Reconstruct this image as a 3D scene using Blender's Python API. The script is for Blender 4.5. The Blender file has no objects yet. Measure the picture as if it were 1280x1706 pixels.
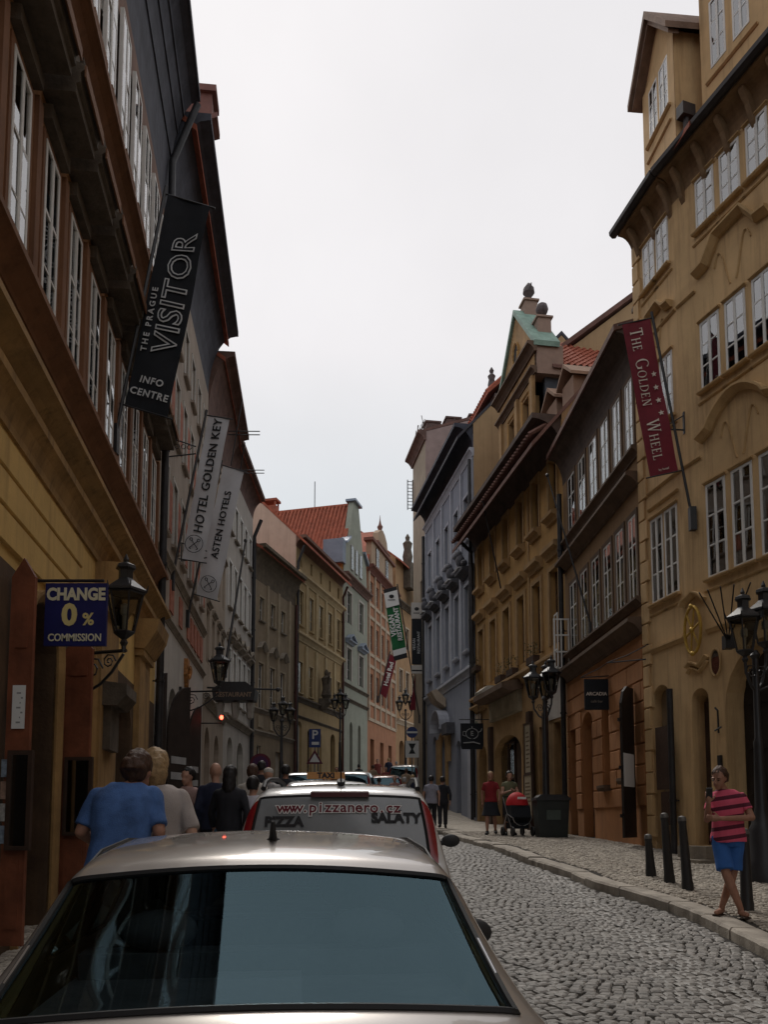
import bpy, bmesh, math, random
from mathutils import Vector, Matrix, noise
random.seed(7)
R = math.radians
S = bpy.context.scene
COL = S.collection
# ---------------------------------------------------------------- camera, sky, sun, exposure
cam_d = bpy.data.cameras.new('camera'); cam = bpy.data.objects.new('camera', cam_d); COL.objects.link(cam)
cam.location = (0, 0, 1.6); cam.rotation_euler = (R(95), 0, 0)
cam_d.sensor_fit = 'VERTICAL'; cam_d.sensor_height = 36; cam_d.sensor_width = 27.0
cam_d.lens = 28.49; cam_d.shift_y = 0.2339; cam_d.clip_start = .05; cam_d.clip_end = 2000
S.camera = cam
W = bpy.data.worlds.new('World'); S.world = W; W.use_nodes = True
nt = W.node_tree; bg = nt.nodes['Background']
sky = nt.nodes.new('ShaderNodeTexSky'); sky.sky_type = 'NISHITA'; sky.sun_disc = False
sky.sun_elevation = R(50); sky.sun_rotation = R(-14); sky.air_density = 1.0; sky.dust_density = 3.0
hs = nt.nodes.new('ShaderNodeHueSaturation'); hs.inputs['Saturation'].default_value = .5
hs.inputs['Value'].default_value = 1.0
mx = nt.nodes.new('ShaderNodeMix'); mx.data_type = 'RGBA'; mx.inputs[0].default_value = .97
# the thick cloud layer: whiter overhead, a little bluer low down, faintly mottled
gm = nt.nodes.new('ShaderNodeTexCoord'); sx_ = nt.nodes.new('ShaderNodeSeparateXYZ'); cr_ = nt.nodes.new('ShaderNodeValToRGB'); cn = nt.nodes.new('ShaderNodeTexNoise'); cm = nt.nodes.new('ShaderNodeMix'); cg = nt.nodes.new('ShaderNodeMapRange')
cr_.color_ramp.elements[0].position = .26; cr_.color_ramp.elements[0].color = (.55, .615, .655, 1); cr_.color_ramp.elements[1].position = .52; cr_.color_ramp.elements[1].color = (.72, .705, .72, 1)
cn.inputs['Scale'].default_value = 2.6; cn.inputs['Detail'].default_value = 5; cg.inputs[1].default_value = .3; cg.inputs[2].default_value = .7; cg.inputs[3].default_value = 9.4; cg.inputs[4].default_value = 10.6
nt.links.new(gm.outputs['Generated'], sx_.inputs[0]); nt.links.new(sx_.outputs['Z'], cr_.inputs[0]); nt.links.new(gm.outputs['Generated'], cn.inputs['Vector']); nt.links.new(cn.outputs['Fac'], cg.inputs[0])
cm = nt.nodes.new('ShaderNodeVectorMath'); cm.operation = 'SCALE'; nt.links.new(cr_.outputs[0], cm.inputs[0]); nt.links.new(cg.outputs[0], cm.inputs['Scale']); nt.links.new(cm.outputs[0], mx.inputs[7])
nt.links.new(sky.outputs[0], hs.inputs['Color']); nt.links.new(hs.outputs[0], mx.inputs[6])
nt.links.new(mx.outputs[2], bg.inputs[0]); bg.inputs[1].default_value = .1
sun_d = bpy.data.lights.new('sun', 'SUN'); sun = bpy.data.objects.new('sun', sun_d); COL.objects.link(sun)
sun_d.energy = 1.5; sun_d.angle = R(22); sun_d.color = (1, .95, .88)
sun.rotation_euler = (R(-40), 0, R(14)); sun.location = (0, 0, 60)
S.view_settings.view_transform = 'Standard'; S.view_settings.look = 'None'
S.view_settings.exposure = .22; S.view_settings.gamma = 1; S.view_settings.use_curve_mapping = False
S.render.engine = 'CYCLES'
S.cycles.max_bounces = 6; S.cycles.diffuse_bounces = 3; S.cycles.glossy_bounces = 4; S.cycles.transparent_max_bounces = 8

# ---------------------------------------------------------------- ground profile (metres, climbs up the street)
TAB = [(-40, -2.), (0, 0), (9.5, .5), (17, 1.1), (23, 1.27), (28, 1.42), (33, 1.68), (38.5, 2.3), (46, 3.2), (60, 5.1), (90, 8.5), (200, 20)]
def zg(y):
    for (a, b), (c, d) in zip(TAB, TAB[1:]):
        if y <= c:
            return b + (d - b) * (y - a) / (c - a)
    return TAB[-1][1]

# ---------------------------------------------------------------- materials
MATS = {}
def mat(name, rgb, rough=.85, var=.12, scale=2.0, bump=.1, bscale=40, metal=0., spec=.3, stain=None, stain_amt=.5, coat=0):
    if name in MATS: return MATS[name]
    m = bpy.data.materials.new(name); m.use_nodes = True; n = m.node_tree.nodes; l = m.node_tree.links
    b = n['Principled BSDF']; b.inputs['Roughness'].default_value = rough; b.inputs['Metallic'].default_value = metal
    b.inputs['Specular IOR Level'].default_value = spec
    if coat: b.inputs['Coat Weight'].default_value = coat; b.inputs['Coat Roughness'].default_value = .04
    col = (*rgb, 1)
    if var or stain:
        tc = n.new('ShaderNodeTexCoord')
        ns = n.new('ShaderNodeTexNoise'); ns.inputs['Scale'].default_value = scale; ns.inputs['Detail'].default_value = 7
        ns.inputs['Roughness'].default_value = .65
        l.new(tc.outputs['Object'], ns.inputs['Vector'])
        rp = n.new('ShaderNodeValToRGB'); rp.color_ramp.elements[0].position = .32; rp.color_ramp.elements[1].position = .68
        rp.color_ramp.elements[0].color = (*[max(0, c * (1 - var)) for c in rgb], 1)
        rp.color_ramp.elements[1].color = (*[min(1, c * (1 + var)) for c in rgb], 1)
        l.new(ns.outputs['Fac'], rp.inputs[0]); out = rp.outputs[0]
        if stain:
            mp = n.new('ShaderNodeMapping'); mp.inputs['Scale'].default_value = (1.6, 1.6, .16)
            l.new(tc.outputs['Object'], mp.inputs[0])
            n2 = n.new('ShaderNodeTexNoise'); n2.inputs['Scale'].default_value = 1.7; n2.inputs['Detail'].default_value = 8; n2.inputs['Roughness'].default_value = .7
            l.new(mp.outputs[0], n2.inputs['Vector'])
            r2 = n.new('ShaderNodeValToRGB'); r2.color_ramp.elements[0].position = .5; r2.color_ramp.elements[1].position = .72
            r2.color_ramp.elements[1].color = (stain_amt,) * 3 + (1,)
            l.new(n2.outputs['Fac'], r2.inputs[0])
            mm = n.new('ShaderNodeMix'); mm.data_type = 'RGBA'; mm.inputs[7].default_value = (*stain, 1)
            l.new(r2.outputs[0], mm.inputs[0]); l.new(out, mm.inputs[6]); out = mm.outputs[2]
            m3 = n.new('ShaderNodeMapping'); m3.inputs['Scale'].default_value = (7, 7, .3); l.new(tc.outputs['Object'], m3.inputs[0])
            n3 = n.new('ShaderNodeTexNoise'); n3.inputs['Scale'].default_value = 1.3; n3.inputs['Detail'].default_value = 6; l.new(m3.outputs[0], n3.inputs['Vector'])
            r3 = n.new('ShaderNodeValToRGB'); r3.color_ramp.elements[0].position = .54; r3.color_ramp.elements[1].position = .8; r3.color_ramp.elements[1].color = (stain_amt * .8,) * 3 + (1,); l.new(n3.outputs['Fac'], r3.inputs[0])
            m4 = n.new('ShaderNodeMix'); m4.data_type = 'RGBA'; m4.inputs[7].default_value = (*[c * .75 for c in stain], 1); l.new(r3.outputs[0], m4.inputs[0]); l.new(out, m4.inputs[6]); out = m4.outputs[2]
        l.new(out, b.inputs['Base Color'])
    else:
        b.inputs['Base Color'].default_value = col
    if bump:
        tc = n.new('ShaderNodeTexCoord'); nb = n.new('ShaderNodeTexNoise'); nb.inputs['Scale'].default_value = bscale; nb.inputs['Detail'].default_value = 5
        l.new(tc.outputs['Object'], nb.inputs['Vector'])
        bp = n.new('ShaderNodeBump'); bp.inputs['Strength'].default_value = bump; bp.inputs['Distance'].default_value = .02
        l.new(nb.outputs['Fac'], bp.inputs['Height']); l.new(bp.outputs[0], b.inputs['Normal'])
    MATS[name] = m
    return m
def glass(name, tint=(.92, .94, .95), ior=2.9, wav=.012, rough=.01, wscale=1.1, refl=(1, 1, 1)):
    if name in MATS: return MATS[name]
    m = bpy.data.materials.new(name); m.use_nodes = True; n = m.node_tree.nodes; l = m.node_tree.links
    n.remove(n['Principled BSDF']); o = n['Material Output']
    tr = n.new('ShaderNodeBsdfTransparent'); tr.inputs[0].default_value = (*tint, 1)
    gl = n.new('ShaderNodeBsdfGlossy'); gl.inputs['Roughness'].default_value = rough; gl.inputs[0].default_value = (*refl, 1)
    fr = n.new('ShaderNodeFresnel'); fr.inputs[0].default_value = ior
    mi = n.new('ShaderNodeMixShader'); l.new(fr.outputs[0], mi.inputs[0]); l.new(tr.outputs[0], mi.inputs[1]); l.new(gl.outputs[0], mi.inputs[2])
    if wav:
        tc = n.new('ShaderNodeTexCoord'); nb = n.new('ShaderNodeTexNoise'); nb.inputs['Scale'].default_value = wscale; nb.inputs['Detail'].default_value = 1
        oi = n.new('ShaderNodeObjectInfo'); va = n.new('ShaderNodeVectorMath'); va.operation = 'ADD'
        l.new(tc.outputs['Object'], va.inputs[0]); l.new(oi.outputs['Location'], va.inputs[1]); l.new(va.outputs[0], nb.inputs['Vector'])
        bp = n.new('ShaderNodeBump'); bp.inputs['Strength'].default_value = wav; bp.inputs['Distance'].default_value = .3
        l.new(nb.outputs['Fac'], bp.inputs['Height']); l.new(bp.outputs[0], gl.inputs['Normal'])
    l.new(mi.outputs[0], o.inputs[0]); MATS[name] = m
    return m
def emit(name, rgb, s):
    m = bpy.data.materials.new(name); m.use_nodes = True; b = m.node_tree.nodes['Principled BSDF']
    b.inputs['Base Color'].default_value = (*rgb, 1); b.inputs['Emission Color'].default_value = (*rgb, 1); b.inputs['Emission Strength'].default_value = s
    return m
GLASS = glass('window_glass'); GLASS1 = glass('old_single_glass', ior=1.5, wav=.02); LGLASS = glass('lantern_glass', (.8, .8, .76), 1.5, .02)
ROOM = mat('dark_room', (.035, .032, .03), .95, .3, 1.5, 0)
CURT = mat('net_curtain', (.74, .73, .69), .95, .2, 5, .3, 30)
WHITE = mat('white_window_paint', (.62, .61, .58), .55, .08, 4, .03)
GREYW = mat('grey_window_paint', (.36, .36, .35), .6, .1, 4, .03)
BROWNW = mat('brown_window_paint', (.10, .06, .04), .55, .2, 4, .05)
IRON = mat('black_iron', (.018, .018, .02), .45, .2, 8, .1, 60, spec=.5)
PIPE = mat('drainpipe_metal', (.035, .034, .036), .5, .3, 3, .05, 20, metal=.4)
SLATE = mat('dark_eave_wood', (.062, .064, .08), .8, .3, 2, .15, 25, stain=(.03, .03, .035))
STONE = mat('grey_sandstone', (.26, .225, .18), .9, .25, 2.5, .3, 30, stain=(.09, .08, .07))
DSTONE = mat('weathered_dark_stone', (.105, .085, .065), .95, .35, 3, .4, 25, stain=(.04, .035, .03))
TILE = mat('red_roof_tile', (.33, .095, .055), .85, .3, 3, .2, 30, stain=(.12, .05, .035))
COPPER = mat('green_copper', (.19, .29, .24), .65, .25, 3, .1, 20, stain=(.12, .2, .17))
LEAD = mat('grey_sheet_metal', (.22, .25, .3), .4, .15, 3, .05, 20, metal=.5)
BLACK = mat('black_cloth', (.012, .014, .018), .8, .2, 5, .1, 90)
RED = mat('dark_red_cloth', (.155, .015, .026), .75, .15, 3, .15, 90)
WOODR = mat('red_brown_door_wood', (.19, .062, .03), .6, .35, 3, .2, 18, stain=(.07, .03, .02))
WOODD = mat('dark_door_wood', (.055, .032, .022), .6, .3, 3, .2, 18)
LETTERW = mat('white_lettering', (.72, .72, .70), .6, 0, bump=0)
LETTERK = mat('black_lettering', (.015, .015, .017), .6, 0, bump=0)
GOLD = mat('gold_leaf', (.5, .32, .07), .45, .2, 6, .1, metal=.5)

# scratch scene where text, car skins and figures are turned into meshes
TMP = bpy.data.scenes.new('scratch')
def evaluate(o):
    TMP.collection.objects.link(o)
    with bpy.context.temp_override(scene=TMP, view_layer=TMP.view_layers[0]):
        me = bpy.data.meshes.new_from_object(o.evaluated_get(bpy.context.evaluated_depsgraph_get()))
    TMP.collection.objects.unlink(o); return me
# ---------------------------------------------------------------- mesh builder
class MB:
    def __init__(s): s.v = []; s.f = []; s.m = []
    def quad(s, *p, mi=0):
        i = len(s.v); s.v += [tuple(q) for q in p]; s.f.append(tuple(range(i, i + len(p)))); s.m.append(mi); return s
    def box(s, x0, x1, y0, y1, z0, z1, mi=0):
        i = len(s.v); s.v += [(x, y, z) for z in (z0, z1) for y in (y0, y1) for x in (x0, x1)]
        for q in ((0, 2, 3, 1), (4, 5, 7, 6), (0, 1, 5, 4), (2, 6, 7, 3), (0, 4, 6, 2), (1, 3, 7, 5)):
            s.f.append(tuple(i + k for k in q)); s.m.append(mi)
        return s
    def prism(s, prof, x0, x1, mi=0, axis='x'):
        """closed profile of (a, b) pairs swept along an axis: x -> (y, z), y -> (x, z), z -> (x, y)"""
        n = len(prof); i = len(s.v)
        for t in (x0, x1):
            for a, b in prof:
                s.v.append((t, a, b) if axis == 'x' else (a, t, b) if axis == 'y' else (a, b, t))
        for k in range(n):
            j = (k + 1) % n; s.f.append((i + k, i + j, i + n + j, i + n + k)); s.m.append(mi)
        s.f.append(tuple(i + k for k in range(n))[::-1]); s.f.append(tuple(i + n + k for k in range(n))); s.m += [mi, mi]
        return s
    def tube(s, pts, r, n=8, cap=True, mi=0):
        pts = [Vector(p) for p in pts]; rs = r if isinstance(r, (list, tuple)) else [r] * len(pts); i = len(s.v)
        up = None
        for k, p in enumerate(pts):
            d = (pts[min(k + 1, len(pts) - 1)] - pts[max(k - 1, 0)]).normalized()
            if up is None:
                up = Vector((0, 0, 1)) if abs(d.z) < .9 else Vector((1, 0, 0))
            a = d.cross(up).normalized(); b = d.cross(a).normalized(); up = -b if False else up
            for q in range(n):
                t = 2 * math.pi * q / n; w = p + a * math.cos(t) * rs[k] + b * math.sin(t) * rs[k]; s.v.append(tuple(w))
        for k in range(len(pts) - 1):
            for q in range(n):
                j = (q + 1) % n; s.f.append((i + k * n + q, i + k * n + j, i + (k + 1) * n + j, i + (k + 1) * n + q)); s.m.append(mi)
        if cap:
            s.f.append(tuple(i + q for q in range(n))[::-1]); e = i + (len(pts) - 1) * n
            s.f.append(tuple(e + q for q in range(n))); s.m += [mi, mi]
        return s
    def lathe(s, prof, n=12, c=(0, 0, 0), mi=0, rot=0):
        """prof: (radius, z) from bottom to top"""
        i = len(s.v)
        for r, z in prof:
            for q in range(n):
                t = 2 * math.pi * q / n + rot; s.v.append((c[0] + r * math.cos(t), c[1] + r * math.sin(t), c[2] + z))
        for k in range(len(prof) - 1):
            for q in range(n):
                j = (q + 1) % n; s.f.append((i + k * n + q, i + k * n + j, i + (k + 1) * n + j, i + (k + 1) * n + q)); s.m.append(mi)
        e = i + (len(prof) - 1) * n
        s.f.append(tuple(i + q for q in range(n))[::-1]); s.f.append(tuple(e + q for q in range(n))); s.m += [mi, mi]
        return s
    def ell(s, c, rx, ry, rz, n=12, m=8, mi=0):
        return s._sc(c, rx, ry, rz, n, m, mi)
    def _sc(s, c, rx, ry, rz, n, m, mi):
        i = len(s.v)
        for k in range(m + 1):
            a = -math.pi / 2 + math.pi * k / m; rr = max(math.cos(a), .02)
            for q in range(n):
                t = 2 * math.pi * q / n; s.v.append((c[0] + rx * rr * math.cos(t), c[1] + ry * rr * math.sin(t), c[2] + rz * math.sin(a)))
        for k in range(m):
            for q in range(n):
                j = (q + 1) % n; s.f.append((i + k * n + q, i + k * n + j, i + (k + 1) * n + j, i + (k + 1) * n + q)); s.m.append(mi)
        s.f.append(tuple(i + q for q in range(n))[::-1]); s.f.append(tuple(i + m * n + q for q in range(n))); s.m += [mi, mi]
        return s
    def mesh(s, name, mats):
        me = bpy.data.meshes.new(name); me.from_pydata(s.v, [], s.f)
        for q in (mats if isinstance(mats, (list, tuple)) else [mats]): me.materials.append(q)
        if any(s.m): me.polygons.foreach_set('material_index', s.m)
        me.validate(); me.update(); return me
    def build(s, name, mats, parent=None, loc=(0, 0, 0), smooth=False, rot=(0, 0, 0)):
        me = s.mesh(name, mats)
        if smooth:
            me.polygons.foreach_set('use_smooth', [True] * len(me.polygons))
            try: me.set_sharp_from_angle(angle=R(38))
            except Exception: pass
        return put(name, me, parent, loc, rot)
def put(name, me, parent=None, loc=(0, 0, 0), rot=(0, 0, 0)):
    o = bpy.data.objects.new(name, me); COL.objects.link(o)
    o.location = loc; o.rotation_euler = rot; o.parent = parent
    return o
def tag(o, label, cat, group=None):
    o['label'] = label; o['category'] = cat
    if group: o['group'] = group
    return o
def thing(name, label, cat, loc=(0, 0, 0), rz=0, group=None):
    o = bpy.data.objects.new(name, None); COL.objects.link(o); o.location = loc; o.rotation_euler = (0, 0, rz); o.empty_display_size = .2
    return tag(o, label, cat, group)
def structure(o): o['kind'] = 'structure'; return o
def stuff(o): o['kind'] = 'stuff'; return o
def copy_tree(o, parent=None):
    c = o.copy(); COL.objects.link(c); c.parent = parent
    for ch in [q for q in o.children]: copy_tree(ch, c)
    return c
def text(name, s, size, m, parent, matrix, bold=0, ext=.004, sx=1.0, align='CENTER', space=1.0):
    cu = bpy.data.curves.new(name, 'FONT'); cu.body = s; cu.size = size; cu.extrude = ext; cu.offset = bold; cu.align_x = align; cu.align_y = 'CENTER'
    cu.space_character = space; cu.resolution_u = 3
    t = bpy.data.objects.new(name, cu); me = evaluate(t)
    bpy.data.objects.remove(t); bpy.data.curves.remove(cu)
    me.transform(Matrix.Diagonal((sx, 1, 1, 1))); me.materials.clear(); me.materials.append(m)
    o = put(name, me, parent); o.matrix_local = matrix
    return o
def frame(x, y, o):
    """matrix with local x -> x, local y -> y, origin o"""
    x = Vector(x).normalized(); y = Vector(y); y = (y - x * y.dot(x)).normalized(); z = x.cross(y)
    m = Matrix((x, y, z)).transposed().to_4x4(); m.translation = Vector(o); return m
# ---------------------------------------------------------------- ground, road, kerbs, pavements
RK = [(-10, 3.75), (0, 3.72), (7.9, 3.68), (9.58, 3.78), (10.44, 3.68), (11.4, 3.45), (12.3, 3.16), (13.44, 3.05), (15.5, 2.62), (21.1, 2.03), (26.1, 1.75), (34, 1.55), (42, 1.0), (46, .75), (60, 2.2), (75, 6.5)]
LK = [(-10, -.5), (0, -1.45), (16.3, -3.45), (24.3, -4.3), (30, -4.7), (36, -4.75), (41.3, -3.5), (49, -1.6), (54.3, -.2), (62, 1.7), (75, 5.2)]
def lerp(tab, y):
    for (a, b), (c, d) in zip(tab, tab[1:]):
        if y <= c: return b + (d - b) * (y - a) / (c - a)
    return tab[-1][1]
rk = lambda y: lerp(RK, y)
lk = lambda y: lerp(LK, y)
SOIL = mat('dusty_ground', (.13, .115, .095), .95, .3, 1.5, .4, 30)
JOINT = mat('sandy_joint', (.03, .026, .022), .97, .4, 6, .5, 60)
COBB = mat('granite_cobble', (.215, .203, .187), .55, .45, 5.5, .3, 70, spec=.5, stain=(.15, .135, .12), stain_amt=.6)
MOSA = mat('mosaic_stone', (.37, .33, .275), .75, .35, 7, .3, 70, stain=(.13, .11, .09), stain_amt=.6)
KERB = mat('granite_kerb', (.33, .295, .25), .8, .25, 3, .35, 50, stain=(.11, .09, .07), stain_amt=.6)
g = MB(); ys = [-40, -20] + [t * 2. for t in range(-5, 46)] + [120, 200, 400]
for a, b in zip(ys, ys[1:]):
    g.quad((-300, a, zg(a) - .3), (300, a, zg(a) - .3), (300, b, zg(b) - .3), (-300, b, zg(b) - .3))
structure(g.build('ground', SOIL))
ROADZ = -.11
def rz_(y): return zg(y) + ROADZ
g = MB(); ys = [-10 + t * .5 for t in range(0, 171)]
for a, b in zip(ys, ys[1:]):
    g.quad((lk(a), a, rz_(a) - .022), (rk(a), a, rz_(a) - .022), (rk(b), b, rz_(b) - .022), (lk(b), b, rz_(b) - .022), mi=int(a >= 26.5))
road = structure(g.build('road', [JOINT, COBB]))
def pave(name, ea, eb):
    g = MB()
    for a, b in zip(ys, ys[1:]):
        g.quad((ea(a), a, zg(a) - .016), (eb(a), a, zg(a) - .016), (eb(b), b, zg(b) - .016), (ea(b), b, zg(b) - .016), mi=int(a >= 24.5 or a < 1.5))
    return structure(g.build(name, [JOINT, MOSA]))
pav_r = pave('pavement', lambda y: rk(y) + .26, lambda y: rk(y) + 6.5)
pav_l = pave('pavement', lambda y: lk(y) - 5, lambda y: lk(y) - .2)
def stone(mb, c, hx, hy, ang, z, h, tilt=(0, 0), inset=.016, zf=None):
    """one set stone: skirt, shoulder, worn domed top"""
    ca, sa = math.cos(ang), math.sin(ang); i = len(mb.v); jit = [(random.uniform(-.16, .16), random.uniform(-.16, .16)) for _ in range(4)]
    for k, (zz, ins) in enumerate(((-.05, 0), (-.012, .0), (0, inset))):
        for q, (sx, sy) in enumerate(((-1, -1), (1, -1), (1, 1), (-1, 1))):
            x = (hx - ins) * sx * (1 + jit[q][0]); y = (hy - ins) * sy * (1 + jit[q][1])
            wx, wy = c[0] + x * ca - y * sa, c[1] + x * sa + y * ca
            mb.v.append((wx, wy, (zf(wy) if zf else z) + zz + h * (k > 0) + tilt[0] * x + tilt[1] * y))
    for k in range(2):
        for q in range(4):
            j = (q + 1) % 4; mb.f.append((i + 4 * k + q, i + 4 * k + j, i + 4 * k + 4 + j, i + 4 * k + 4 + q)); mb.m.append(0)
    mb.f.append((i + 8, i + 9, i + 10, i + 11)); mb.m.append(0)
def variants(n, hx, hy, m, inset):
    out = []
    for k in range(n):
        b = MB(); stone(b, (0, 0), hx * random.uniform(.88, 1.06), hy * random.uniform(.88, 1.06), 0, 0, 0, inset=inset); out.append(b.mesh('set_stone', m))
    return out
def lay(name, region, px, py, hx, hy, y0, y1, m, parent, arcw, sag, near, zf, inset, singles=300):
    """lay small stones in arched courses; the nearest ones in view are objects of their own"""
    cand = []
    y = y0
    while y < y1:
        xa, xb = region(y); x = xa + random.uniform(0, px)
        while x < xb:
            f = (x / arcw) % 1.0 - .5; yy = y + sag * (f * f * 4 - .5); slope = sag * 8 * f / arcw
            cx, cy = x + random.uniform(-.09, .09) * px, yy + random.uniform(-.1, .1) * py
            ra, rb = region(cy)
            if ra + hx < cx < rb - hx: cand.append((cx, cy, math.atan(slope) + random.uniform(-.1, .1)))
            x += px * random.uniform(.93, 1.08)
        y += py
    vis = sorted((c for c in cand if near(c)), key=lambda c: c[0] ** 2 + c[1] ** 2)[:singles]
    pick = set(vis); b = MB()
    for c in cand:
        if c in pick: continue
        stone(b, c, hx * random.uniform(.84, 1.06), hy * random.uniform(.84, 1.06), c[2], 0, random.uniform(-.006, .009), (random.uniform(-.06, .06), random.uniform(-.06, .06)), inset, zf)
    o = b.build(name + 's', m, parent); stuff(o)
    vs = variants(8, hx, hy, m, inset)
    for c in vis:
        o = put(name, random.choice(vs), parent, (c[0], c[1], zf(c[1]) + random.uniform(-.006, .009)), (random.uniform(-.05, .05), random.uniform(-.05, .05) , c[2] + random.choice((0, math.pi))))
lay('cobblestone', lambda y: (lk(y) + .02, rk(y) - .02), .1, .097, .047, .0455, 1.0, 27, COBB, road, 1.5, .22,
    lambda c: c[1] > 4.6 and .17 < c[0] / c[1] < .5, rz_, .016)
lay('paving_stone', lambda y: (rk(y) + .34, rk(y) + (4.6 if y < 12 else 3.9 if y < 18 else 3.3)), .082, .078, .038, .036, 7.0, 25, MOSA, pav_r, 30, .0,
    lambda c: c[0] / c[1] < .5, zg, .01)
lay('paving_stone', lambda y: (lk(y) - 1.6, lk(y) - .24), .1, .095, .047, .045, 1.5, 20, MOSA, pav_l, 30, .0, lambda c: False, zg, .012, 0)
def kerbs(side, tabf, y0, y1, w, nm):
    k = MB(); t_ = y0
    while t_ < y1:
        e = t_ + 1; k.quad((tabf(t_) + side * .03, t_, zg(t_) - .2), (tabf(t_) + side * (w - .02), t_, zg(t_) - .2), (tabf(e) + side * (w - .02), e, zg(e) - .2), (tabf(e) + side * .03, e, zg(e) - .2)); t_ = e
    root = structure(k.build(nm, JOINT)); y = y0
    while y < y1:
        L = random.uniform(.6, 1.15); e = y + L - .02; b = MB(); n = 9
        dz = random.uniform(-.015, .015); ins = random.uniform(-.015, .015)
        sec = lambda t: (tabf(t) + ins, zg(t) + dz)
        pr = []
        for q in range(n):
            t = y + (e - y) * q / (n - 1); x, z = sec(t); wob = noise.noise((x * 5, t * 6, 0)) * .02
            pr.append([(x + wob, t, z - .26), (x + wob + side * .004, t, z - .028), (x + side * .03 + wob, t, z + noise.noise((t * 7, x, 3.)) * .008), (x + side * w, t, z - .004), (x + side * w, t, z - .26)])
        i0 = len(b.v)
        for p in pr: b.v += p
        for q in range(n - 1):
            for r_ in range(4):
                a = i0 + q * 5 + r_; b.f.append((a, a + 5, a + 6, a + 1) if side > 0 else (a, a + 1, a + 6, a + 5)); b.m.append(0)
        for a in (i0, i0 + (n - 1) * 5): b.f.append(tuple(a + q for q in range(5))); b.m.append(0)
        b.build('kerb_stone', KERB, root); y += L
kerbs(1, rk, 2, 40, .3, 'kerb'); kerbs(-1, lk, 0, 44, .22, 'kerb')

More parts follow.
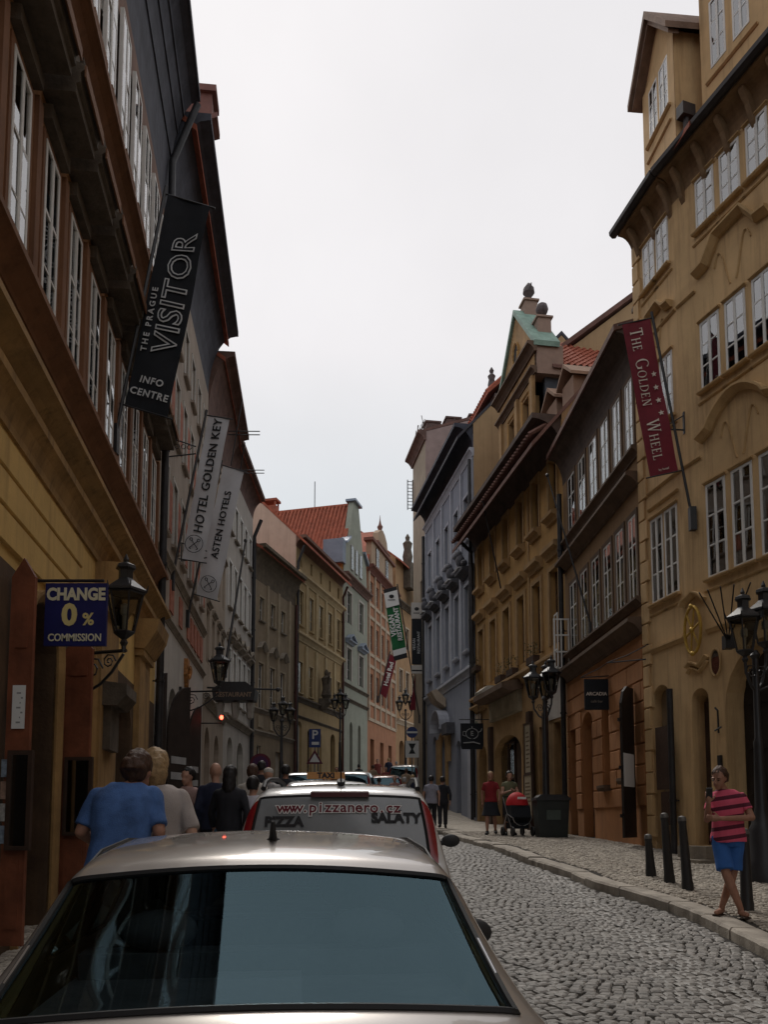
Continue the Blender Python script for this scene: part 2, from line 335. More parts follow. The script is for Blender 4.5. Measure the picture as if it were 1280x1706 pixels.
# ---------------------------------------------------------------- house kit
class House:
    """local x runs left to right as seen from the street, y into the house, z up (0 = camera's ground)"""
    def __init__(s, label, A, B, zb, wall, name='town_house', cat='house', group='houses lining the street'):
        s.len = math.hypot(B[0] - A[0], B[1] - A[1]); s.rz = math.atan2(B[1] - A[1], B[0] - A[0]); s.zb = zb; s.m = wall
        s.root = thing(name, label, cat, (A[0], A[1], zb), s.rz, group); s.base = Matrix.Translation((0, 0, -zb))
        s.A = A; s.cache = {}
    def world(s, x, y, z):
        return s.root.matrix_basis @ (s.base @ Vector((x, y, z)))
    def sub(s, x, ang):
        h = object.__new__(House); h.__dict__.update(s.__dict__); h.base = s.base @ Matrix.Translation((x, 0, 0)) @ Matrix.Rotation(ang, 4, 'Z'); return h
    def part(s, mb, name, m=None, smooth=False, parent=None):
        o = mb.build(name, m or s.m, parent or s.root, smooth=smooth)
        if parent is None: o.matrix_local = s.base
        return o
    def wall(s, z0, z1, holes=(), x0=0, x1=None, m=None, depth=.38, name='wall', y=0):
        """front wall with real openings. hole: (xa, xb, za, zb[, arch rise])"""
        x1 = s.len if x1 is None else x1; b = MB(); xs = sorted({x0, x1, *[h[0] for h in holes], *[h[1] for h in holes]})
        zs = sorted({z0, z1, *[h[2] for h in holes], *[h[3] for h in holes]})
        for a, c in zip(xs, xs[1:]):
            for e, f in zip(zs, zs[1:]):
                mx_, mz = (a + c) / 2, (e + f) / 2
                if any(h[0] < mx_ < h[1] and h[2] < mz < h[3] for h in holes): continue
                b.quad((a, y, e), (c, y, e), (c, y, f), (a, y, f))
        for h in holes:
            xa, xb, za, zb = h[:4]; D = y + depth; rise = h[4] if len(h) > 4 else 0
            b.quad((xa, y, za), (xa, y, zb - rise), (xa, D, zb - rise), (xa, D, za)); b.quad((xb, y, za), (xb, D, za), (xb, D, zb - rise), (xb, y, zb - rise))
            b.quad((xa, y, za), (xa, D, za), (xb, D, za), (xb, y, za)); b.quad((xa, D, za), (xb, D, za), (xb, D, zb), (xa, D, zb), mi=1)
            if rise:
                n = 12; pts = [(xa + (xb - xa) * (1 - math.cos(math.pi * q / n)) / 2, zb - rise + rise * math.sin(math.pi * q / n)) for q in range(n + 1)]
                for (p, q), (r_, t) in zip(pts, pts[1:]):
                    b.quad((p, y, q), (r_, y, t), (r_, y, zb), (p, y, zb)); b.quad((p, y, q), (p, D, q), (r_, D, t), (r_, y, t))
            else:
                b.quad((xa, y, zb), (xb, y, zb), (xb, D, zb), (xa, D, zb))
        return s.part(b, name, [m or s.m, ROOM])
    def shell(s, z0, ze, D=8., roof=2.6, ov=.5, tile=TILE, ridge='x', side=None, ridge_at=.5, apex=None, th=.14):
        """side and back walls with the roof; ridge along the street or (ridge='y') gable to the street"""
        L = s.len; b = MB(); zr = ze + roof; yr = D * ridge_at
        if ridge == 'x':
            for x in (.0, L): b.quad((x, 0.001, z0), (x, D, z0), (x, D, ze), (x, yr, zr), (x, 0.001, ze))
            b.quad((0, D, z0), (L, D, z0), (L, D, ze), (0, D, ze)); s.part(b, 'side_wall', side)
            pr = [(-ov, ze - ov * roof / yr), (yr, zr + .03), (D + .25, ze - .1), (D + .25, ze - .1 + th), (yr, zr + th + .06), (-ov, ze - ov * roof / yr + th)]
            return s.part(MB().prism(pr, -.02, L + .02), 'roof', tile)
        xa = L / 2
        b.quad((0, .001, z0), (0, D, z0), (0, D, ze), (0, .001, ze)); b.quad((L, .001, z0), (L, D, z0), (L, D, ze), (L, .001, ze))
        b.quad((0, D, z0), (L, D, z0), (L, D, ze), (xa, D, zr), (0, D, ze)); s.part(b, 'side_wall', side)
        pr = [(-.15, ze - .1), (xa, zr), (L + .15, ze - .1), (L + .15, ze + th), (xa, zr + th + .1), (-.15, ze + th)]
        return s.part(MB().prism(pr, .12, D, axis='y'), 'roof', tile)
    def mould(s, z0, z1, p, x0=0, x1=None, m=None, name='cornice', y=0, ret=True):
        x1 = s.len if x1 is None else x1; h = z1 - z0
        pr = [(y + .03, z0), (y - p * .2, z0), (y - p * .25, z0 + h * .18), (y - p * .55, z0 + h * .5), (y - p * .85, z0 + h * .66), (y - p, z0 + h * .7), (y - p, z0 + h * .93), (y - p * .9, z1), (y + .03, z1)]
        return s.part(MB().prism(pr, x0, x1), name, m)
    def cove(s, z0, z1, p, x0=0, x1=None, m=SLATE, name='eave', n=7, board=.16):
        """deep hollow eave: quarter curve from the wall up to a board at the edge"""
        x1 = s.len if x1 is None else x1
        pr = [(.02, z0)] + [(-p * (1 - math.cos(math.pi / 2 * q / n)), z0 + (z1 - z0 - board) * math.sin(math.pi / 2 * q / n)) for q in range(n + 1)] + [(-p - .05, z1 - board), (-p - .05, z1), (.02, z1)]
        return s.part(MB().prism(pr, x0, x1), name, m)
    def line(s, path, w=.1, p=.1, m=None, name='moulding', y=0):
        """moulding laid along a path of (x, z) on the facade"""
        b = MB(); P = [Vector((x, 0, z)) for x, z in path]; i = 0; n = len(P)
        for k, q in enumerate(P):
            d = (P[min(k + 1, n - 1)] - P[max(k - 1, 0)]).normalized(); t = Vector((-d.z, 0, d.x))
            if t.z < 0: t = -t
            for a, c in ((-w / 2, y + .02), (-w / 2, y - p * .35), (w * .2, y - p), (w / 2, y - p), (w / 2, y + .02)): b.v.append((q.x + t.x * a, c, q.z + t.z * a))
        for k in range(n - 1):
            for r_ in range(5):
                j = (r_ + 1) % 5; b.f.append((k * 5 + r_, k * 5 + j, k * 5 + 5 + j, k * 5 + 5 + r_)); b.m.append(0)
        b.f.append((0, 1, 2, 3, 4)); b.f.append(tuple((n - 1) * 5 + q for q in range(5))); b.m += [0, 0]
        return s.part(b, name, m)
    def box(s, x0, x1, y0, y1, z0, z1, name, m=None): return s.part(MB().box(x0, x1, y0, y1, z0, z1), name, m)
    def win(s, x0, x1, z0, z1, cols=2, rows=3, m=WHITE, y=.1, fw=.045, mw=.022, curtain=0, cells=True, transom=None, gl=GLASS):
        """casement: frame and glazing bars with each pane a child"""
        w, h = x1 - x0, z1 - z0; key = (round(w, 2), round(h, 2), cols, rows, m.name, cells, transom, fw)
        if key not in s.cache:
            b = MB()
            b.box(0, w, 0, .06, 0, fw).box(0, w, 0, .06, h - fw, h).box(0, fw, .001, .059, fw, h - fw).box(w - fw, w, .001, .059, fw, h - fw)
            cw = (w - 2 * fw) / cols; zsp = [fw + (h - 2 * fw) * r_ / rows for r_ in range(rows + 1)]
            if transom: zsp = [fw] + [fw + (h - 2 * fw) * t for t in transom] + [h - fw]
            for c in range(1, cols): b.box(fw + cw * c - fw * .6, fw + cw * c + fw * .6, -.004, .055, fw, h - fw)
            for z in zsp[1:-1]:
                t = mw if not transom or z != zsp[-2] else fw * .8
                for c in range(cols):
                    xa_ = fw + cw * c + (fw * .75 if c else 0); xb_ = fw + cw * (c + 1) - (fw * .75 if c < cols - 1 else 0)
                    b.box(xa_, xb_, .002, .05, z - t / 2, z + t / 2)
            fm = b.mesh('window', m); pm = []
            for c in range(cols):
                xa_ = fw + cw * c + (fw * .75 if c else 0); xb_ = fw + cw * (c + 1) - (fw * .75 if c < cols - 1 else 0)
                if cells:
                    for za, zb_ in zip(zsp, zsp[1:]):
                        pm.append(MB().box(xa_ - .002, xb_ + .002, .008, .013, za + mw * .4, zb_ - mw * .4).mesh('pane', gl))
                else: pm.append(MB().box(xa_ - .002, xb_ + .002, .008, .013, fw - .002, h - fw + .002).mesh('pane', gl))
            s.cache[key] = (fm, pm)
        fm, pm = s.cache[key]; o = put('window', fm, s.root); o.matrix_local = s.base @ Matrix.Translation((x0, y, z0))
        for q in pm:
            t = random.uniform(-.012, .012); put('pane', q, o, (0, 0, 0), (random.uniform(-.006, .006), 0, t * .5))
        if curtain:
            b = MB(); n = 12; top = h - .05; bot = h * (1 - curtain)
            for q in range(n):
                xa_, xb_ = w * q / n, w * (q + 1) / n; ya, yb = (.085 + .012 * (-1) ** q, .085 + .012 * (-1) ** (q + 1))
                b.quad((xa_, ya, bot), (xb_, yb, bot), (xb_, yb, top), (xa_, ya, top))
            b.build('curtain', CURT, o)
        return o
    def sill(s, x0, x1, z, m=None, p=.12, h=.07, name='window_sill'):
        return s.part(MB().prism([(.12, z - h), (-p * .8, z - h), (-p, z - h * .5), (-p, z - .01), (.12, z)], x0 - .06, x1 + .06), name, m)
    def surround(s, x0, x1, z0, z1, m, w=.12, p=.035, name='window_surround', legs=True):
        b = MB(); b.box(x0 - w, x0, -p, .02, z0, z1 + w).box(x1, x1 + w, -p, .02, z0, z1 + w).box(x0, x1, -p + .002, .02, z1, z1 + w)
        return s.part(b, name, m)
    def hood(s, x0, x1, z, h=.3, p=.3, m=None, name='window_hood', gable=0):
        b = MB(); b.prism([(.02, z), (-p * .3, z), (-p * .5, z + h * .4), (-p, z + h * .6), (-p, z + h), (.02, z + h * 1.15)], x0, x1)
        if gable:
            xm = (x0 + x1) / 2
            b.prism([(x0, z + h), (x1, z + h), (xm, z + h + gable)], -p * .55, .02, axis='y')
            b.prism([(x0 - .03, z + h), (xm, z + h + gable), (x1 + .03, z + h), (x1 + .03, z + h + .08), (xm, z + h + gable + .1), (x0 - .03, z + h + .08)], -p, -.0, axis='y')
        return s.part(b, name, m)
    def pipe(s, x, z0, z1, m=PIPE, r=.055, y=-.11, top=None):
        b = MB(); pts = [(x, y, z0), (x, y, z1)]
        if top: pts += [(x + top[0] * .35, y, z1 + .35), (x + top[0], y + top[1], z1 + top[2])]
        b.tube(pts, r, 10)
        z = z0 + 1
        while z < z1:
            b.tube([(x, y, z), (x, y, z + .05)], r * 1.25, 10); b.box(x - .012, x + .012, y, .01, z + .01, z + .035); z += 2.4
        return s.part(b, 'drainpipe', m, smooth=True)
def chimney(h, x0, x1, y0, y1, z0, z1, m, cap=True):
    b = MB().box(x0, x1, y0, y1, z0, z1)
    if cap: b.box(x0 - .07, x1 + .07, y0 - .07, y1 + .07, z1, z1 + .1); b.box(x0 - .03, x1 + .03, y0 - .03, y1 + .03, z1 - .35, z1 - .28)
    return h.part(b, 'chimney', m)
# ---------------------------------------------------------------- left row of houses, near to far
OCHRE = mat('orange_ochre_plaster', (.31, .17, .085), .9, .18, 1.2, .2, 35, stain=(.16, .085, .04), stain_amt=.6)
OCHRED = mat('red_ochre_trim', (.195, .095, .05), .88, .2, 2, .2, 35, stain=(.1, .05, .03), stain_amt=.6)
YELLOW = mat('yellow_plaster', (.60, .395, .14), .9, .15, 1.0, .18, 35, stain=(.27, .17, .065), stain_amt=.5)
YSTONE = mat('ochre_stone_trim', (.33, .20, .08), .9, .25, 2.5, .25, 30, stain=(.12, .075, .04), stain_amt=.7)
MAUVE = mat('brown_mauve_plaster', (.20, .125, .095), .9, .2, 1.5, .2, 35, stain=(.1, .065, .055))
DARKG = mat('dark_shopfront_stone', (.10, .062, .036), .85, .35, 1.6, .3, 25, stain=(.045, .03, .022), stain_amt=.7)
L1 = House('tall ochre house with yellow ground floor behind the blue CHANGE sign', (-2.5 + .133 * 22, -22.), (-4.67, 16.3), -1.6, OCHRE)
U0 = L1.len - 20.48                                       # the part of the front behind the camera
V = lambda h: (h[0] + U0, h[1] + U0, *h[2:])
holes1 = [V(h) for h in [(12.0, 13.15, -1.6, 3.9, .55), (13.75, 14.9, -1.6, 3.9, .5), (16.7, 17.9, -1.6, 3.7, .5), (9.6, 11.2, -1.6, 3.9, .75), (6.2, 7.8, -1.6, 3.9, .75), (1.4, 3.0, -1.6, 3.9, .75)]]
L1.wall(-1.7, 3.98, holes1, m=DARKG, name='shopfront_wall', depth=.5)
L1.wall(3.98, 5.15, [], m=YELLOW, name='ground_floor_wall')
cols1 = [U0 + 10.93 + 1.045 * k for k in range(-27, 9)]
h1 = [(x, x + .53, 6.68, 8.72) for x in cols1]
L1.wall(5.15, 9.9, h1, name='first_floor_wall')
h2 = [(x + .12, x + .75, 11.45, 13.75) for x in cols1]
L1.wall(9.9, 17.3, h2, m=MAUVE, name='upper_wall')
L1.shell(-1.7, 17.3, 9, 3.2, .3, side=MAUVE)
z = 5.09
for k in range(3):                                       # long rusticated courses over the shopfronts
    for a, c in ((U0 - 18, U0 - 6), (U0 - 6, U0 + 5), (U0 + 5, U0 + 14.05)):
        L1.part(MB().prism([(.02, z - .318), (-.028, z - .312), (-.04, z - .30), (-.04, z - .018), (-.028, z - .006), (.02, z)], max(a, .02) + .004, c - .004), 'stone_course', YELLOW)
    z -= .335
L1.mould(5.15, 5.55, .17, 0, U0 + 20.4, YSTONE); L1.mould(5.55, 5.85, .3, 0, U0 + 20.4, YSTONE)
L1.mould(6.36, 6.64, .24, 0, U0 + 20.4, OCHRED, 'sill_cornice'); L1.mould(10.75, 11.12, .26, 0, U0 + 20.4, OCHRED, 'string_cornice')
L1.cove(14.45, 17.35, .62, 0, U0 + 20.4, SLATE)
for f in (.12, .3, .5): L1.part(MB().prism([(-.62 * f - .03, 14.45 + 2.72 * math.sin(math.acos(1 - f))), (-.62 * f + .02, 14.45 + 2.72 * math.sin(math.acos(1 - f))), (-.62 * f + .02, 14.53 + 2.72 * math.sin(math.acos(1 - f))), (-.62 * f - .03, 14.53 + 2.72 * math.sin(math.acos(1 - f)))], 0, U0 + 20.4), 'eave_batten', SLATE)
for k, x in enumerate(cols1):
    L1.win(x, x + .53, 6.68, 8.72, 2, 4, WHITE, y=-.03, fw=.05, transom=(.33, .64), cells=x > U0 + 9, curtain=random.choice((0, 0, .6)))
    L1.surround(x, x + .53, 6.68, 8.72, OCHRED, .07, .02)
    L1.box(x + .68, x + .82, -.05, .02, 6.64, 8.86, 'pilaster', OCHRED)
    L1.box(x + .02, x + .5, -.05, .02, 6.02, 6.3, 'apron_panel', OCHRED)
    b = MB(); b.prism([(.02, 9.12), (-.34, 9.12), (-.34, 9.22), (-.38, 9.24), (-.38, 9.34), (-.42, 9.38), (-.42, 9.44), (.02, 9.56)], x - .17, x + .7)
    b.box(x - .1, x + .63, -.1, .0, 8.86, 9.02)
    L1.part(b, 'window_hood', DSTONE); L1.box(x - .168, x + .698, -.44, -.421, 9.3, 9.43, 'hood_fascia', OCHRED)
    L1.win(x + .12, x + .75, 11.45, 13.75, 2, 4, WHITE, y=-.09, fw=.055, transom=(.33, .64), cells=x > U0 + 12, gl=GLASS1, curtain=random.choice((0, .5, .9)))
    L1.sill(x + .12, x + .75, 11.45, OCHRED, .2, .16)
    b = MB(); b.box(x + .0, x + .87, -.1, .02, 9.75, 10.7); L1.part(b, 'frieze_panel', DSTONE)
# carved pier capital and pier between the two shop doors, dark niche shelf
for xa, xb in ((14.98, 16.15), (18.1, 19.2)):
    xa += U0; xb += U0; b = MB(); b.box(xa, xb, -.1, .02, .2, 4.5).box(xa - .05, xb + .05, -.16, .02, 4.5, 4.62).prism([(.02, 4.62), (-.18, 4.62), (-.38, 4.95), (-.42, 5.15), (.02, 5.15)], xa - .08, xb + .08)
    L1.part(b, 'pier', YSTONE)
b = MB(); b.prism([(.02, 3.2), (-.3, 3.2), (-.42, 3.35), (-.42, 3.5), (.02, 3.55)], U0 + 15.1, U0 + 15.9); b.box(U0 + 15.2, U0 + 15.8, -.2, .0, 2.6, 3.2)
L1.part(b, 'ledge', DSTONE)
for q in ((12.0, 13.15, 3.9), (13.75, 14.9, 3.9)):
    q = (q[0] + U0, q[1] + U0, q[2])
    n = 12; pts = [(q[0] - .06, 0.3), (q[0] - .06, q[2] - .5)] + [(q[0] - .06 + (q[1] - q[0] + .12) * (1 - math.cos(math.pi * t / n)) / 2, q[2] - .5 + .58 * math.sin(math.pi * t / n)) for t in range(n + 1)] + [(q[1] + .06, .3)]
    L1.line(pts, .12, .07, YSTONE, 'arch_moulding')
# the open shop-door leaves fold back against the wall towards the viewer
def leaf(h, x, w, ang, z0, z1, notice):
    m = h.base @ Matrix.Translation((x, -.03, 0)) @ Matrix.Rotation(ang, 4, 'Z')
    b = MB(); b.box(-w, 0, 0, .05, z0, z1)
    for a, c in ((z0 + .15, z0 + .8), (z0 + 2.7, z1 - .1)): b.box(-w + .05, -.05, .05, .062, a, c)
    b.prism([(-w, z1), (0, z1), (-.0, z1 + .12), (-w * .5, z1 + .3), (-w, z1 + .12)], 0, .05, axis='y')
    o = b.build('door_leaf', WOODR, h.root); o.matrix_local = m
    if notice:
        MB().box(-w + .04, -.06, .064, .07, z0 + 1.95, z0 + 2.35).build('paper_notice', LETTERW, o)
        b = MB()
        for k in range(7): b.box(-w + .08, -.1 - (k % 3) * .03, .0705, .0712, z0 + 2.0 + k * .045, z0 + 2.015 + k * .045)
        b.build('print', mat('grey_print', (.3, .3, .3), .8, 0, bump=0), o)
    fr = MB(); a, c = z0 + .85, z0 + 1.75; e = -w - .06
    fr.box(e, -.05, .055, .1, a, a + .04).box(e, -.05, .055, .1, c - .04, c).box(e, e + .04, .055, .1, a + .04, c - .04).box(-.09, -.05, .055, .1, a + .04, c - .04).box(e, -.05, .052, .058, a, c)
    f = fr.build('showcase_frame', WOODD, o); MB().box(e + .04, -.09, .088, .092, a + .04, c - .04).build('pane', GLASS, f)
    for k in range(8):
        x_ = e + .06 + (k % 2) * .14; zz = a + .06 + (k // 2) * .2
        MB().box(x_, x_ + .11, .06, .066, zz, zz + .16).build('postcard', mat('postcard_%d' % (k % 3), ((.45, .43, .4), (.25, .3, .36), (.35, .22, .16))[k % 3], .6, .5, 14, 0), f)
    return o
leaf(L1, U0 + 11.5, .22, R(80), .5, 3.75, True)
leaf(L1, U0 + 13.5, .32, R(78), .6, 3.5, False)
L1.pipe(U0 + 20.2, 1., 15.2, r=.075, y=-.14, top=(-.05, -.5, 1.7))

GREYB = mat('grey_beige_plaster', (.33, .275, .225), .9, .16, 1.2, .2, 35, stain=(.19, .155, .13), stain_amt=.6)
SALMON = mat('salmon_fresco', (.34, .13, .085), .9, .35, 5, .1, 35)
PALE = mat('pale_grey_plaster', (.44, .41, .37), .9, .12, 1.2, .18, 35, stain=(.24, .22, .2))
L2 = House('pale grey-beige house with red fresco panels behind the two white banners', (-4.67, 16.3), (-5.5, 24.3), .6, GREYB)
hd = [(.5, 1.25, .6, 4.6, .4), (1.75, 3.0, .6, 4.7, .6), (4.1, 5.0, .6, 4.3, .4), (5.9, 7.1, .6, 4.5, .6)]
L2.wall(.5, 6.0, hd, m=PALE, name='ground_floor_wall')
cx2 = [.7 + 1.28 * k for k in range(6)]
hw = [(x - .3, x + .3, z0, z1) for x in cx2 for z0, z1 in ((7.9, 9.4), (10.4, 11.9), (12.7, 13.9))]
L2.wall(6.0, 17.0, hw, name='upper_wall')
for a in hw:
    L2.win(*a, 2, 3, WHITE, y=.04, cells=False); L2.sill(a[0], a[1], a[2], None, .1)
    L2.surround(*a, PALE, .08, .03)
for k in range(11):
    if k % 2 == 0 or k > 6: L2.box(.15 + k * .7, .15 + k * .7 + .5, -.03, .02, 6.35, 7.05, 'fresco_panel', SALMON)
for x in cx2: L2.box(x + .44, x + .84, -.025, .02, 10.5, 11.7, 'fresco_panel', SALMON); L2.box(x + .44, x + .84, -.025, .02, 8.1, 9.2, 'fresco_panel', SALMON)
L2.mould(7.2, 7.38, .12, m=STONE, name='string_cornice'); L2.mould(5.95, 6.1, .1, m=STONE, name='string_cornice')
L2.cove(14.9, 17.0, .85, 0, 7.95, SLATE); L2.shell(.5, 17.0, 8, 3, .6, side=MAUVE)
for k, (a, c, z0, z1, r_) in enumerate(hd):
    b = MB(); n = 10
    prof = [(a, z0), (c, z0), (c, z1 - r_)] + [(c - (c - a) * (1 - math.cos(math.pi * q / n)) / 2, z1 - r_ + r_ * math.sin(math.pi * q / n)) for q in range(1, n)] + [(a, z1 - r_)]
    b.prism(prof, .2, .28, axis='y')
    for q in range(4): b.box(a + .12, c - .12, .17, .2, z0 + .7 + q * .75, z0 + 1.25 + q * .75)
    L2.part(b, 'door', WOODD)
# door leaf standing open, dark and arched
for x, w, an in ((.02, .35, -20), (1.4, .85, -25), (4.6, .7, -20)):
    b = MB(); prof = [(0, .9), (w, .9), (w, 4.7)] + [(w - w * math.sin(math.pi / 2 * q / 8), 3.6 + 1.1 * math.cos(math.pi / 2 * q / 8)) for q in range(1, 9)]
    b.prism(prof, -.05, 0, axis='y')
    o = b.build('door_leaf', mat('black_brown_door', (.028, .02, .017), .6, .3, 3, .2), L2.root); o.matrix_local = L2.base @ Matrix.Translation((x, -.03, 0)) @ Matrix.Rotation(R(an), 4, 'Z')
    for zz in (2.9, 2.55): MB().box(.12, w - .15, -.062, -.0505, zz, zz + .16).build('paper_notice', mat('grey_notice', (.3, .3, .3), .8, .2), o)
b = MB(); b.box(.5, 1.0, -.85, -.2, 16.9, 17.95).box(.42, 1.08, -.95, -.1, 17.95, 18.1).prism([(-.98, 17.35), (-.1, 17.0), (-.1, 17.12), (-.98, 17.47)], .45, 1.05)
L2.part(b, 'dormer', mat('red_brown_dormer', (.2, .105, .09), .85, .25, 2, .1))
b = MB(); b.prism([(4.0, 5.75), (4.4, 5.75), (4.42, 5.35), (4.2, 5.0), (3.98, 5.35)], -.1, .02, axis='y'); b.ell((4.2, -.14, 5.45), .1, .05, .16, 10, 6).ell((4.12, -.13, 5.3), .06, .05, .08, 8, 6)
L2.part(b, 'house_sign_relief', mat('painted_shield', (.3, .13, .04), .6, .6, 9, .1))

L3 = House('narrow brown-eaved house beyond the white banners', (-5.5, 24.3), (-6.0, 30.), .9, mat('beige_plaster', (.34, .28, .22), .9, .15, 1.4, .2, 35, stain=(.2, .16, .12)))
hw = [(x - .35, x + .35, z0, z1) for x in (.9, 2.3, 3.7, 5.0) for z0, z1 in ((6.6, 8.3), (9.4, 11.), (11.9, 13.4))]
hd = [(.6, 1.8, .9, 4.6, .6), (3.0, 4.4, .9, 4.6, .6)]
L3.wall(.8, 16.4, hw + hd)
for a in hw: L3.win(*a, 2, 3, WHITE, cells=False); L3.hood(a[0] - .1, a[1] + .1, a[3] + .1, .14, .12, STONE)
for a in hd: L3.box(a[0], a[1], .22, .3, a[2], a[3], 'door', WOODD)
L3.cove(14.3, 16.4, .75, m=mat('brown_eave', (.13, .075, .06), .85, .3, 3, .2), x1=5.65); L3.shell(.8, 16.4, 8, 2.8, .5, side=MAUVE); L3.mould(5.2, 5.5, .2, m=STONE, name='string_cornice')
b = MB(); b.lathe([(.09, 0), (.13, .2), (.11, .45), (.14, .65), (.06, .78), (.08, .88), (.01, .98)], 10, (.5, -.2, 12.4)); b.prism([(.02, 12.0), (-.1, 12.1), (-.33, 12.4), (.02, 12.4)], .35, .65)
L3.part(b, 'statue', mat('ochre_statue', (.3, .2, .11), .8, .3, 6, .2), smooth=True)

L4 = House('light grey house with white windows beside the dark drainpipe', (-6.0, 30.), (-6.0, 36.), 1.2, PALE)
cx4 = [.8 + 1.12 * k for k in range(5)]
hw = [(x - .3, x + .3, z0, z1) for x in cx4 for z0, z1 in ((6.3, 8.3), (9.9, 11.7), (12.9, 14.2))]
hd = [(.8, 1.9, 1.2, 4.9, .5), (2.9, 4.3, 1.2, 4.9, .6)]
L4.wall(1.1, 16.2, hw + hd)
for a in hw: L4.win(*a, 2, 3, WHITE, cells=False); L4.surround(*a, WHITE, .09, .04); L4.sill(a[0], a[1], a[2], STONE)
for x in cx4: L4.hood(x - .42, x + .42, 8.55, .2, .25, STONE, gable=.25)
for a in hd: L4.box(a[0], a[1], .22, .3, a[2], a[3], 'door', mat('green_grey_door', (.13, .14, .11), .7, .2, 3, .1))
L4.mould(5.4, 5.7, .2, m=STONE, name='string_cornice'); L4.cove(15.4, 16.4, .5, m=mat('brown_eave', (.13, .075, .06))); L4.shell(1.1, 16.4, 8, 2.5, .4, side=PALE)
L4.pipe(5.85, 2., 14.2, r=.085, top=(-.05, -.3, 1.1))
b = MB().box(5.3, 5.6, .4, .8, 16.3, 17.1); L4.part(b, 'chimney', PALE)

TAN = mat('dark_tan_plaster', (.25, .195, .13), .92, .16, 1.3, .2, 35, stain=(.15, .115, .08))
TAN2 = mat('pale_tan_stone', (.32, .26, .18), .9, .2, 2, .2, 35, stain=(.2, .16, .11))
L5 = House('dark tan house with three window columns and curved hoods', (-6.0, 36.), (-4.6, 41.3), 1.9, TAN)
cx5 = [1.1, 2.45, 3.75]
hw3 = [(x - .27, x + .27, 10.95, 12.05) for x in cx5]; hw2 = [(x - .3, x + .3, 6.85, 8.95) for x in cx5]
hg = [(.75, 1.2, 4.3, 5.1), (3.0, 3.9, 1.9, 5.0)]
L5.wall(1.8, 14.2, hw3 + hw2 + hg)
for a in hw3 + hw2: L5.win(*a, 2, 3 if a in hw2 else 2, WHITE, cells=False); L5.sill(a[0], a[1], a[2], STONE); L5.surround(*a, TAN2, .08, .03)
L5.win(*hg[0], 1, 2, WHITE, cells=False); L5.box(3.0, 3.9, .2, .26, 1.9, 5.0, 'door', mat('pale_shop_door', (.4, .37, .31), .7, .2, 4, .1))
for x in cx5:
    n = 8; L5.line([(x - .42, 9.55)] + [(x - .34 + .68 * q / n, 9.6 + .3 * math.sin(math.pi * q / n)) for q in range(n + 1)] + [(x + .42, 9.55)], .14, .22, STONE, 'window_hood')
    L5.box(x - .25, x + .25, -.05, .02, 5.95, 6.5, 'panel', TAN2)
for x in (.1, 1.7, 3.05, 4.5): L5.box(x, x + .22, -.06, .02, 6.9, 12.8, 'pilaster', TAN2)
L5.mould(6.62, 6.82, .14, m=STONE, name='string_cornice'); L5.mould(5.6, 5.8, .12, m=STONE, name='string_cornice')
L5.cove(12.75, 14.25, .6, m=mat('weathered_brown_eave', (.12, .095, .065), .9, .3, 3, .2), x1=5.4); L5.shell(1.8, 14.25, 8, 2.2, .5, side=PALE)
L5.pipe(5.35, 2.4, 12.8, m=mat('rusty_drainpipe', (.06, .022, .018), .6, .3, 3, .05), r=.075)

GOLDY = mat('golden_yellow_plaster', (.34, .245, .125), .9, .16, 1.3, .2, 35, stain=(.26, .17, .07))
GOLDT = mat('yellow_stone_trim', (.40, .31, .18), .9, .18, 2, .2, 35, stain=(.3, .21, .1))
PINKW = mat('pink_cream_plaster', (.50, .37, .29), .9, .1, 1.3, .15, 35, stain=(.35, .26, .2))
L6 = House('golden yellow house with pilasters and a saint statue on its front', (-4.6, 41.3), (-2.54, 49.), 2.5, GOLDY)
cx6 = [.75 + 1.58 * k for k in range(5)]
hw3 = [(x - .33, x + .33, 11.95, 13.8) for x in cx6]; hw2 = [(x - .33, x + .33, 8.35, 10.) for x in cx6 if abs(x - 3.9) > .3]
hat = [(x - .16, x + .16, 15.1, 15.75) for x in cx6]; hg = [(.35, 1.05, 4.2, 6.85, .3), (1.9, 2.6, 3.4, 6.6, .3), (3.5, 4.2, 4.4, 6.6, .3), (5.75, 6.6, 3., 6.75, .4)]
L6.wall(2.4, 16.4, hw3 + hw2 + hat + hg)
for a in hw3 + hw2: L6.win(*a, 2, 3, GOLDT, cells=False, y=.05); L6.surround(*a, GOLDT, .08, .04); L6.sill(a[0], a[1], a[2], GOLDT)
for a in hat: L6.win(*a, 1, 1, WOODD, cells=False)
for a in hg[:3]: L6.win(a[0], a[1], a[2], a[3] - .02, 2, 3, WHITE, cells=False, y=.15)
L6.box(5.75, 6.6, .25, .3, 3., 6.7, 'door', WOODD)
for x in [-.02 + 1.58 * k + .0 for k in range(6)]:
    L6.box(max(x - .13, .02), min(x + .13, 7.9), -.09, .02, 8.2, 11.0, 'pilaster', GOLDT); L6.box(max(x - .13, .02), min(x + .13, 7.9), -.09, .02, 11.6, 14.3, 'pilaster', GOLDT)
L6.mould(14.3, 14.75, .25, m=GOLDT); L6.mould(11.1, 11.55, .22, m=GOLDT, name='string_cornice'); L6.mould(7.85, 8.15, .18, m=DSTONE, name='string_cornice'); L6.mould(7.0, 7.15, .1, m=DSTONE, name='string_cornice')
L6.cove(16.0, 16.6, .5, m=mat('dark_red_brown_eave', (.16, .09, .065), .85, .25, 3, .2), x1=7.9); L6.shell(2.4, 16.6, 7, 3.4, .55, side=PINKW)
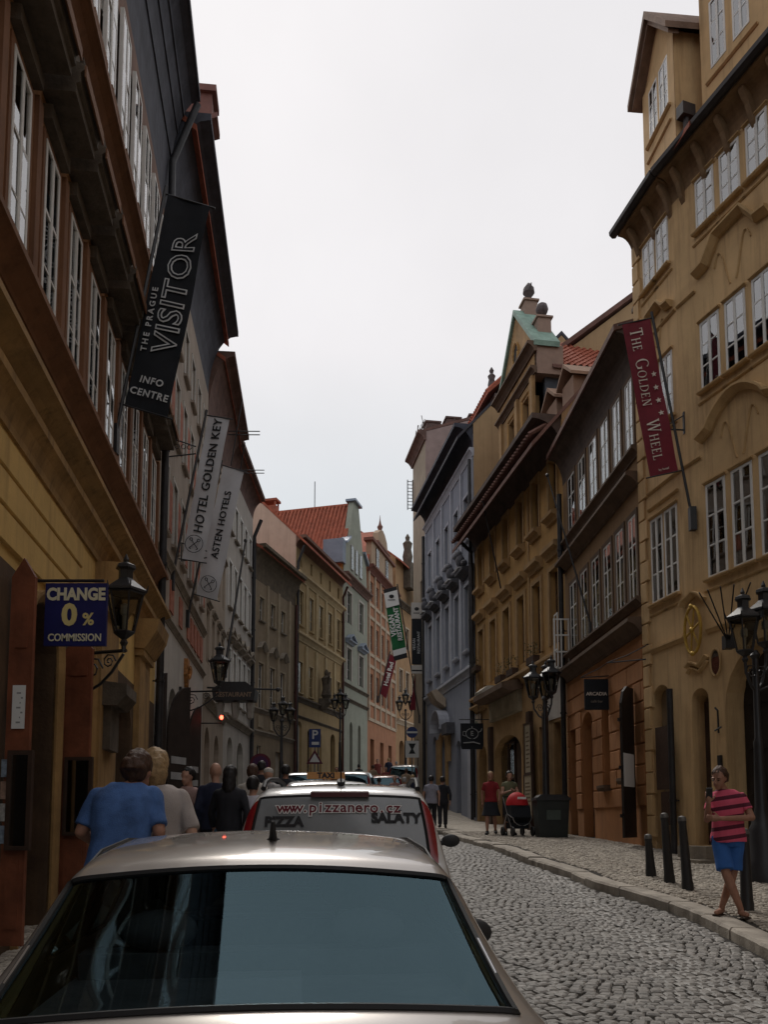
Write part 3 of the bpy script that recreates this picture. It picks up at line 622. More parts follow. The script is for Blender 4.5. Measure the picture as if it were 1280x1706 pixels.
b = MB(); b.lathe([(.2, 0), (.3, .2), (.22, .55), (.26, .95), (.3, 1.15), (.1, 1.32), (.13, 1.45), (.12, 1.55), (.02, 1.68)], 12, (3.95, -.35, 8.5)); b.prism([(.02, 7.9), (-.15, 7.9), (-.6, 8.3), (-.6, 8.5), (.02, 8.5)], 3.65, 4.25)
b.tube([(3.75, -.5, 9.4), (3.6, -.62, 9.7), (3.8, -.6, 9.95)], .07, 6)
L6.part(b, 'statue', DSTONE, smooth=True)
L6.pipe(7.75, 3.2, 15., m=mat('rusty_drainpipe', (.06, .022, .018)), r=.075, top=(-.1, -.3, 1.)); L6.pipe(.05, 3.2, 14.8, m=PIPE, r=.07, top=(-.05, -.35, 1.2))

GREEN = mat('pale_green_plaster', (.27, .285, .235), .9, .12, 1.3, .15, 35, stain=(.2, .21, .17))
L7 = House('pale green gabled house with ribbed red tile roof and skylight', (-2.54, 49.), (-1.12, 54.3), 3.2, GREEN)
hw = [(.75, 1.75, 14.1, 16.1), (3.4, 4.4, 14.1, 16.1), (.75, 1.75, 10.5, 12.5), (3.4, 4.4, 10.5, 12.5)]
hg = [(1.5, 2.1, 3.2, 7.9, .4), (3.3, 3.9, 3.2, 7.9, .4)]
L7.wall(3.1, 17.0, hw + hg)
for a in hw: L7.win(*a, 2, 3, GREYW, cells=False); L7.surround(*a, PALE, .12, .05)
for x in (1.25, 3.9): L7.hood(x - .75, x + .75, 12.75, .2, .35, mat('blue_grey_sheet_metal', (.22, .26, .32)), gable=.35)
for a in hg: L7.box(a[0], a[1], .25, .3, a[2], a[3] - .02, 'door', WOODD)
L7.mould(10.0, 10.2, .15, m=DSTONE, name='string_cornice'); L7.mould(9.1, 9.3, .15, m=DSTONE, name='string_cornice'); L7.mould(16.6, 17.1, .4, m=mat('brown_eave', (.13, .075, .06)))
b = MB(); b.prism([(.1, 17.0), (5.39, 17.0), (5.1, 19.), (4.3, 19.6), (3.6, 21.6), (3.3, 22.4), (2.2, 22.4), (1.9, 21.6), (1.2, 19.6), (.4, 19.)], .0, .35, axis='y'); g_ = L7.part(b, 'gable', GREEN)
b = MB(); b.prism([(2.0, 22.4), (3.5, 22.4), (3.5, 22.55), (2.0, 22.55)], -.2, .5, axis='y'); L7.part(b, 'gable_coping', LEAD)
b = MB(); b.prism([(.3, 19.0), (1.15, 19.6), (1.15, 19.75), (.3, 19.15)], -.2, .5, axis='y'); L7.part(b, 'gable_coping', LEAD)
b = MB(); b.prism([(4.35, 19.6), (5.2, 19.), (5.2, 19.15), (4.35, 19.75)], -.2, .5, axis='y'); L7.part(b, 'gable_coping', LEAD)
b = MB(); b.box(-.35, .25, -.1, 1.2, 17.6, 19.1)
L7.part(b, 'sheet_metal_cladding', mat('blue_grey_sheet_metal', (.22, .26, .32), .6, .15, 2, .05))
for x in (1.55, 2.5, 3.45): L7.win(x, x + .5, 17.7, 19.3, 1, 2, GREYW, y=-.08, cells=False)
rf = L7.shell(3.1, 17.6, 8.5, 4.6, .1, ridge='y', side=mat('orange_wall', (.42, .2, .06)))
b = MB(); n = 30                                         # tile ribs running down the slope that faces the viewer
for k in range(n):
    y_ = .5 + 7.9 * k / n; b.tube([(-.12, y_, 17.72), (2.62, y_, 22.36)], .085, 6)
for k in range(n): b.tube([(5.5 + .1, .5 + 7.9 * k / n, 17.7), (2.85, .5 + 7.9 * k / n, 22.36)], .085, 5)
b.tube([(2.745, .3, 22.42), (2.745, 8.5, 22.42)], .13, 8)
stuff(b.build('roof_tiles', TILE, rf))
b = MB(); sl = (22.3 - 17.7) / 2.75; P = lambda x, d: (x, 17.7 + sl * x + d)
b.prism([P(1.2, .06), P(2.1, .06), (2.05, P(2.1, .22)[1]), (1.12, P(1.2, .22)[1])], 5.9, 6.9, axis='y'); o = L7.part(b, 'skylight', LEAD)
b = MB(); b.quad((1.17, 6.0, P(1.2, .235)[1]), (2.03, 6.0, P(2.1, .235)[1]), (2.03, 6.8, P(2.1, .235)[1]), (1.17, 6.8, P(1.2, .235)[1])); b.build('pane', glass('skylight_glass', (.5, .5, .5), 2.4, 0), o)
b = MB().box(2.5, 3.1, 5.6, 6.8, 21.6, 22.9).box(2.4, 3.2, 5.5, 6.9, 23.2, 23.35)
for q in ((2.5, 5.6), (3.0, 5.6), (2.5, 6.7), (3.0, 6.7)): b.box(q[0], q[0] + .1, q[1], q[1] + .1, 22.9, 23.2)
L7.part(b, 'chimney', TILE); L7.part(MB().tube([(2.75, 2.9, 22.4), (2.75, 2.9, 24.3)], .03, 6), 'antenna', IRON)

SALM = mat('orange_plaster', (.33, .155, .085), .9, .18, 1.3, .15, 35, stain=(.2, .095, .055))
CREAM = mat('cream_trim', (.42, .34, .255), .9, .1, 2, .15, 35, stain=(.36, .28, .2))
L8 = House('orange house with cream grid of pilasters and small scrolled gable', (-1.12, 54.3), (.91, 62.), 3.9, SALM)
cx8 = [1.0 + 1.5 * k for k in range(5)]
hw = [(x - .35, x + .35, z0, z1) for x in cx8 for z0, z1 in ((16.9, 18.3), (13.4, 15.2), (10.0, 11.8))]
L8.wall(3.8, 19.0, hw + [(x - .5, x + .5, 3.9, 7.3) for x in (1.2, 3.8, 6.2)])
for a in hw: L8.win(*a, 2, 3, GREYW, cells=False)
for x in [.2 + 1.5 * k for k in range(6)]: L8.box(x - .08, x + .14, -.1, .02, 8.6, 18.9, 'pilaster', CREAM)
for z_ in (8.5, 9.6, 12.2, 13.0, 15.6, 16.5): L8.box(.05, 7.9, -.07, .02, z_, z_ + .22, 'band', CREAM)
L8.mould(18.8, 19.3, .45, m=mat('dark_red_eave', (.15, .06, .045), .85, .2)); L8.shell(3.8, 19.2, 8, 3.6, .3, ridge='y', side=SALM)
b = MB(); b.prism([(.8, 19.3), (7.1, 19.3), (6.9, 21.3), (5.6, 21.5), (5.2, 22.5), (4.6, 22.9), (4.0, 23.05), (3.4, 22.9), (2.8, 22.5), (2.4, 21.5), (1.0, 21.3)], -.02, .4, axis='y')
L8.part(b, 'gable', mat('tan_gable', (.33, .235, .16), .9, .15, 2, .15))
b = MB(); b.box(.7, 7.2, -.2, .5, 21.25, 21.45).lathe([(.25, 0), (.14, .15), (.22, .4), (.1, .6), (.04, .9), (.01, 1.3)], 8, (4.0, .2, 22.95)).box(2.3, 5.7, -.15, .45, 21.6, 21.75)
L8.part(b, 'gable_ornament', mat('dark_red_stone', (.17, .08, .06), .85, .2))
for x in (2.0, 4.7): L8.win(x, x + .7, 19.7, 21.1, 2, 2, BROWNW, y=-.09, cells=False)
L9 = House('far yellow-orange house where the street bends behind the green cloth', (.91, 62.), (4.2, 71.), 4.8, mat('far_orange_yellow_plaster', (.31, .19, .10), .9, .15, 1.3, .15, stain=(.28, .16, .07)))
hw = [(x - .4, x + .4, z0, z1) for x in (1.2, 2.8, 4.4, 6.0) for z0, z1 in ((15.5, 17.2), (11.8, 13.6))]
L9.wall(4.7, 22.3, hw + [(.8, 2.0, 4.8, 8.0, .5), (3.2, 4.4, 4.8, 8, .5)])
for a in hw: L9.win(*a, 2, 3, GREYW, cells=False); L9.surround(*a, CREAM, .12, .05)
L9.mould(18.6, 19.0, .4, m=DSTONE); L9.shell(4.7, 22.3, 8, 3.2, .5); L9.mould(9.2, 9.6, .3, m=CREAM, name='string_cornice')
b = MB(); b.box(1.9, 3.0, -.6, .4, 20.4, 22.6); L9.part(b, 'parapet_pedestal', DSTONE)
b = MB(); b.lathe([(.35, 0), (.42, .5), (.3, 1.1), (.4, 1.6), (.15, 1.85), (.2, 2.1), (.03, 2.4)], 10, (2.4, -.2, 22.6)); L9.part(b, 'statue', DSTONE, smooth=True)
b = MB()
for q in range(6):
    a, c = 2.5 + q * .35, 2.5 + (q + 1) * .35; ya, yb = -.75 - .12 * (q % 2), -.75 - .12 * ((q + 1) % 2)
    b.quad((a, ya, 18.3 + .3 * q), (c, yb, 18.6 + .3 * q), (c, yb, 22.1 - .25 * q), (a, ya, 22.35 - .25 * q))
o = L9.part(b, 'green_netting', mat('green_net', (.03, .30, .22), .8, .2, 4, .2))
# ---------------------------------------------------------------- right row of houses, near to far
HONEY = mat('honey_yellow_plaster', (.56, .38, .195), .9, .13, 1.1, .18, 35, stain=(.32, .2, .095), stain_amt=.8)
HONEY2 = mat('honey_stone_trim', (.48, .32, .155), .9, .15, 2, .2, 35, stain=(.26, .16, .065), stain_amt=.5)
GUTT = mat('dark_gutter', (.05, .045, .045), .55, .3, 3, .1, metal=.3)
# yellow corner house: two fronts meeting at a slight angle (sub-frame), long front runs on behind the frame
A1, C1, B1 = (5.5, 16.86), (5.81, 15.25), (5.81 + .34 * 13.5, 1.75)
R1 = House('tall honey-yellow house with golden wheel relief and white casements', A1, C1, .2, HONEY)
d1 = math.atan2(B1[1] - C1[1], B1[0] - C1[0]) - R1.rz
R1b = R1.sub(R1.len, d1); R1b.len = math.hypot(B1[0] - C1[0], B1[1] - C1[1])
rows = ((6.08, 7.86), (9.7, 11.03), (12.88, 13.9))
ha = [(x, x + .47, a, c) for a, c in rows for x in (.42, .96)]
R1.wall(.2, 14.6, ha + [(.27, .97, .3, 4.38, .35)], name='wall')
bc = [.64, 1.29, 1.95]; bcol = bc + [x + 3.3 for x in bc] + [x + 6.6 for x in bc]
hb = [(x, x + .5, a, c) for a, c in rows for x in bcol]
hg = [(.06, .52, 1.18, 4.1, .23), (.93, 3.2, .2, 4.75, 1.13), (4.6, 6.4, .2, 4.4, .9), (8, 10, .2, 4.4, 1.)]
R1b.wall(-.2, 14.6, hb + hg, name='wall', depth=.45)
for h, hs_ in ((R1, ha), (R1b, hb)):
    for a in hs_:
        h.win(*a, 2, 3, WHITE, y=-.015, fw=.05, mw=.03, curtain=random.choice((.95, .95, .9, .6)) if a[2] < 12 else random.choice((0, 0, .5))); h.sill(a[0], a[1], a[2], HONEY2, .1, .06); h.hood(a[0] - .04, a[1] + .04, a[3] + .01, .05, .06, HONEY2)
        h.line([(a[0] - .1, a[2] - .22), (a[1] + .12, a[2] - .22)], .04, .035, HONEY2)
# wavy and stepped hood mouldings with curling stucco lines under them
def wave_hood(h, x0, x1, z, up, ang=False):
    xm = (x0 + x1) / 2; w = x1 - x0
    if ang: p = [(x0 - .1, z), (x0 + .12 * w, z + .04), (x0 + .3 * w, z + up), (x1 - .3 * w, z + up + .05), (x1 - .12 * w, z + .04), (x1 + .1, z)]
    else: p = [(x0 - .15, z)] + [(x0 + .08 * w + .84 * w * q / 14, z + .1 + up * math.sin(math.pi * q / 14) ** .8) for q in range(15)] + [(x1 + .15, z)]
    h.line(p, .13, .17, HONEY2, 'hood_moulding')
    for sgn in (-1, 1):
        pts = [(xm + sgn * (.55 - .035 * q) * w * .5, z - .15 + up * .75 * math.sin(q * .33) - .02 * q) for q in range(14)]
        h.line(pts, .028, .03, HONEY2, 'stucco_scroll')
for k in range(3):
    o_ = 3.3 * k; wave_hood(R1b, .72 + o_, 2.35 + o_, 8.75, .42); wave_hood(R1b, .72 + o_, 2.35 + o_, 12.0, .4, True)
R1.line([(.36, 8.1), (1.5, 8.1)], .05, .05, HONEY2); wave_hood(R1, .42, 1.42, 11.95, .2, True)
for zz in (8.45, 11.75): R1.line([(.36, zz), (R1.len - .02, zz)], .05, .05, HONEY2, 'string_course'); R1b.line([(.02, zz), (.55, zz)], .05, .05, HONEY2, 'string_course')
R1.line([(.05, 5.12), (R1.len - .05, 5.12)], .1, .07, HONEY2, 'string_course'); R1b.line([(.56, 5.12), (R1b.len, 5.12)], .1, .07, HONEY2, 'string_course')
z = 1.3; k = 0
while z < 14.2:                                          # corner quoins, each its own block
    R1.part(MB().prism([(.02, z), (-.035, z + .008), (-.045, z + .02), (-.045, z + .41), (-.035, z + .422), (.02, z + .43)], .015, .24 if k % 2 else .33), 'quoin', HONEY); z += .445; k += 1
# golden wheel relief on the bend
b = MB(); n = 28; cx, cz, rx, rz = .27, 5.2, .22, .45
ring = [(cx + rx * math.cos(2 * math.pi * q / n), -.10, cz + rz * math.sin(2 * math.pi * q / n)) for q in range(n + 1)]
b.tube(ring, .03, 6, cap=False)
for q in range(6):
    t = math.pi * q / 3 + .25; b.tube([(cx, -.11, cz), (cx + rx * math.cos(t), -.1, cz + rz * math.sin(t))], .02, 6)
b.ell((cx, -.12, cz), .045, .05, .06, 10, 6)
for t in (math.pi / 2, -math.pi / 2): b.ell((cx, -.12, cz + rz * math.sin(t)), .05, .04, .05, 8, 5)
b = b; wheel = R1b.part(b, 'golden_wheel_relief', GOLD, smooth=True)
R1b.line([(-.06, 5.72), (.0, 5.8), (.14, 5.84), (.27, 5.9), (.4, 5.84), (.54, 5.72)], .1, .13, HONEY2, 'relief_hood')
R1b.line([(.0, 4.52), (.1, 4.6), (.22, 4.56), (.33, 4.5), (.44, 4.56), (.56, 4.66)], .08, .1, HONEY2, 'relief_scroll')
R1b.line([(.0, 4.42), (.1, 4.5), (.22, 4.46), (.33, 4.4), (.44, 4.46), (.56, 4.56)], .05, .07, HONEY2, 'relief_scroll')
b = MB(); b.lathe([(.13, 0), (.13, .012)], 24); me = b.mesh('oval_window', ROOM)
o = put('oval_window', me, R1.root); o.matrix_local = R1b.base @ Matrix.Translation((.75, -.004, 4.5)) @ Matrix.Rotation(R(90), 4, 'X') @ Matrix.Diagonal((.8, 1.7, 1, 1))
MB().lathe([(.128, .013), (.128, .016)], 24).build('pane', GLASS, o)
b = MB(); n = 24; b.tube([(.75 + .13 * math.cos(2 * math.pi * q / n), -.02, 4.5 + .25 * math.sin(2 * math.pi * q / n)) for q in range(n + 1)], .022, 6, cap=False); R1b.part(b, 'oval_surround', HONEY2, smooth=True)
# doors: narrow arched door with two stone steps, dark gateway, grey board by the pipe
b = MB(); b.box(.07, .51, .28, .34, 1.2, 3.88); 
for q in range(3): b.box(.12, .46, .26, .28, 1.35 + .8 * q, 1.98 + .8 * q)
R1b.part(b, 'door', WOODD)
R1b.box(-.12, .85, -.62, -.02, .55, .94, 'door_step', STONE); R1b.box(-.05, .72, -.34, -.01, .942, 1.17, 'door_step', STONE)
for x in (.95, 2.08):
    b = MB(); b.box(x, x + 1.1, .4, .44, .3, 4.7)
    for q in range(5): b.box(x + .1, x + 1.0, .37, .4, .5 + q * .8, 1.2 + q * .8)
    R1b.part(b, 'gate_leaf', mat('black_gate_wood', (.022, .018, .016), .5, .3, 3, .2))
b = MB(); b.box(.29, .95, .2, .26, .6, 4.3); R1.part(b, 'door', mat('grey_brown_door', (.22, .16, .1), .8, .2, 3, .1))
R1.box(.6, 1.07, -.14, -.09, 2.25, 3.5, 'menu_case', WOODD); R1.box(.75, 1.07, -.14, -.09, 1.55, 2.2, 'menu_case', WOODD)
R1.pipe(1.17, 1., 4.2, r=.06, y=-.13)
b = MB(); b.tube([(.8, -.05, 3.2), (.8, -.05, 3.45), (.84, -.09, 3.6), (.78, -.09, 3.66)], .018, 6).tube([(.72, -.06, 3.25), (.88, -.06, 3.3)], .015, 6).box(.74, .82, -.05, 0, 2.55, 2.8).box(.74, .82, -.05, 0, 2.0, 2.45); R1b.part(b, 'intercom', IRON)
# eave with brackets, gutter, dormer with pediment, set-back attic
for h, x1 in ((R1, R1.len), (R1b, R1b.len)):
    h.cove(13.98, 14.5, .3, 0, x1, mat('brown_cove', (.22, .14, .075), .9, .25, 2, .2, stain=(.1, .065, .045)), board=.05)
    x = .25
    while x < x1:
        h.part(MB().prism([(.0, 13.75), (-.06, 13.85), (-.15, 14.15), (-.28, 14.36), (-.28, 14.43), (.0, 14.45)], x, x + .1), 'eave_bracket', mat('brown_cove', (.22, .14, .075))); x += .62
    b = MB(); x0 = -.12 if h is R1 else -.03
    n = 6; prof = [(-.5, 14.52)] + [(-.6 + .13 * -math.cos(math.pi * q / n), 14.54 - .13 * math.sin(math.pi * q / n)) for q in range(n + 1)]
    b.prism([(-.5, 14.62), (-.49, 14.54), (-.42, 14.48), (-.34, 14.5), (-.32, 14.62)], x0, x1); h.part(b, 'gutter', GUTT, smooth=True)
b = MB(); b.quad((0, .001, .2), (0, 8, .2), (0, 8, 19.5), (0, 2.2, 18.), (0, .001, 14.6)); R1.part(b, 'side_wall', HONEY)
for h, x1 in ((R1, R1.len), (R1b, R1b.len)):
    h.part(MB().prism([(-.36, 14.6), (3.2, 18.4), (8, 18.4), (8, 18.2), (3.2, 18.2), (-.36, 14.5)], -.02, x1 + (1.2 if h is R1 else 0)), 'roof', TILE)
# pediment dormer on the bend
D = R1.sub(.5, R(-6)); D.wall(14.7, 17.35, [(.3, .72, 16.05, 17.15), (.8, 1.22, 16.05, 17.15)], 0, 1.5, name='dormer_wall', y=.05)
for x in (.3, .8): D.win(x, x + .42, 16.05, 17.15, 2, 3, WHITE, y=.05, mw=.03)
D.line([(.2, 15.95), (1.34, 15.95)], .06, .06, HONEY2, y=.05); D.line([(.2, 15.62), (1.34, 15.62)], .04, .04, HONEY2, y=.05)
b = MB(); b.prism([(0, 17.35), (1.5, 17.35), (.75, 18.35)], .08, .3, axis='y').box(0, .05, .06, 2.6, 14.7, 17.35).box(1.45, 1.5, .06, 2.6, 14.7, 17.35); D.part(b, 'dormer_gable', HONEY)
b = MB(); b.prism([(-.22, 17.2), (.75, 18.4), (1.72, 17.2), (1.72, 17.34), (.75, 18.58), (-.22, 17.34)], -.2, 2.8, axis='y').prism([(-.16, 17.14), (.75, 18.28), (1.66, 17.14), (1.66, 17.24), (.75, 18.42), (-.16, 17.24)], -.12, .1, axis='y')
D.part(b, 'dormer_roof', mat('brown_roof_edge', (.19, .125, .09), .85, .25, 4, .2))
R1b.wall(14.6, 18.4, [(1.02, 1.42, 15.98, 17.35), (1.6, 2.0, 15.98, 17.35), (3.6, 4.0, 15.98, 17.35), (4.2, 4.6, 15.98, 17.35)], .75, 8.5, name='attic_wall', y=.15)
for x in (1.02, 1.6, 3.6, 4.2): R1b.win(x, x + .4, 15.98, 17.35, 2, 3, WHITE, y=.14, mw=.03)
R1b.line([(.9, 15.75), (2.2, 15.75)], .05, .05, HONEY2, y=.15); b = MB(); b.box(.75, .8, .16, 3.2, 14.6, 18.4); R1b.part(b, 'attic_side_wall', HONEY)
R1b.part(MB().prism([(-.3, 18.35), (3.2, 19.0), (3.2, 19.2), (-.3, 18.55)], .6, 8.6), 'attic_roof', mat('brown_roof_edge', (.19, .125, .09)))
b = MB(); b.box(.42, .62, -.2, .1, 15.35, 15.6).tube([(.52, -.05, 15.35), (.52, -.05, 14.6)], .06, 8); R1b.part(b, 'downpipe_hopper', GUTT)

TERRA = mat('terracotta_plaster', (.37, .17, .07), .9, .15, 1.2, .2, 35, stain=(.2, .1, .05), stain_amt=.5)
UMBER = mat('umber_plaster', (.265, .165, .085), .9, .15, 1.2, .2, 35, stain=(.15, .095, .05), stain_amt=.5)
UMB2 = mat('dark_umber_trim', (.115, .075, .05), .85, .25, 2, .2, 30, stain=(.06, .04, .03))
R2 = House('brown house with terracotta block ground floor and rows of tall white windows', (5.3, 23.2), A1, .9, UMBER)
cw = [(.62, 1.3), (1.72, 2.36), (2.78, 3.4), (3.77, 4.36), (4.72, 5.26), (5.6, 6.1)]
ht = [(a, c, 9.78, 11.42) for a, c in cw]; hl = [(a, c, 6.42, 8.3) for a, c in cw]
R2.wall(5.6, 12.45, ht + hl, name='upper_wall')
for a in ht: R2.win(*a, 2, 4, WHITE, y=-.02, transom=(.33, .66)); R2.surround(*a, UMB2, .1, .03)
for a in hl: R2.win(*a, 2, 4, WHITE, y=-.02, transom=(.33, .66), curtain=random.choice((.9, .9, .5, 0))); R2.surround(*a, UMB2, .1, .03)
R2.mould(9.5, 9.74, .16, m=UMB2, name='sill_cornice'); R2.mould(8.85, 9.15, .3, m=UMB2, name='string_cornice'); R2.mould(6.2, 6.4, .16, m=UMB2, name='sill_cornice'); R2.mould(5.6, 5.95, .34, m=UMB2, name='string_cornice')
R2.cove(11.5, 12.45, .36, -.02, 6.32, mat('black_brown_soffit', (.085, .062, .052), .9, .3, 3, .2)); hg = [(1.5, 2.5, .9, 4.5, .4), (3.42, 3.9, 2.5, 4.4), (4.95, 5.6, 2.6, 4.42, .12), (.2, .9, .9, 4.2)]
R2.wall(.8, 5.6, hg, m=TERRA, name='ground_floor_wall')
R2.shell(.8, 12.45, 8, 1.2, .48, side=UMBER, tile=mat('brown_tile', (.14, .075, .06), .85, .3, 3, .2))
z = 1.95; k = 0
while z < 5.4:                                           # terracotta blocks laid proud of the wall, open joints between
    zt = min(z + .43, 5.56); x = .05; off = .28 * (k % 2)
    edges = [.05]; t = .05 + (.3 if k % 2 else .58)
    while t < 6.28: edges.append(t); t += .58
    edges.append(6.3)
    for a, c in zip(edges, edges[1:]):
        segs = [(a, c)]
        for h_ in hg:
            if zt > h_[2] - .02 and z < h_[3] + .02:
                ns = []
                for p, q in segs:
                    if h_[1] + .04 <= p or h_[0] - .04 >= q: ns.append((p, q))
                    else:
                        if h_[0] - .04 - p > .05: ns.append((p, h_[0] - .04))
                        if q - h_[1] - .04 > .05: ns.append((h_[1] + .04, q))
                segs = ns
        for p, q in segs:
            j = random.uniform(-.008, .008)
            R2.part(MB().prism([(.02, z), (-.02 + j, z), (-.035 + j, z + .018), (-.035 + j, zt - .032), (-.02 + j, zt - .014), (.02, zt - .014)], p + .008, q - .008), 'wall_block', TERRA)
    z += .445; k += 1
R2.box(1.5, 2.5, .25, .3, .9, 4.45, 'door', mat('terracotta_door', (.2, .1, .055), .8, .2, 3, .15)); R2.win(3.42, 3.9, 2.5, 4.4, 1, 3, BROWNW, y=.16); R2.win(4.95, 5.6, 2.6, 4.4, 1, 3, GREYW, y=.16)
R2.sill(3.42, 3.9, 2.5, UMB2, .2, .15); R2.sill(4.95, 5.6, 2.6, UMB2, .2, .15); R2.box(.2, .9, .2, .25, .9, 4.2, 'door', WOODD)
o = MB().prism([(0, 1.28), (.75, 1.28), (.75, 4.1), (.62, 4.36), (.4, 4.5), (0, 4.5)], -.05, 0, axis='y').build('shutter_leaf', mat('black_gate_wood', (.022, .018, .016)), R2.root); o.matrix_local = R2.base @ Matrix.Translation((5.75, -.05, 0)) @ Matrix.Rotation(R(-38), 4, 'Z')
MB().box(.1, .72, .002, .01, 2.35, 3.05).build('paper_menu', LETTERW, o)
for zz in (1.7, 2.7, 3.7): MB().box(.75, .9, -.04, -.01, zz, zz + .07).build('hinge', IRON, o)
R2.pipe(.12, 1.3, 11.2, r=.075, y=-.15); b = MB(); b.box(5.5, 6.05, .3, .9, 12.4, 13.3); b.box(5.45, 6.1, .25, .95, 13.3, 13.4); R2.part(b, 'chimney', DSTONE)

b = MB()
for y0_, y1_ in ((-.02, -.06), (-.44, -.48), (-.24, -.27)): b.box(.45, .48, y1_, y0_, 5.95, 7.4)
for zz in (5.95, 6.42, 6.9, 7.36): b.box(.451, .479, -.44, -.06, zz, zz + .04)
R2.part(b, 'open_casement', WHITE)
b = MB()
for x_ in (.62, .95): b.box(x_, x_ + .035, -.5, -.47, 5.9, 7.45)
for zz in (5.9, 6.4, 7.41): b.box(.655, .95, -.5, -.47, zz, zz + .04)
R2.part(b, 'open_casement', WHITE)
SAND = mat('sandy_orange_plaster', (.40, .235, .085), .9, .16, 1.2, .2, 35, stain=(.19, .125, .065), stain_amt=.6)
SAND2 = mat('sandstone_trim', (.34, .215, .10), .9, .2, 2, .2, 30, stain=(.15, .1, .06))
R3 = House('sandy orange house with urn-topped gable and dark shopfront', (3.76, 32.8), (5.3, 23.2), 1.0, SAND)
cx3 = [.95, 2.6, 4.25, 5.85, 7.4, 8.95]
h1_ = [(x - .37, x + .37, 6.95, 9.25) for x in cx3]; h2_ = [(x - .33, x + .33, 11.0, 12.7) for x in cx3]
R3.wall(6.4, 13.6, h1_ + h2_, name='upper_wall')
for a in h1_: R3.win(*a, 2, 4, BROWNW, y=.16, transom=(.35, .68)); R3.surround(*a, SAND2, .14, .06); R3.hood(a[0] - .2, a[1] + .2, 9.62, .34, .26, SAND2)
for a in h2_: R3.win(*a, 2, 3, BROWNW, y=.16); R3.surround(*a, SAND2, .1, .05); R3.hood(a[0] - .12, a[1] + .12, 10.68, .26, .26, SAND2, 'sill_bracket')
R3.box(6.62, 6.74, -.04, .02, 6.6, 12.6, 'lisene', SAND2); R3.mould(6.25, 6.6, .3, 0, 9.7, SAND2, 'string_cornice')
hg = [(.35, 1.5, 1.0, 4.6, .5), (2.5, 5.6, 1.0, 4.7, .7), (5.75, 6.4, 1., 4.9), (7.35, 7.9, 1.0, 4.6), (8.6, 9.2, 1.0, 4.6)]
R3.wall(.9, 6.4, hg, m=SAND2, name='ground_floor_wall')
R3.box(8.2, 9.68, -.03, .02, 4.7, 6.2, 'white_wall_panel', PALE)
b = MB(); b.box(2.4, 5.75, -.16, .0, 5.35, 6.1); o = R3.part(b, 'shop_sign_board', mat('faded_sign_board', (.26, .22, .15), .8, .25, 2, .1)); MB().box(2.5, 5.65, -.175, -.161, 5.42, 6.03).build('sign_panel', mat('sign_face', (.30, .25, .17), .8, .35, 2, .05), o)
b = MB(); b.prism([(.0, 6.1), (-.5, 6.0), (-.75, 6.12), (-.75, 6.3), (.0, 6.45)], 2.3, 5.9); R3.part(b, 'awning_box', UMB2)
b = MB(); b.prism([(-.1, 6.28), (-.7, 6.22), (-.78, 6.4), (-.55, 6.58), (-.1, 6.6)], 2.6, 3.5); R3.part(b, 'awning_roll', mat('pale_canvas', (.5, .47, .4), .85, .15, 4, .2))
for x in (2.1, 6.5): R3.box(x, x + .3, -.14, .0, 1.1, 5.2, 'shop_pilaster', WOODD)
R3.box(2.6, 5.5, .28, .33, 1.0, 1.8, 'stall_riser', WOODD); R3.win(2.6, 4.1, 1.8, 4.5, 2, 2, WOODD, y=.25, cells=False); R3.box(4.2, 5.5, .3, .34, 1.8, 4.4, 'shop_door', WOODD)
for a, c, zz, z1, k in ((6.55, 7.1, 3.2, 4.75, 0), (6.45, 7.15, 1.75, 3.1, 1), (8.25, 8.55, 3.1, 4.9, 0), (8.25, 8.55, 1.6, 3.0, 1)):
    o = R3.box(a, c, -.2, -.15, zz, z1, 'menu_board', mat('cream_menu_board', (.33, .28, .2), .7, .15, 3, .05)); bb = MB()
    for q in range(9): bb.box(a + .1, c - .1 - .05 * (q % 3), -.205, -.2005, zz + .15 + q * (z1 - zz - .3) / 9, zz + .2 + q * (z1 - zz - .3) / 9)
    bb.build('print', mat('brown_print', (.14, .1, .06), .8, 0, bump=0), o)
    bb = MB(); bb.box(a - .05, c + .05, -.22, -.15, z1, z1 + .05).box(a - .05, c + .05, -.22, -.15, zz - .05, zz).box(a - .05, a, -.22, -.15, zz, z1).box(c, c + .05, -.22, -.15, zz, z1); bb.build('board_frame', WOODD, o)
R3.box(.3, .95, -.12, -.05, 4.7, 5.9, 'house_sign_panel', CREAM); b = MB(); b.ell((.62, -.13, 5.3), .2, .05, .3, 10, 6).ell((.5, -.14, 5.55), .1, .05, .12, 8, 5).ell((.75, -.14, 5.1), .12, .05, .14, 8, 5); R3.part(b, 'house_sign_relief', mat('grey_green_relief', (.17, .18, .13), .8, .3, 6, .1), smooth=True)
R3.mould(6.0, 6.25, .3, .0, 1.6, SAND2, 'string_cornice')
R3.cove(12.75, 13.75, .85, 0, 9.65, mat('dark_brown_soffit', (.085, .06, .05), .9, .3, 3, .2, stain=(.045, .035, .03)))
rf = R3.shell(.9, 13.75, 9, 5.2, .95, side=UMBER, tile=mat('brown_tile', (.14, .075, .06)))
b = MB()
for k in range(44): b.tube([(.1 + k * .22, -.98, 13.1), (.1 + k * .22, .2, 13.85)], .07, 5)
stuff(b.build('eave_tiles', mat('brown_tile', (.14, .075, .06)), rf))
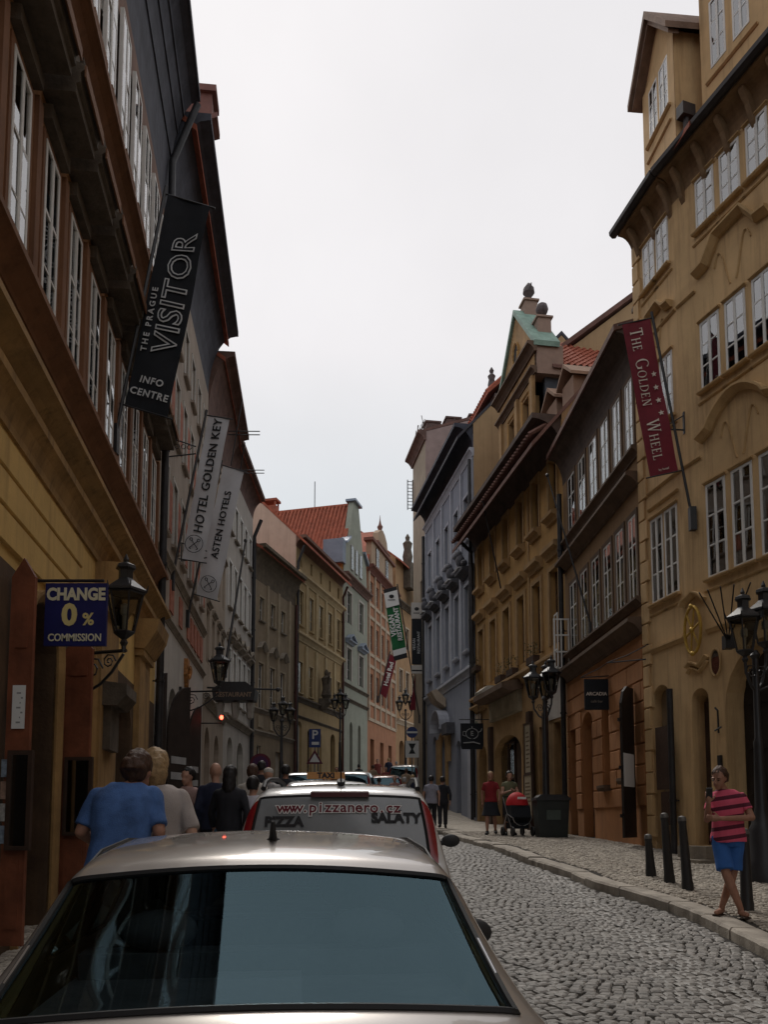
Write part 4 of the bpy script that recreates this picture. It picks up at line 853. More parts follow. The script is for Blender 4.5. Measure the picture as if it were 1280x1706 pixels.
# gable: wall, pediment, urns, copper copings, tiled cross roof
Y0 = .4; GL, GR, GC = 2.45, 6.44, 4.45
R3.wall(14.0, 17.8, [(3.55, 4.2, 15.1, 16.5), (5.15, 5.8, 15.1, 16.5)], GL, GR, m=SAND2, name='gable_wall', y=Y0)
for x in (3.55, 5.15): R3.win(x, x + .65, 15.1, 16.5, 2, 2, BROWNW, y=Y0 + .16, cells=False); R3.line([(x - .06, 15.0), (x - .06, 16.6), (x + .71, 16.6), (x + .71, 15.)], .1, .05, SAND, 'window_surround', y=Y0)
for x in (2.6, 4.48, 6.1): R3.box(x, x + .26, Y0 - .1, Y0 + .02, 14.4, 16.9, 'pilaster', SAND2)
R3.mould(16.9, 17.15, .2, GL - .1, GR + .1, UMB2, 'string_cornice', y=Y0); R3.mould(17.65, 18.0, .32, GL - .15, GR + .15, UMB2, y=Y0)
b = MB(); b.prism([(GL, 17.9), (GR, 17.9), (GC, 20.35)], Y0 + .03, Y0 + .5, axis='y'); R3.part(b, 'pediment', SAND2)
R3.line([(GC + .3 * math.cos(2 * math.pi * q / 20), 18.75 + .42 * math.sin(2 * math.pi * q / 20)) for q in range(21)], .09, .08, SAND, 'round_surround', y=Y0 + .03)
b = MB(); b.lathe([(.26, 0), (.26, .02)], 20); o = put('round_window', b.mesh('round_window', ROOM), R3.root); o.matrix_local = R3.base @ Matrix.Translation((GC, Y0 + .028, 18.75)) @ Matrix.Rotation(R(90), 4, 'X') @ Matrix.Diagonal((1, 1.4, 1, 1))
for sg in (1, -1):
    e = GC + sg * 2.15; b = MB(); pr = [(GC, 20.3), (e, 17.85), (e + sg * .03, 18.02), (GC, 20.5)]
    b.prism(pr, Y0 - .08, Y0 + .85, axis='y'); R3.part(b, 'copper_coping', COPPER)
R3.box(GR - .5, GR + .08, Y0 + .05, Y0 + 1.0, 16.9, 17.95, 'corner_block', mat('pink_grey_block', (.27, .19, .15), .9, .15)); R3.box(GL - .08, GL + .5, Y0 + .05, Y0 + 1.0, 16.9, 17.95, 'corner_block', SAND2)
URN = mat('dark_urn_stone', (.1, .085, .085), .8, .3, 6, .2)
for x, zz, ph, kind in ((GC, 20.35, .42, 0), (5.78, 18.75, .5, 1), (3.12, 18.75, .5, 1)):
    R3.part(MB().box(x - .24, x + .24, Y0 + .3, Y0 + .78, zz - .2, zz + ph).box(x - .3, x + .3, Y0 + .24, Y0 + .84, zz + ph, zz + ph + .07), 'urn_pedestal', mat('pink_grey_block', (.27, .19, .15)))
    b = MB(); z_ = zz + ph + .07
    if kind: b.lathe([(.13, 0), (.07, .1), (.07, .15), (.18, .24), (.225, .38), (.18, .54), (.07, .62), (.01, .63)], 14, (x, Y0 + .54, z_))
    else: b.lathe([(.14, 0), (.07, .12), (.12, .24), (.22, .38), (.2, .55), (.12, .66), (.05, .76), (.01, .78)], 14, (x, Y0 + .54, z_)); b.tube([(x - .15, Y0 + .54, z_ + .38), (x - .3, Y0 + .54, z_ + .6)], [.07, .015], 6).tube([(x + .15, Y0 + .54, z_ + .38), (x + .3, Y0 + .54, z_ + .6)], [.07, .015], 6)
    R3.part(b, 'urn', URN, smooth=True)
xe, ze, xr, zr = 6.6, 17.2, 4.45, 19.35
b = MB(); b.prism([(xe, ze), (xr, zr), (2.3, ze), (2.3, ze - .1), (xr, zr - .12), (xe, ze - .1)], Y0 + .6, 8.5, axis='y'); cr = R3.part(b, 'cross_roof', mat('brown_tile', (.14, .075, .06)))
R3.box(6.1, 6.3, Y0 + .4, 8, 14.0, 17.15, 'gable_side_wall', mat('blue_grey_slate', (.06, .07, .085), .7, .2, 3, .1)); R3.box(6.3, 6.7, Y0 + .95, 8.4, 17.0, 17.12, 'gutter', COPPER); R3.box(2.55, 2.75, Y0 + .4, 8, 14.0, 17.2, 'gable_side_wall', SAND2)
R3.box(6.31, 6.75, Y0 + .3, Y0 + .9, 14.9, 15.6, 'copper_flashing', COPPER)
tl = MB(); n = 6; w_, l_ = .225, .36                      # one pantile: a shallow S-wave
for q in range(n):
    a, c = q / n, (q + 1) / n; f = lambda t: .035 * math.sin(2 * math.pi * t - .6)
    tl.quad((0, a * w_, f(a) + .035), (0, c * w_, f(c) + .035), (l_, c * w_, f(c)), (l_, a * w_, f(a))); tl.quad((0, a * w_, f(a) + .035), (0, a * w_, f(a) + .01), (0, c * w_, f(c) + .01), (0, c * w_, f(c) + .035))
tm = tl.mesh('roof_tile', TILE); sl = math.atan2(zr - ze, xe - xr); SLn = math.hypot(zr - ze, xe - xr)
rows_ = int(SLn / .3)
for r_ in range(rows_):
    for c in range(21):
        o = put('roof_tile', tm, cr); t = .02 + r_ * .3
        o.matrix_local = Matrix.Translation((xe - math.cos(sl) * t, Y0 + 1.0 + c * w_, ze + math.sin(sl) * t + .03)) @ Matrix.Rotation(math.pi, 4, 'Z') @ Matrix.Rotation(-sl, 4, 'Y') @ Matrix.Translation((0, -w_, random.uniform(-.004, .006)))
for x in (7.4, 8.8):
    b = MB(); b.box(x - .45, x + .45, .6, 2.5, 14.0, 15.3).prism([(x - .6, 15.25), (x, 15.75), (x + .6, 15.25), (x + .6, 15.35), (x, 15.87), (x - .6, 15.35)], .45, 2.7, axis='y'); R3.part(b, 'dormer', mat('pinkish_dormer', (.26, .17, .12), .85, .2))
R3.pipe(.04, 1.8, 12.4, r=.075, y=-.14, top=(.0, -.6, .9))
for x, s_, k in ((.75, .3, 0), (3.95, .28, 1), (5.3, .3, 1), (7.4, .25, 2)):          # window boxes
    o = R3.part(MB().box(x - .35, x + .35, -.3, -.08, 6.62 if k else 7.6, 6.85 if k else 7.8), 'flower_box', WOODD)
    b = MB()
    for q in range(90):
        c = Vector((x + random.uniform(-.38, .38), -.2 + random.uniform(-.2, .15), (6.9 if k else 7.75) + random.uniform(-.25 if not k else -.02, .38))); d = Vector((random.uniform(-1, 1), random.uniform(-1, 1), random.uniform(-.4, 1))).normalized() * .07; e = d.cross(Vector((random.uniform(-1, 1), random.uniform(-1, 1), 1))).normalized() * .03
        b.quad(c - e, c + d * .5 - e * .2, c + d, c + d * .5 + e)
    stuff(b.build('plant_leaves', mat('dark_leaves', (.035, .055, .022), .7, .4, 8, 0), o))

BLUEG = mat('blue_grey_plaster', (.255, .275, .325), .9, .1, 1.2, .15, 35, stain=(.16, .17, .2))
BLUET = mat('pale_blue_grey_trim', (.37, .385, .43), .9, .1, 2, .15, 35, stain=(.24, .25, .28))
R4 = House('tall blue-grey house with pilasters and carved busts over windows', (2.25, 42.2), (3.76, 32.8), 1.6, BLUEG)
cx4 = [1.05, 2.9, 4.75, 6.6, 8.35]
hw1 = [(x - .4, x + .4, 8.9, 11.7) for x in cx4]; hw2 = [(x - .4, x + .4, 13.7, 15.6) for x in cx4]
hg = [(1.4, 2.3, 1.7, 5.9, .45), (3.3, 4.6, 1.7, 5.7, .6), (6.2, 7.0, 1.7, 5.2, .3)]
R4.wall(1.5, 17.9, hw1 + hw2 + hg)
for a in hw1 + hw2: R4.win(*a, 2, 3, GREYW, y=.12, cells=a[2] < 12); R4.surround(*a, BLUET, .13, .05); R4.sill(a[0], a[1], a[2], BLUET, .16, .14)
for x in [.1, 2.0, 3.83, 5.68, 7.5, 9.2]: R4.box(x, x + .24, -.14, .02, 8.2, 12.3, 'pilaster', BLUET); R4.box(x, x + .22, -.1, .02, 12.9, 16.9, 'pilaster', BLUET)
BUST = mat('dark_carved_stone', (.08, .08, .09), .85, .3, 6, .2); BUSTW = mat('white_zinc_cap', (.62, .63, .64), .6, .1)
for x in cx4:
    o = R4.hood(x - .6, x + .6, 12.05, .3, .4, BUST)
    b = MB(); b.ell((x, -.3, 12.75), .22, .2, .3, 10, 6).ell((x, -.34, 13.05), .13, .13, .15, 8, 6).ell((x - .4, -.25, 12.55), .2, .15, .15, 8, 5).ell((x + .4, -.25, 12.55), .2, .15, .15, 8, 5); R4.part(b, 'bust', BUST, smooth=True)
    R4.part(MB().prism([(.0, 12.5), (-.45, 12.42), (-.47, 12.47), (.0, 12.56)], x - .62, x + .1), 'zinc_cap', BUSTW)
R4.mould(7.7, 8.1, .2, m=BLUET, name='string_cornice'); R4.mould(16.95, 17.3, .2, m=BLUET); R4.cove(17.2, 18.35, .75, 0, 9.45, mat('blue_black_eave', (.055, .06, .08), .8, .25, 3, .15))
R4.shell(1.5, 18.35, 8, 4.3, .7, side=mat('bare_tan_wall', (.36, .245, .135), .9, .12, 1, .15, stain=(.27, .18, .1)), tile=mat('dark_slate', (.05, .05, .06), .7, .2))
b = MB(); n = 10
pp = lambda r_: [(3.95 + r_ * math.cos(math.pi * q / n), 6.1 + .75 * r_ * math.sin(math.pi * q / n)) for q in range(n + 1)]
R4.line([(3.0, 5.9)] + pp(.95)[::-1] + [(4.9, 5.9)], .2, .5, BLUET, 'portal_pediment'); R4.line([(3.25, 1.7), (3.25, 5.1)] + [(3.95 - .7 * math.cos(math.pi * q / n), 5.1 + .65 * math.sin(math.pi * q / n)) for q in range(n + 1)] + [(4.65, 1.7)], .2, .16, SAND2, 'portal_surround')
b = MB()
for s_ in (-1, 1): b.prism([(-.05, 7.0), (-.5, 7.3), (-.75, 7.75), (-.5, 7.85), (-.05, 7.4)], 3.95 + s_ * .3 - .25, 3.95 + s_ * .3 + .25)
R4.part(b, 'portal_volute', CREAM); R4.box(5.0, 6.0, -.4, -.02, 5.6, 6.1, 'portal_canopy', BUST)
for a in hg: R4.box(a[0], a[1], .26, .32, a[2], a[3] - .05, 'door', WOODD)
R4.box(4.85, 5.3, -.12, -.02, 4.4, 5.6, 'portal_pilaster', SAND2); R4.box(2.6, 3.05, -.12, -.02, 2., 5.6, 'portal_pilaster', SAND2); R4.box(8.2, 9.3, -.03, .02, 1.7, 4.6, 'white_wall_panel', BLUET)
R4.pipe(9.42, 1.7, 16.8, r=.07, y=-.16); R4.pipe(.06, 2.3, 16.8, r=.09, y=-.16)
b = MB(); b.box(5.6, 8.4, 1.3, 5, 18.6, 20.4); R4.part(b, 'dormer', mat('mauve_dormer_wall', (.27, .2, .185), .9, .12, 1.5, .1))
b = MB(); b.prism([(.9, 20.35), (2.2, 21.6), (5.2, 21.6), (5.2, 21.4), (2.2, 21.4), (.9, 20.2)], 5.3, 8.7)
for k in range(14): b.tube([(5.4 + k * .24, .88, 20.38), (5.4 + k * .24, 2.2, 21.66)], .08, 5)
R4.part(b, 'dormer_roof', TILE)
b = MB(); b.box(7.4, 7.75, 1.25, 1.6, 20.7, 21.0).lathe([(.15, 0), (.18, .25), (.13, .5), (.18, .65), (.07, .78), (.11, .92), (.02, 1.08)], 10, (7.57, 1.43, 21.0)); R4.part(b, 'statue', URN, smooth=True)

BEIGE = mat('beige_grey_plaster', (.33, .275, .21), .9, .12, 1.3, .15, 35, stain=(.22, .18, .14))
R5 = House('beige house at the bend carrying a long black restaurant banner', (1.69, 45.7), (2.25, 42.2), 2.9, BEIGE)
R5.wall(2.8, 22.6, [(.6, 1.3, 4., 6.2), (2., 2.7, 13.6, 14.8)]); R5.win(2., 2.7, 13.6, 14.8, 2, 2, GREYW, cells=False); R5.win(.6, 1.3, 4., 6.2, 2, 2, WOODD, cells=False)
R5.mould(22.2, 22.75, .45, -.1, 3.6, mat('brown_eave', (.13, .075, .06))); R5.shell(2.8, 22.7, 6, 1.0, .3, tile=mat('brown_tile', (.14, .075, .06)), side=mat('mauve_plaster', (.3, .22, .2), .9, .12))
for x, y_ in ((.3, .6), (1.5, 1.5), (2.4, 2.6)): chimney(R5, x, x + .75, y_, y_ + .8, 22.8, 24.6 - .25 * x, mat('sooty_brick', (.12, .075, .065), .9, .3, 5, .3))
b = MB()
for q in range(30):
    x, y_ = 2.2 + random.uniform(-.6, 1.2), random.uniform(-.5, 1.5); b.tube([(x, y_, 22.7), (x + random.uniform(-.5, .5), y_ + random.uniform(-.4, .4), 23.2 + random.uniform(0, .7))], .02, 4)
stuff(R5.part(b, 'dry_twigs', mat('dry_twigs_brown', (.11, .085, .075), .9, .3)))
b = MB()
for y_ in (-.06, -.36): b.tube([(.2, y_, 19.6), (.2, y_, 21.4)], .03, 5)
for k in range(9): b.tube([(.2, -.06, 19.7 + k * .2), (.2, -.36, 19.7 + k * .2)], .02, 5)
R5.part(b, 'roof_ladder', IRON)
R0 = House('unseen yellow-grey house added lower down the street past the gateway', B1, (8.6, -22.), -1.6, HONEY)  # out of view, added to block light coming from behind the camera
hw = [(x, x + .9, a, c) for a, c in rows for x in (1.2, 3.6, 6., 8.4, 10.8, 13.2, 15.6, 18., 20.4)]
R0.wall(-1.7, 14.6, hw)
for a in hw: R0.win(*a, 2, 3, WHITE, y=.0, cells=False)
R0.shell(-1.7, 14.6, 8, 3, .5, side=HONEY); R0.mould(14., 14.6, .4)
RB = House('bare tan gable wall rising behind the brown house roof', (6.6, 28.6), (14.5, 27.4), 1.2, mat('bare_tan_wall', (.36, .245, .135)), name='rear_house')
b = MB(); b.prism([(0, 1.2), (7.9, 1.2), (7.9, 24.4), (.2, 19.)], 0, 6, axis='y'); RB.part(b, 'wall', mat('bare_tan_wall', (.36, .245, .135)))
b = MB(); b.prism([(-.1, 18.95), (8., 24.45), (8., 24.65), (-.1, 19.15)], -.12, 6.1, axis='y'); RB.part(b, 'roof', mat('brown_tile', (.14, .075, .06)))
# ---------------------------------------------------------------- street lamps, signs, banners
LAMPF = None
def lantern(parent, loc, h=.9):
    """six-sided lantern standing on its foot; loc is the foot"""
    global LAMPF
    k = h / .9
    if LAMPF is None:
        b = MB(); n = 6; P = lambda r, z, q: (r * math.cos(math.pi * q / 3), r * math.sin(math.pi * q / 3), z)
        for q in range(n):
            b.tube([P(.115, .1, q), P(.215, .56, q)], .012, 5); b.tube([P(.115, .1, q), P(.115, .1, q + 1)], .014, 5); b.tube([P(.215, .56, q), P(.215, .56, q + 1)], .016, 5)
        b.lathe([(.03, -.06), (.05, -.02), (.03, .02), (.11, .08), (.125, .1)], 6); b.lathe([(.255, .57), (.25, .6), (.1, .72), (.085, .74), (.085, .84), (.12, .86), (.11, .9), (.03, .94), (.035, .97), (.005, 1.04)], 6)
        for q in range(n): b.tube([P(.25, .58, q), P(.27, .66, q)], [.014, .004], 4)
        g = MB()
        pm = []
        for q in range(n):
            pm.append(MB().quad(P(.11, .115, q), P(.11, .115, q + 1), P(.208, .55, q + 1), P(.208, .55, q)).mesh('pane', LGLASS))
        bm_ = MB().lathe([(.02, .1), (.025, .3), (.05, .32), (.05, .42), (.01, .45)], 8).mesh('burner', mat('burner_metal', (.3, .29, .25), .5, .1))
        LAMPF = (b.mesh('lantern', IRON), pm, bm_)
    f = put('lantern', LAMPF[0], parent, loc); f.scale = (k, k, k)
    for q in LAMPF[1]: put('pane', q, f)
    put('burner', LAMPF[2], f)
    return f
def wall_lamp(label, at_, wall, h=.95):
    """lantern at at_ (foot) carried by a scrolled bracket from the wall point"""
    r = thing('wall_lamp', label, 'street lamp', (wall[0], wall[1], wall[2]), 0, 'street lamps')
    L = Vector(at_) - Vector(wall); d = Vector((L.x, L.y, 0)); n = d.length; d.normalize(); b = MB(); P = lambda a, z: tuple(d * a + Vector((0, 0, z)))
    zt = L.z - .12
    b.tube([P(0, zt), P(n + .04, zt)], .022, 6).tube([P(n, zt - .02), P(n, L.z - .02)], .03, 8)
    b.tube([P(.03, zt - .5)] + [P(n * t, zt - .5 + .46 * t ** 2.2) for t in (.25, .5, .75, 1.)], .018, 6)
    sp = [P(n * .3 + .16 * (1 - q / 14) * math.cos(q * .9), zt - .2 + .16 * (1 - q / 14) * math.sin(q * .9)) for q in range(14)]; b.tube(sp, .012, 5)
    sp = [P(n * .68 + .1 * (1 - q / 14) * math.cos(q * .9), zt - .12 + .1 * (1 - q / 14) * math.sin(q * .9)) for q in range(14)]; b.tube(sp, .01, 5)
    b.box(-.05, .05, -.05, .05, zt - .6, zt + .12); b.build('bracket', IRON, r)
    lantern(r, tuple(L), h); return r
def post_lamp(label, base, zt, arms, h=.9, r0=.09):
    r = thing('street_lamp', label, 'street lamp', base, 0, 'street lamps'); H = zt - base[2]; b = MB()
    b.lathe([(.24, -.05), (.24, .25), (.2, .32), (.2, .75), (.15, .85), (.13, .95), (r0, 1.1), (r0 * .8, H * .6), (r0 * .85, H * .62), (r0 * .6, H * .64), (r0 * .5, H)], 14)
    b.lathe([(r0 * .5, H), (r0 * .9, H + .06), (r0 * .4, H + .14)], 10); b.build('post', IRON, r, smooth=True)
    for ax, ay, az in arms:
        if ax or ay:
            b = MB(); b.tube([(0, 0, H - .5), (ax * .5, ay * .5, H - .42 + az * .3), (ax * .95, ay * .95, H + az - .22), (ax, ay, H + az - .05)], .024, 7)
            b.tube([(ax * .4 + .1 * (1 - q / 12) * math.cos(q) * (1 if ax >= 0 else -1), ay * .4, H - .2 + .12 * (1 - q / 12) * math.sin(q)) for q in range(12)], .012, 5); b.build('arm', IRON, r)
        lantern(r, (ax, ay, H + az), h)
    return r
wall_lamp('iron wall lantern on scrolled bracket beside the blue CHANGE sign', (-3.2, 9.8, 3.82), (-3.82, 10.0, 3.7))
wall_lamp('iron wall lantern above the crowd near the RESTAURANT sign', (-4.02, 19.5, 4.9), (-5.0, 19.6, 4.7))
post_lamp('lamp post with lanterns beside the golden wheel house gateway', (5.72, 12.3, zg(12.3)), 4.1, ((-.2, -.1, .0), (.22, .1, .17), (.62, .1, .1)), .95)
post_lamp('lamp post with clustered lanterns standing behind the litter bin', (4.38, 21.9, zg(21.9)), 4.9, ((-.3, 0, .0), (.18, -.1, .12), (.12, .35, .05)), .98)
post_lamp('lamp post before the dark tan house on the left', (-3.5, 27.5, zg(27.5)), 5.0, ((-.28, 0, 0), (.28, 0, 0), (0, .25, .25)), .66)
post_lamp('lamp post before the golden yellow house on the left', (-2.35, 43, zg(43)), 7.6, ((-.3, 0, 0), (.3, 0, 0), (0, 0, .3)), .8)
post_lamp('far lamp post near the street bend', (1.25, 46.5, zg(46.5)), 8.0, ((-.35, 0, 0), (.35, 0, 0), (0, 0, .4)), .85)

def star(c, r, X, Y_, N):
    pts = []
    for q in range(10):
        a = math.pi / 2 + math.pi * q / 5; rr = r if q % 2 == 0 else r * .42; pts.append(Vector(c) + X * rr * math.cos(a) + Y_ * rr * math.sin(a) + N * .005)
    return pts
def ripple(wave, seed, u, v):
    u, v = min(max(u, 0), 1), min(max(v, 0), 1)
    return wave * (.7 * math.sin(9 * v + 3.2 * u + seed) * math.sin(math.pi * v) ** .5 * (.35 + .65 * u) + .8 * noise.noise((v * 4, u * 1.6, seed)))
DRAPE = {}
def drape(o, lift=.02):
    """lay lettering on the rippled cloth"""
    TL, X, Dn, mo, wave = DRAPE['now']; M = o.matrix_basis.copy(); A = X.x * Dn.z - X.z * Dn.x; base = (TL - mo).y
    for v in o.data.vertices:
        p = M @ v.co; q = p - (TL - mo); u = (q.x * Dn.z - q.z * Dn.x) / A; t = (X.x * q.z - X.z * q.x) / A
        p.y = p.y - ripple(wave, TL.x, u, t) - lift; v.co = p
    o.data.update(); o.matrix_basis = Matrix.Identity(4); return o
def banner(label, TL, TR, BL, mount, m, pole_side, pole_r=.028, wave=.055, arms=True, top=None, name='banner'):
    """cloth between two short arms on a leaning pole; returns root, cloth, and axes"""
    TL, TR, BL, mount = map(Vector, (TL, TR, BL, mount)); r = thing(name, label, 'banner', mount, 0, 'banners on poles')
    X = TR - TL; Dn = BL - TL; n = Vector((0, -1, 0)); b = MB(); NX, NZ = 10, 44; th = .004
    for side in (0, 1):
        for i in range(NZ + 1):
            for j in range(NX + 1):
                p = TL + X * (j / NX) + Dn * (i / NZ) - mount
                w = ripple(wave, TL.x, j / NX, i / NZ)
                b.v.append(tuple(p + n * (w - th * side)))
    K = (NX + 1) * (NZ + 1)
    for side in (0, 1):
        for i in range(NZ):
            for j in range(NX):
                a = side * K + i * (NX + 1) + j; f = (a, a + 1, a + NX + 2, a + NX + 1); b.f.append(f if side else f[::-1]); b.m.append(0)
    cl = b.build('cloth', m, r, smooth=True); DRAPE['now'] = (TL, X, Dn, mount, wave)
    e0, e1 = (TL, BL) if pole_side == 'L' else (TR, TR + Dn); out = (-X if pole_side == 'L' else X).normalized() * .06
    d = (e0 - e1).normalized(); p = MB(); p.tube([(0, 0, 0), tuple(e0 + out + d * .12 - mount)], pole_r, 8); p.build('pole', IRON, r)
    p = MB(); p.box(-.06, .06, -.06, .06, -.2, .25); p.build('pole_socket', IRON, r)
    if arms:
        for e, f in ((TL, X), (BL, X)):
            a = MB(); s0 = e - mount + out * (1 if pole_side == 'L' else -0) ; a.tube([tuple(e - mount - X.normalized() * .08), tuple(e + f - mount + X.normalized() * .08)], .014, 6); a.build('arm', IRON, r)
    return r, cl, X, Dn, mount
# visitor centre banner
LINE = mat('outlined_lettering', (.55, .56, .57), .6, 0, bump=0)
TL, TR, BL, MO = (-3.33, 11.7, 11.24), (-2.68, 11.7, 11.04), (-3.91, 11.7, 7.86), (-4.05, 11.7, 7.3)
r, cl, X, Dn, mo = banner('black VISITOR banner hanging from the ochre house', TL, TR, BL, MO, BLACK, 'L')
up = -Dn; lf = -X
def place(fx, fz, off=.0): return Vector(TL) - mo + X * fx + Dn * fz + Vector((0, -off, 0))
drape(text('lettering', 'VISITOR', .50, LINE, cl, frame(up, lf, place(.63, .44)), bold=.013, sx=1.02, space=1.05)); drape(text('lettering', 'VISITOR', .50, BLACK, cl, frame(up, lf, place(.63, .44)), bold=-.008, sx=1.02, space=1.05), .026)
drape(text('lettering', 'THE PRAGUE', .125, LINE, cl, frame(up, lf, place(.17, .59)), bold=.002, space=1.5))
drape(text('lettering', 'INFO', .15, LINE, cl, frame(X, up, place(.5, .865)), bold=.003, space=1.15)); drape(text('lettering', 'CENTRE', .15, LINE, cl, frame(X, up, place(.5, .925)), bold=.003, space=1.15))
# two white hotel banners
HOTW = mat('white_banner_cloth', (.50, .50, .52), .8, .06, 2, .1, 60)
def keyring(cl, c, rad, X, U):
    b = MB(); X = X.normalized(); U = U.normalized(); c = Vector(c); P = lambda a, e: tuple(c + X * a + U * e)
    b.tube([P(rad * math.cos(2 * math.pi * q / 24), rad * math.sin(2 * math.pi * q / 24)) for q in range(25)], .008, 4, cap=False)
    for sx in (-1, 1):
        b.tube([P(-sx * .5 * rad, -.55 * rad), P(sx * .3 * rad, .35 * rad)], .01, 4)
        b.tube([P(sx * .42 * rad + .16 * rad * math.cos(q), .48 * rad + .16 * rad * math.sin(q)) for q in [2 * math.pi * k / 10 for k in range(11)]], .01, 4, cap=False)
        b.tube([P(-sx * .5 * rad, -.55 * rad), P(-sx * .3 * rad, -.62 * rad)], .01, 4)
    drape(b.build('key_emblem', LETTERK, cl))
TL, TR, BL, MO = (-4.07, 18., 10.98), (-3.58, 18., 10.9), (-4.61, 18., 7.57), (-4.83, 18., 7.05)
r, cl, X, Dn, mo = banner('white HOTEL GOLDEN KEY banner on the grey-beige house', TL, TR, BL, MO, HOTW, 'L', .03); up = -Dn; lf = -X
drape(text('lettering', 'HOTEL GOLDEN KEY', .27, LETTERK, cl, frame(up, lf, place(.52, .41)), bold=.004, space=1.08)); keyring(cl, place(.47, .89, .05), .2, X, -Dn)
TL, TR, BL, MO = (-4.22, 20.5, 10.92), (-3.68, 20.5, 10.76), (-4.86, 20.5, 7.46), (-5.08, 20.5, 6.8)
r, cl, X, Dn, mo = banner('white ASTEN HOTELS banner beyond the golden key one', TL, TR, BL, MO, HOTW, 'L', .03); up = -Dn; lf = -X
drape(text('lettering', 'ASTEN HOTELS', .25, LETTERK, cl, frame(up, lf, place(.5, .44)), bold=.004, space=1.08)); keyring(cl, place(.5, .9, .05), .21, X, -Dn)
# golden wheel banner, reads downwards
TL, TR, BL, MO = (4.61, 14.9, 11.2), (5.15, 14.9, 11.32), (5.07, 14.9, 8.14), (5.85, 14.9, 7.3)
r, cl, X, Dn, mo = banner('dark red GOLDEN WHEEL hotel banner on the honey-yellow house', TL, TR, BL, MO, RED, 'R', .028, .03)
WL = mat('cream_lettering', (.62, .55, .48), .6, 0, bump=0)
def ring(cx, rx, ry, a0, a1, n=20):
    o_, i_ = [], []
    for q in range(n + 1):
        a = a0 + (a1 - a0) * q / n; c, s_ = math.cos(a), math.sin(a); o_.append((cx + rx * c, .5 + ry * s_)); i_.append((cx + (rx - .05 - .09 * abs(c)) * c, .5 + (ry - .055) * s_))
    return [[o_[k], o_[k + 1], i_[k + 1], i_[k]] for k in range(n)]
bx_ = lambda x0, x1, y0, y1: [(x0, y0), (x1, y0), (x1, y1), (x0, y1)]
bar = lambda a, b_, w: [(a[0] - w / 2, a[1]), (a[0] + w / 2, a[1]), (b_[0] + w / 2, b_[1]), (b_[0] - w / 2, b_[1])]
stem = lambda x, w=.13: [bx_(x - w / 2, x + w / 2, 0, 1), bx_(x - w * .95, x + w * .95, 0, .055), bx_(x - w * .95, x + w * .95, .945, 1)]
GLY = {'T': (.72, stem(.36) + [bx_(.02, .7, .93, 1), bx_(.02, .07, .78, .93), bx_(.65, .7, .78, .93)]), 'H': (.86, stem(.17) + stem(.69) + [bx_(.17, .69, .47, .53)]),
 'E': (.68, stem(.17) + [bx_(.17, .62, 0, .06), bx_(.17, .58, .94, 1), bx_(.17, .45, .48, .54), bx_(.57, .62, 0, .2), bx_(.53, .58, .82, 1), bx_(.41, .45, .4, .62)]), 'L': (.64, stem(.17) + [bx_(.17, .6, 0, .06), bx_(.55, .6, 0, .22)]),
 'O': (.92, ring(.46, .43, .52, 0, 2 * math.pi)), 'G': (.9, ring(.47, .44, .52, .75, 5.6) + [bx_(.72, .85, .05, .42), bx_(.62, .9, .38, .43)]), 'D': (.86, stem(.17) + ring(.3, .52, .5, -math.pi / 2, math.pi / 2)),
 'N': (.9, [bx_(.14, .2, 0, 1), bx_(.7, .76, 0, 1), bar((.7, 0), (.2, 1), .15), bx_(.04, .3, 0, .05), bx_(.6, .86, .95, 1), bx_(.04, .25, .95, 1)]),
 'W': (1.2, [bar((.36, 0), (.12, 1), .13), bar((.36, 0), (.62, 1), .07), bar((.84, 0), (.62, 1), .13), bar((.84, 0), (1.08, 1), .07), bx_(.0, .26, .95, 1), bx_(.96, 1.18, .95, 1), bx_(.5, .72, .95, 1)])}
def serif(word, f, size, fx):
    p = place(fx, f); xd, yd = Dn.normalized(), X.normalized(); pen = 0
    for k, ch in enumerate(word):
        h = size * (1.3 if k == 0 else .92); w, polys = GLY[ch]; b = MB()
        for q, pl in enumerate(polys): b.quad(*[p + xd * (pen + x * h * .92) + yd * (y * h - size * .45) + Vector((0, -.0004 * (q % 7), 0)) for x, y in pl])
        drape(b.build('lettering', WL, cl)); pen += (w + .1) * h * .92
serif('THE', .05, .19, .36); serif('GOLDEN', .25, .19, .36); serif('WHEEL', .645, .19, .36)
b = MB(); Xn, Un = X.normalized(), (-Dn).normalized()
for k in range(4):
    drape(MB().quad(*star(place(.78, .36 + k * .085), .06, Xn, Un, Vector((0, -1, 0)))).build('star', WL, cl))
drape(text('lettering', 'by hotel', .06, WL, cl, frame(X, -Dn, place(.5, .97))))
# far flags
TL, TR, BL, MO = (-.03, 44, 14.44), (.7, 44, 14.64), (.56, 44, 10.46), (1.95, 44, 7.2)
r, cl, X, Dn, mo = banner('green and white VEGAN RESTAURANT flag over the far street', TL, TR, BL, MO, mat('green_flag_cloth', (.02, .14, .05), .8, .1), 'R', .035, .05)
drape(text('lettering', 'VEGAN', .42, LETTERW, cl, frame(-Dn, -X, place(.28, .52, .07)), bold=.01, sx=.9)); drape(text('lettering', 'RESTAURANT', .36, LETTERW, cl, frame(-Dn, -X, place(.7, .52, .07)), bold=.01, sx=.85))
for f0, f1, m in ((.0, .05, LETTERK), (.052, .26, LETTERW), (.86, .94, LETTERW), (.942, 1., LETTERK)):
    b = MB(); b.quad(place(0, f0, .06), place(1, f0, .06), place(1, f1, .06), place(0, f1, .06)); b.build('cloth_band', m, cl)
b = MB(); c_ = place(.5, .14, .09)
b.ell(tuple(c_ + Vector((0, 0, .08))), .14, .02, .1, 10, 6).box(c_.x - .2, c_.x + .2, c_.y, c_.y + .01, c_.z - .14, c_.z - .1); b.build('emblem', LETTERK, cl)
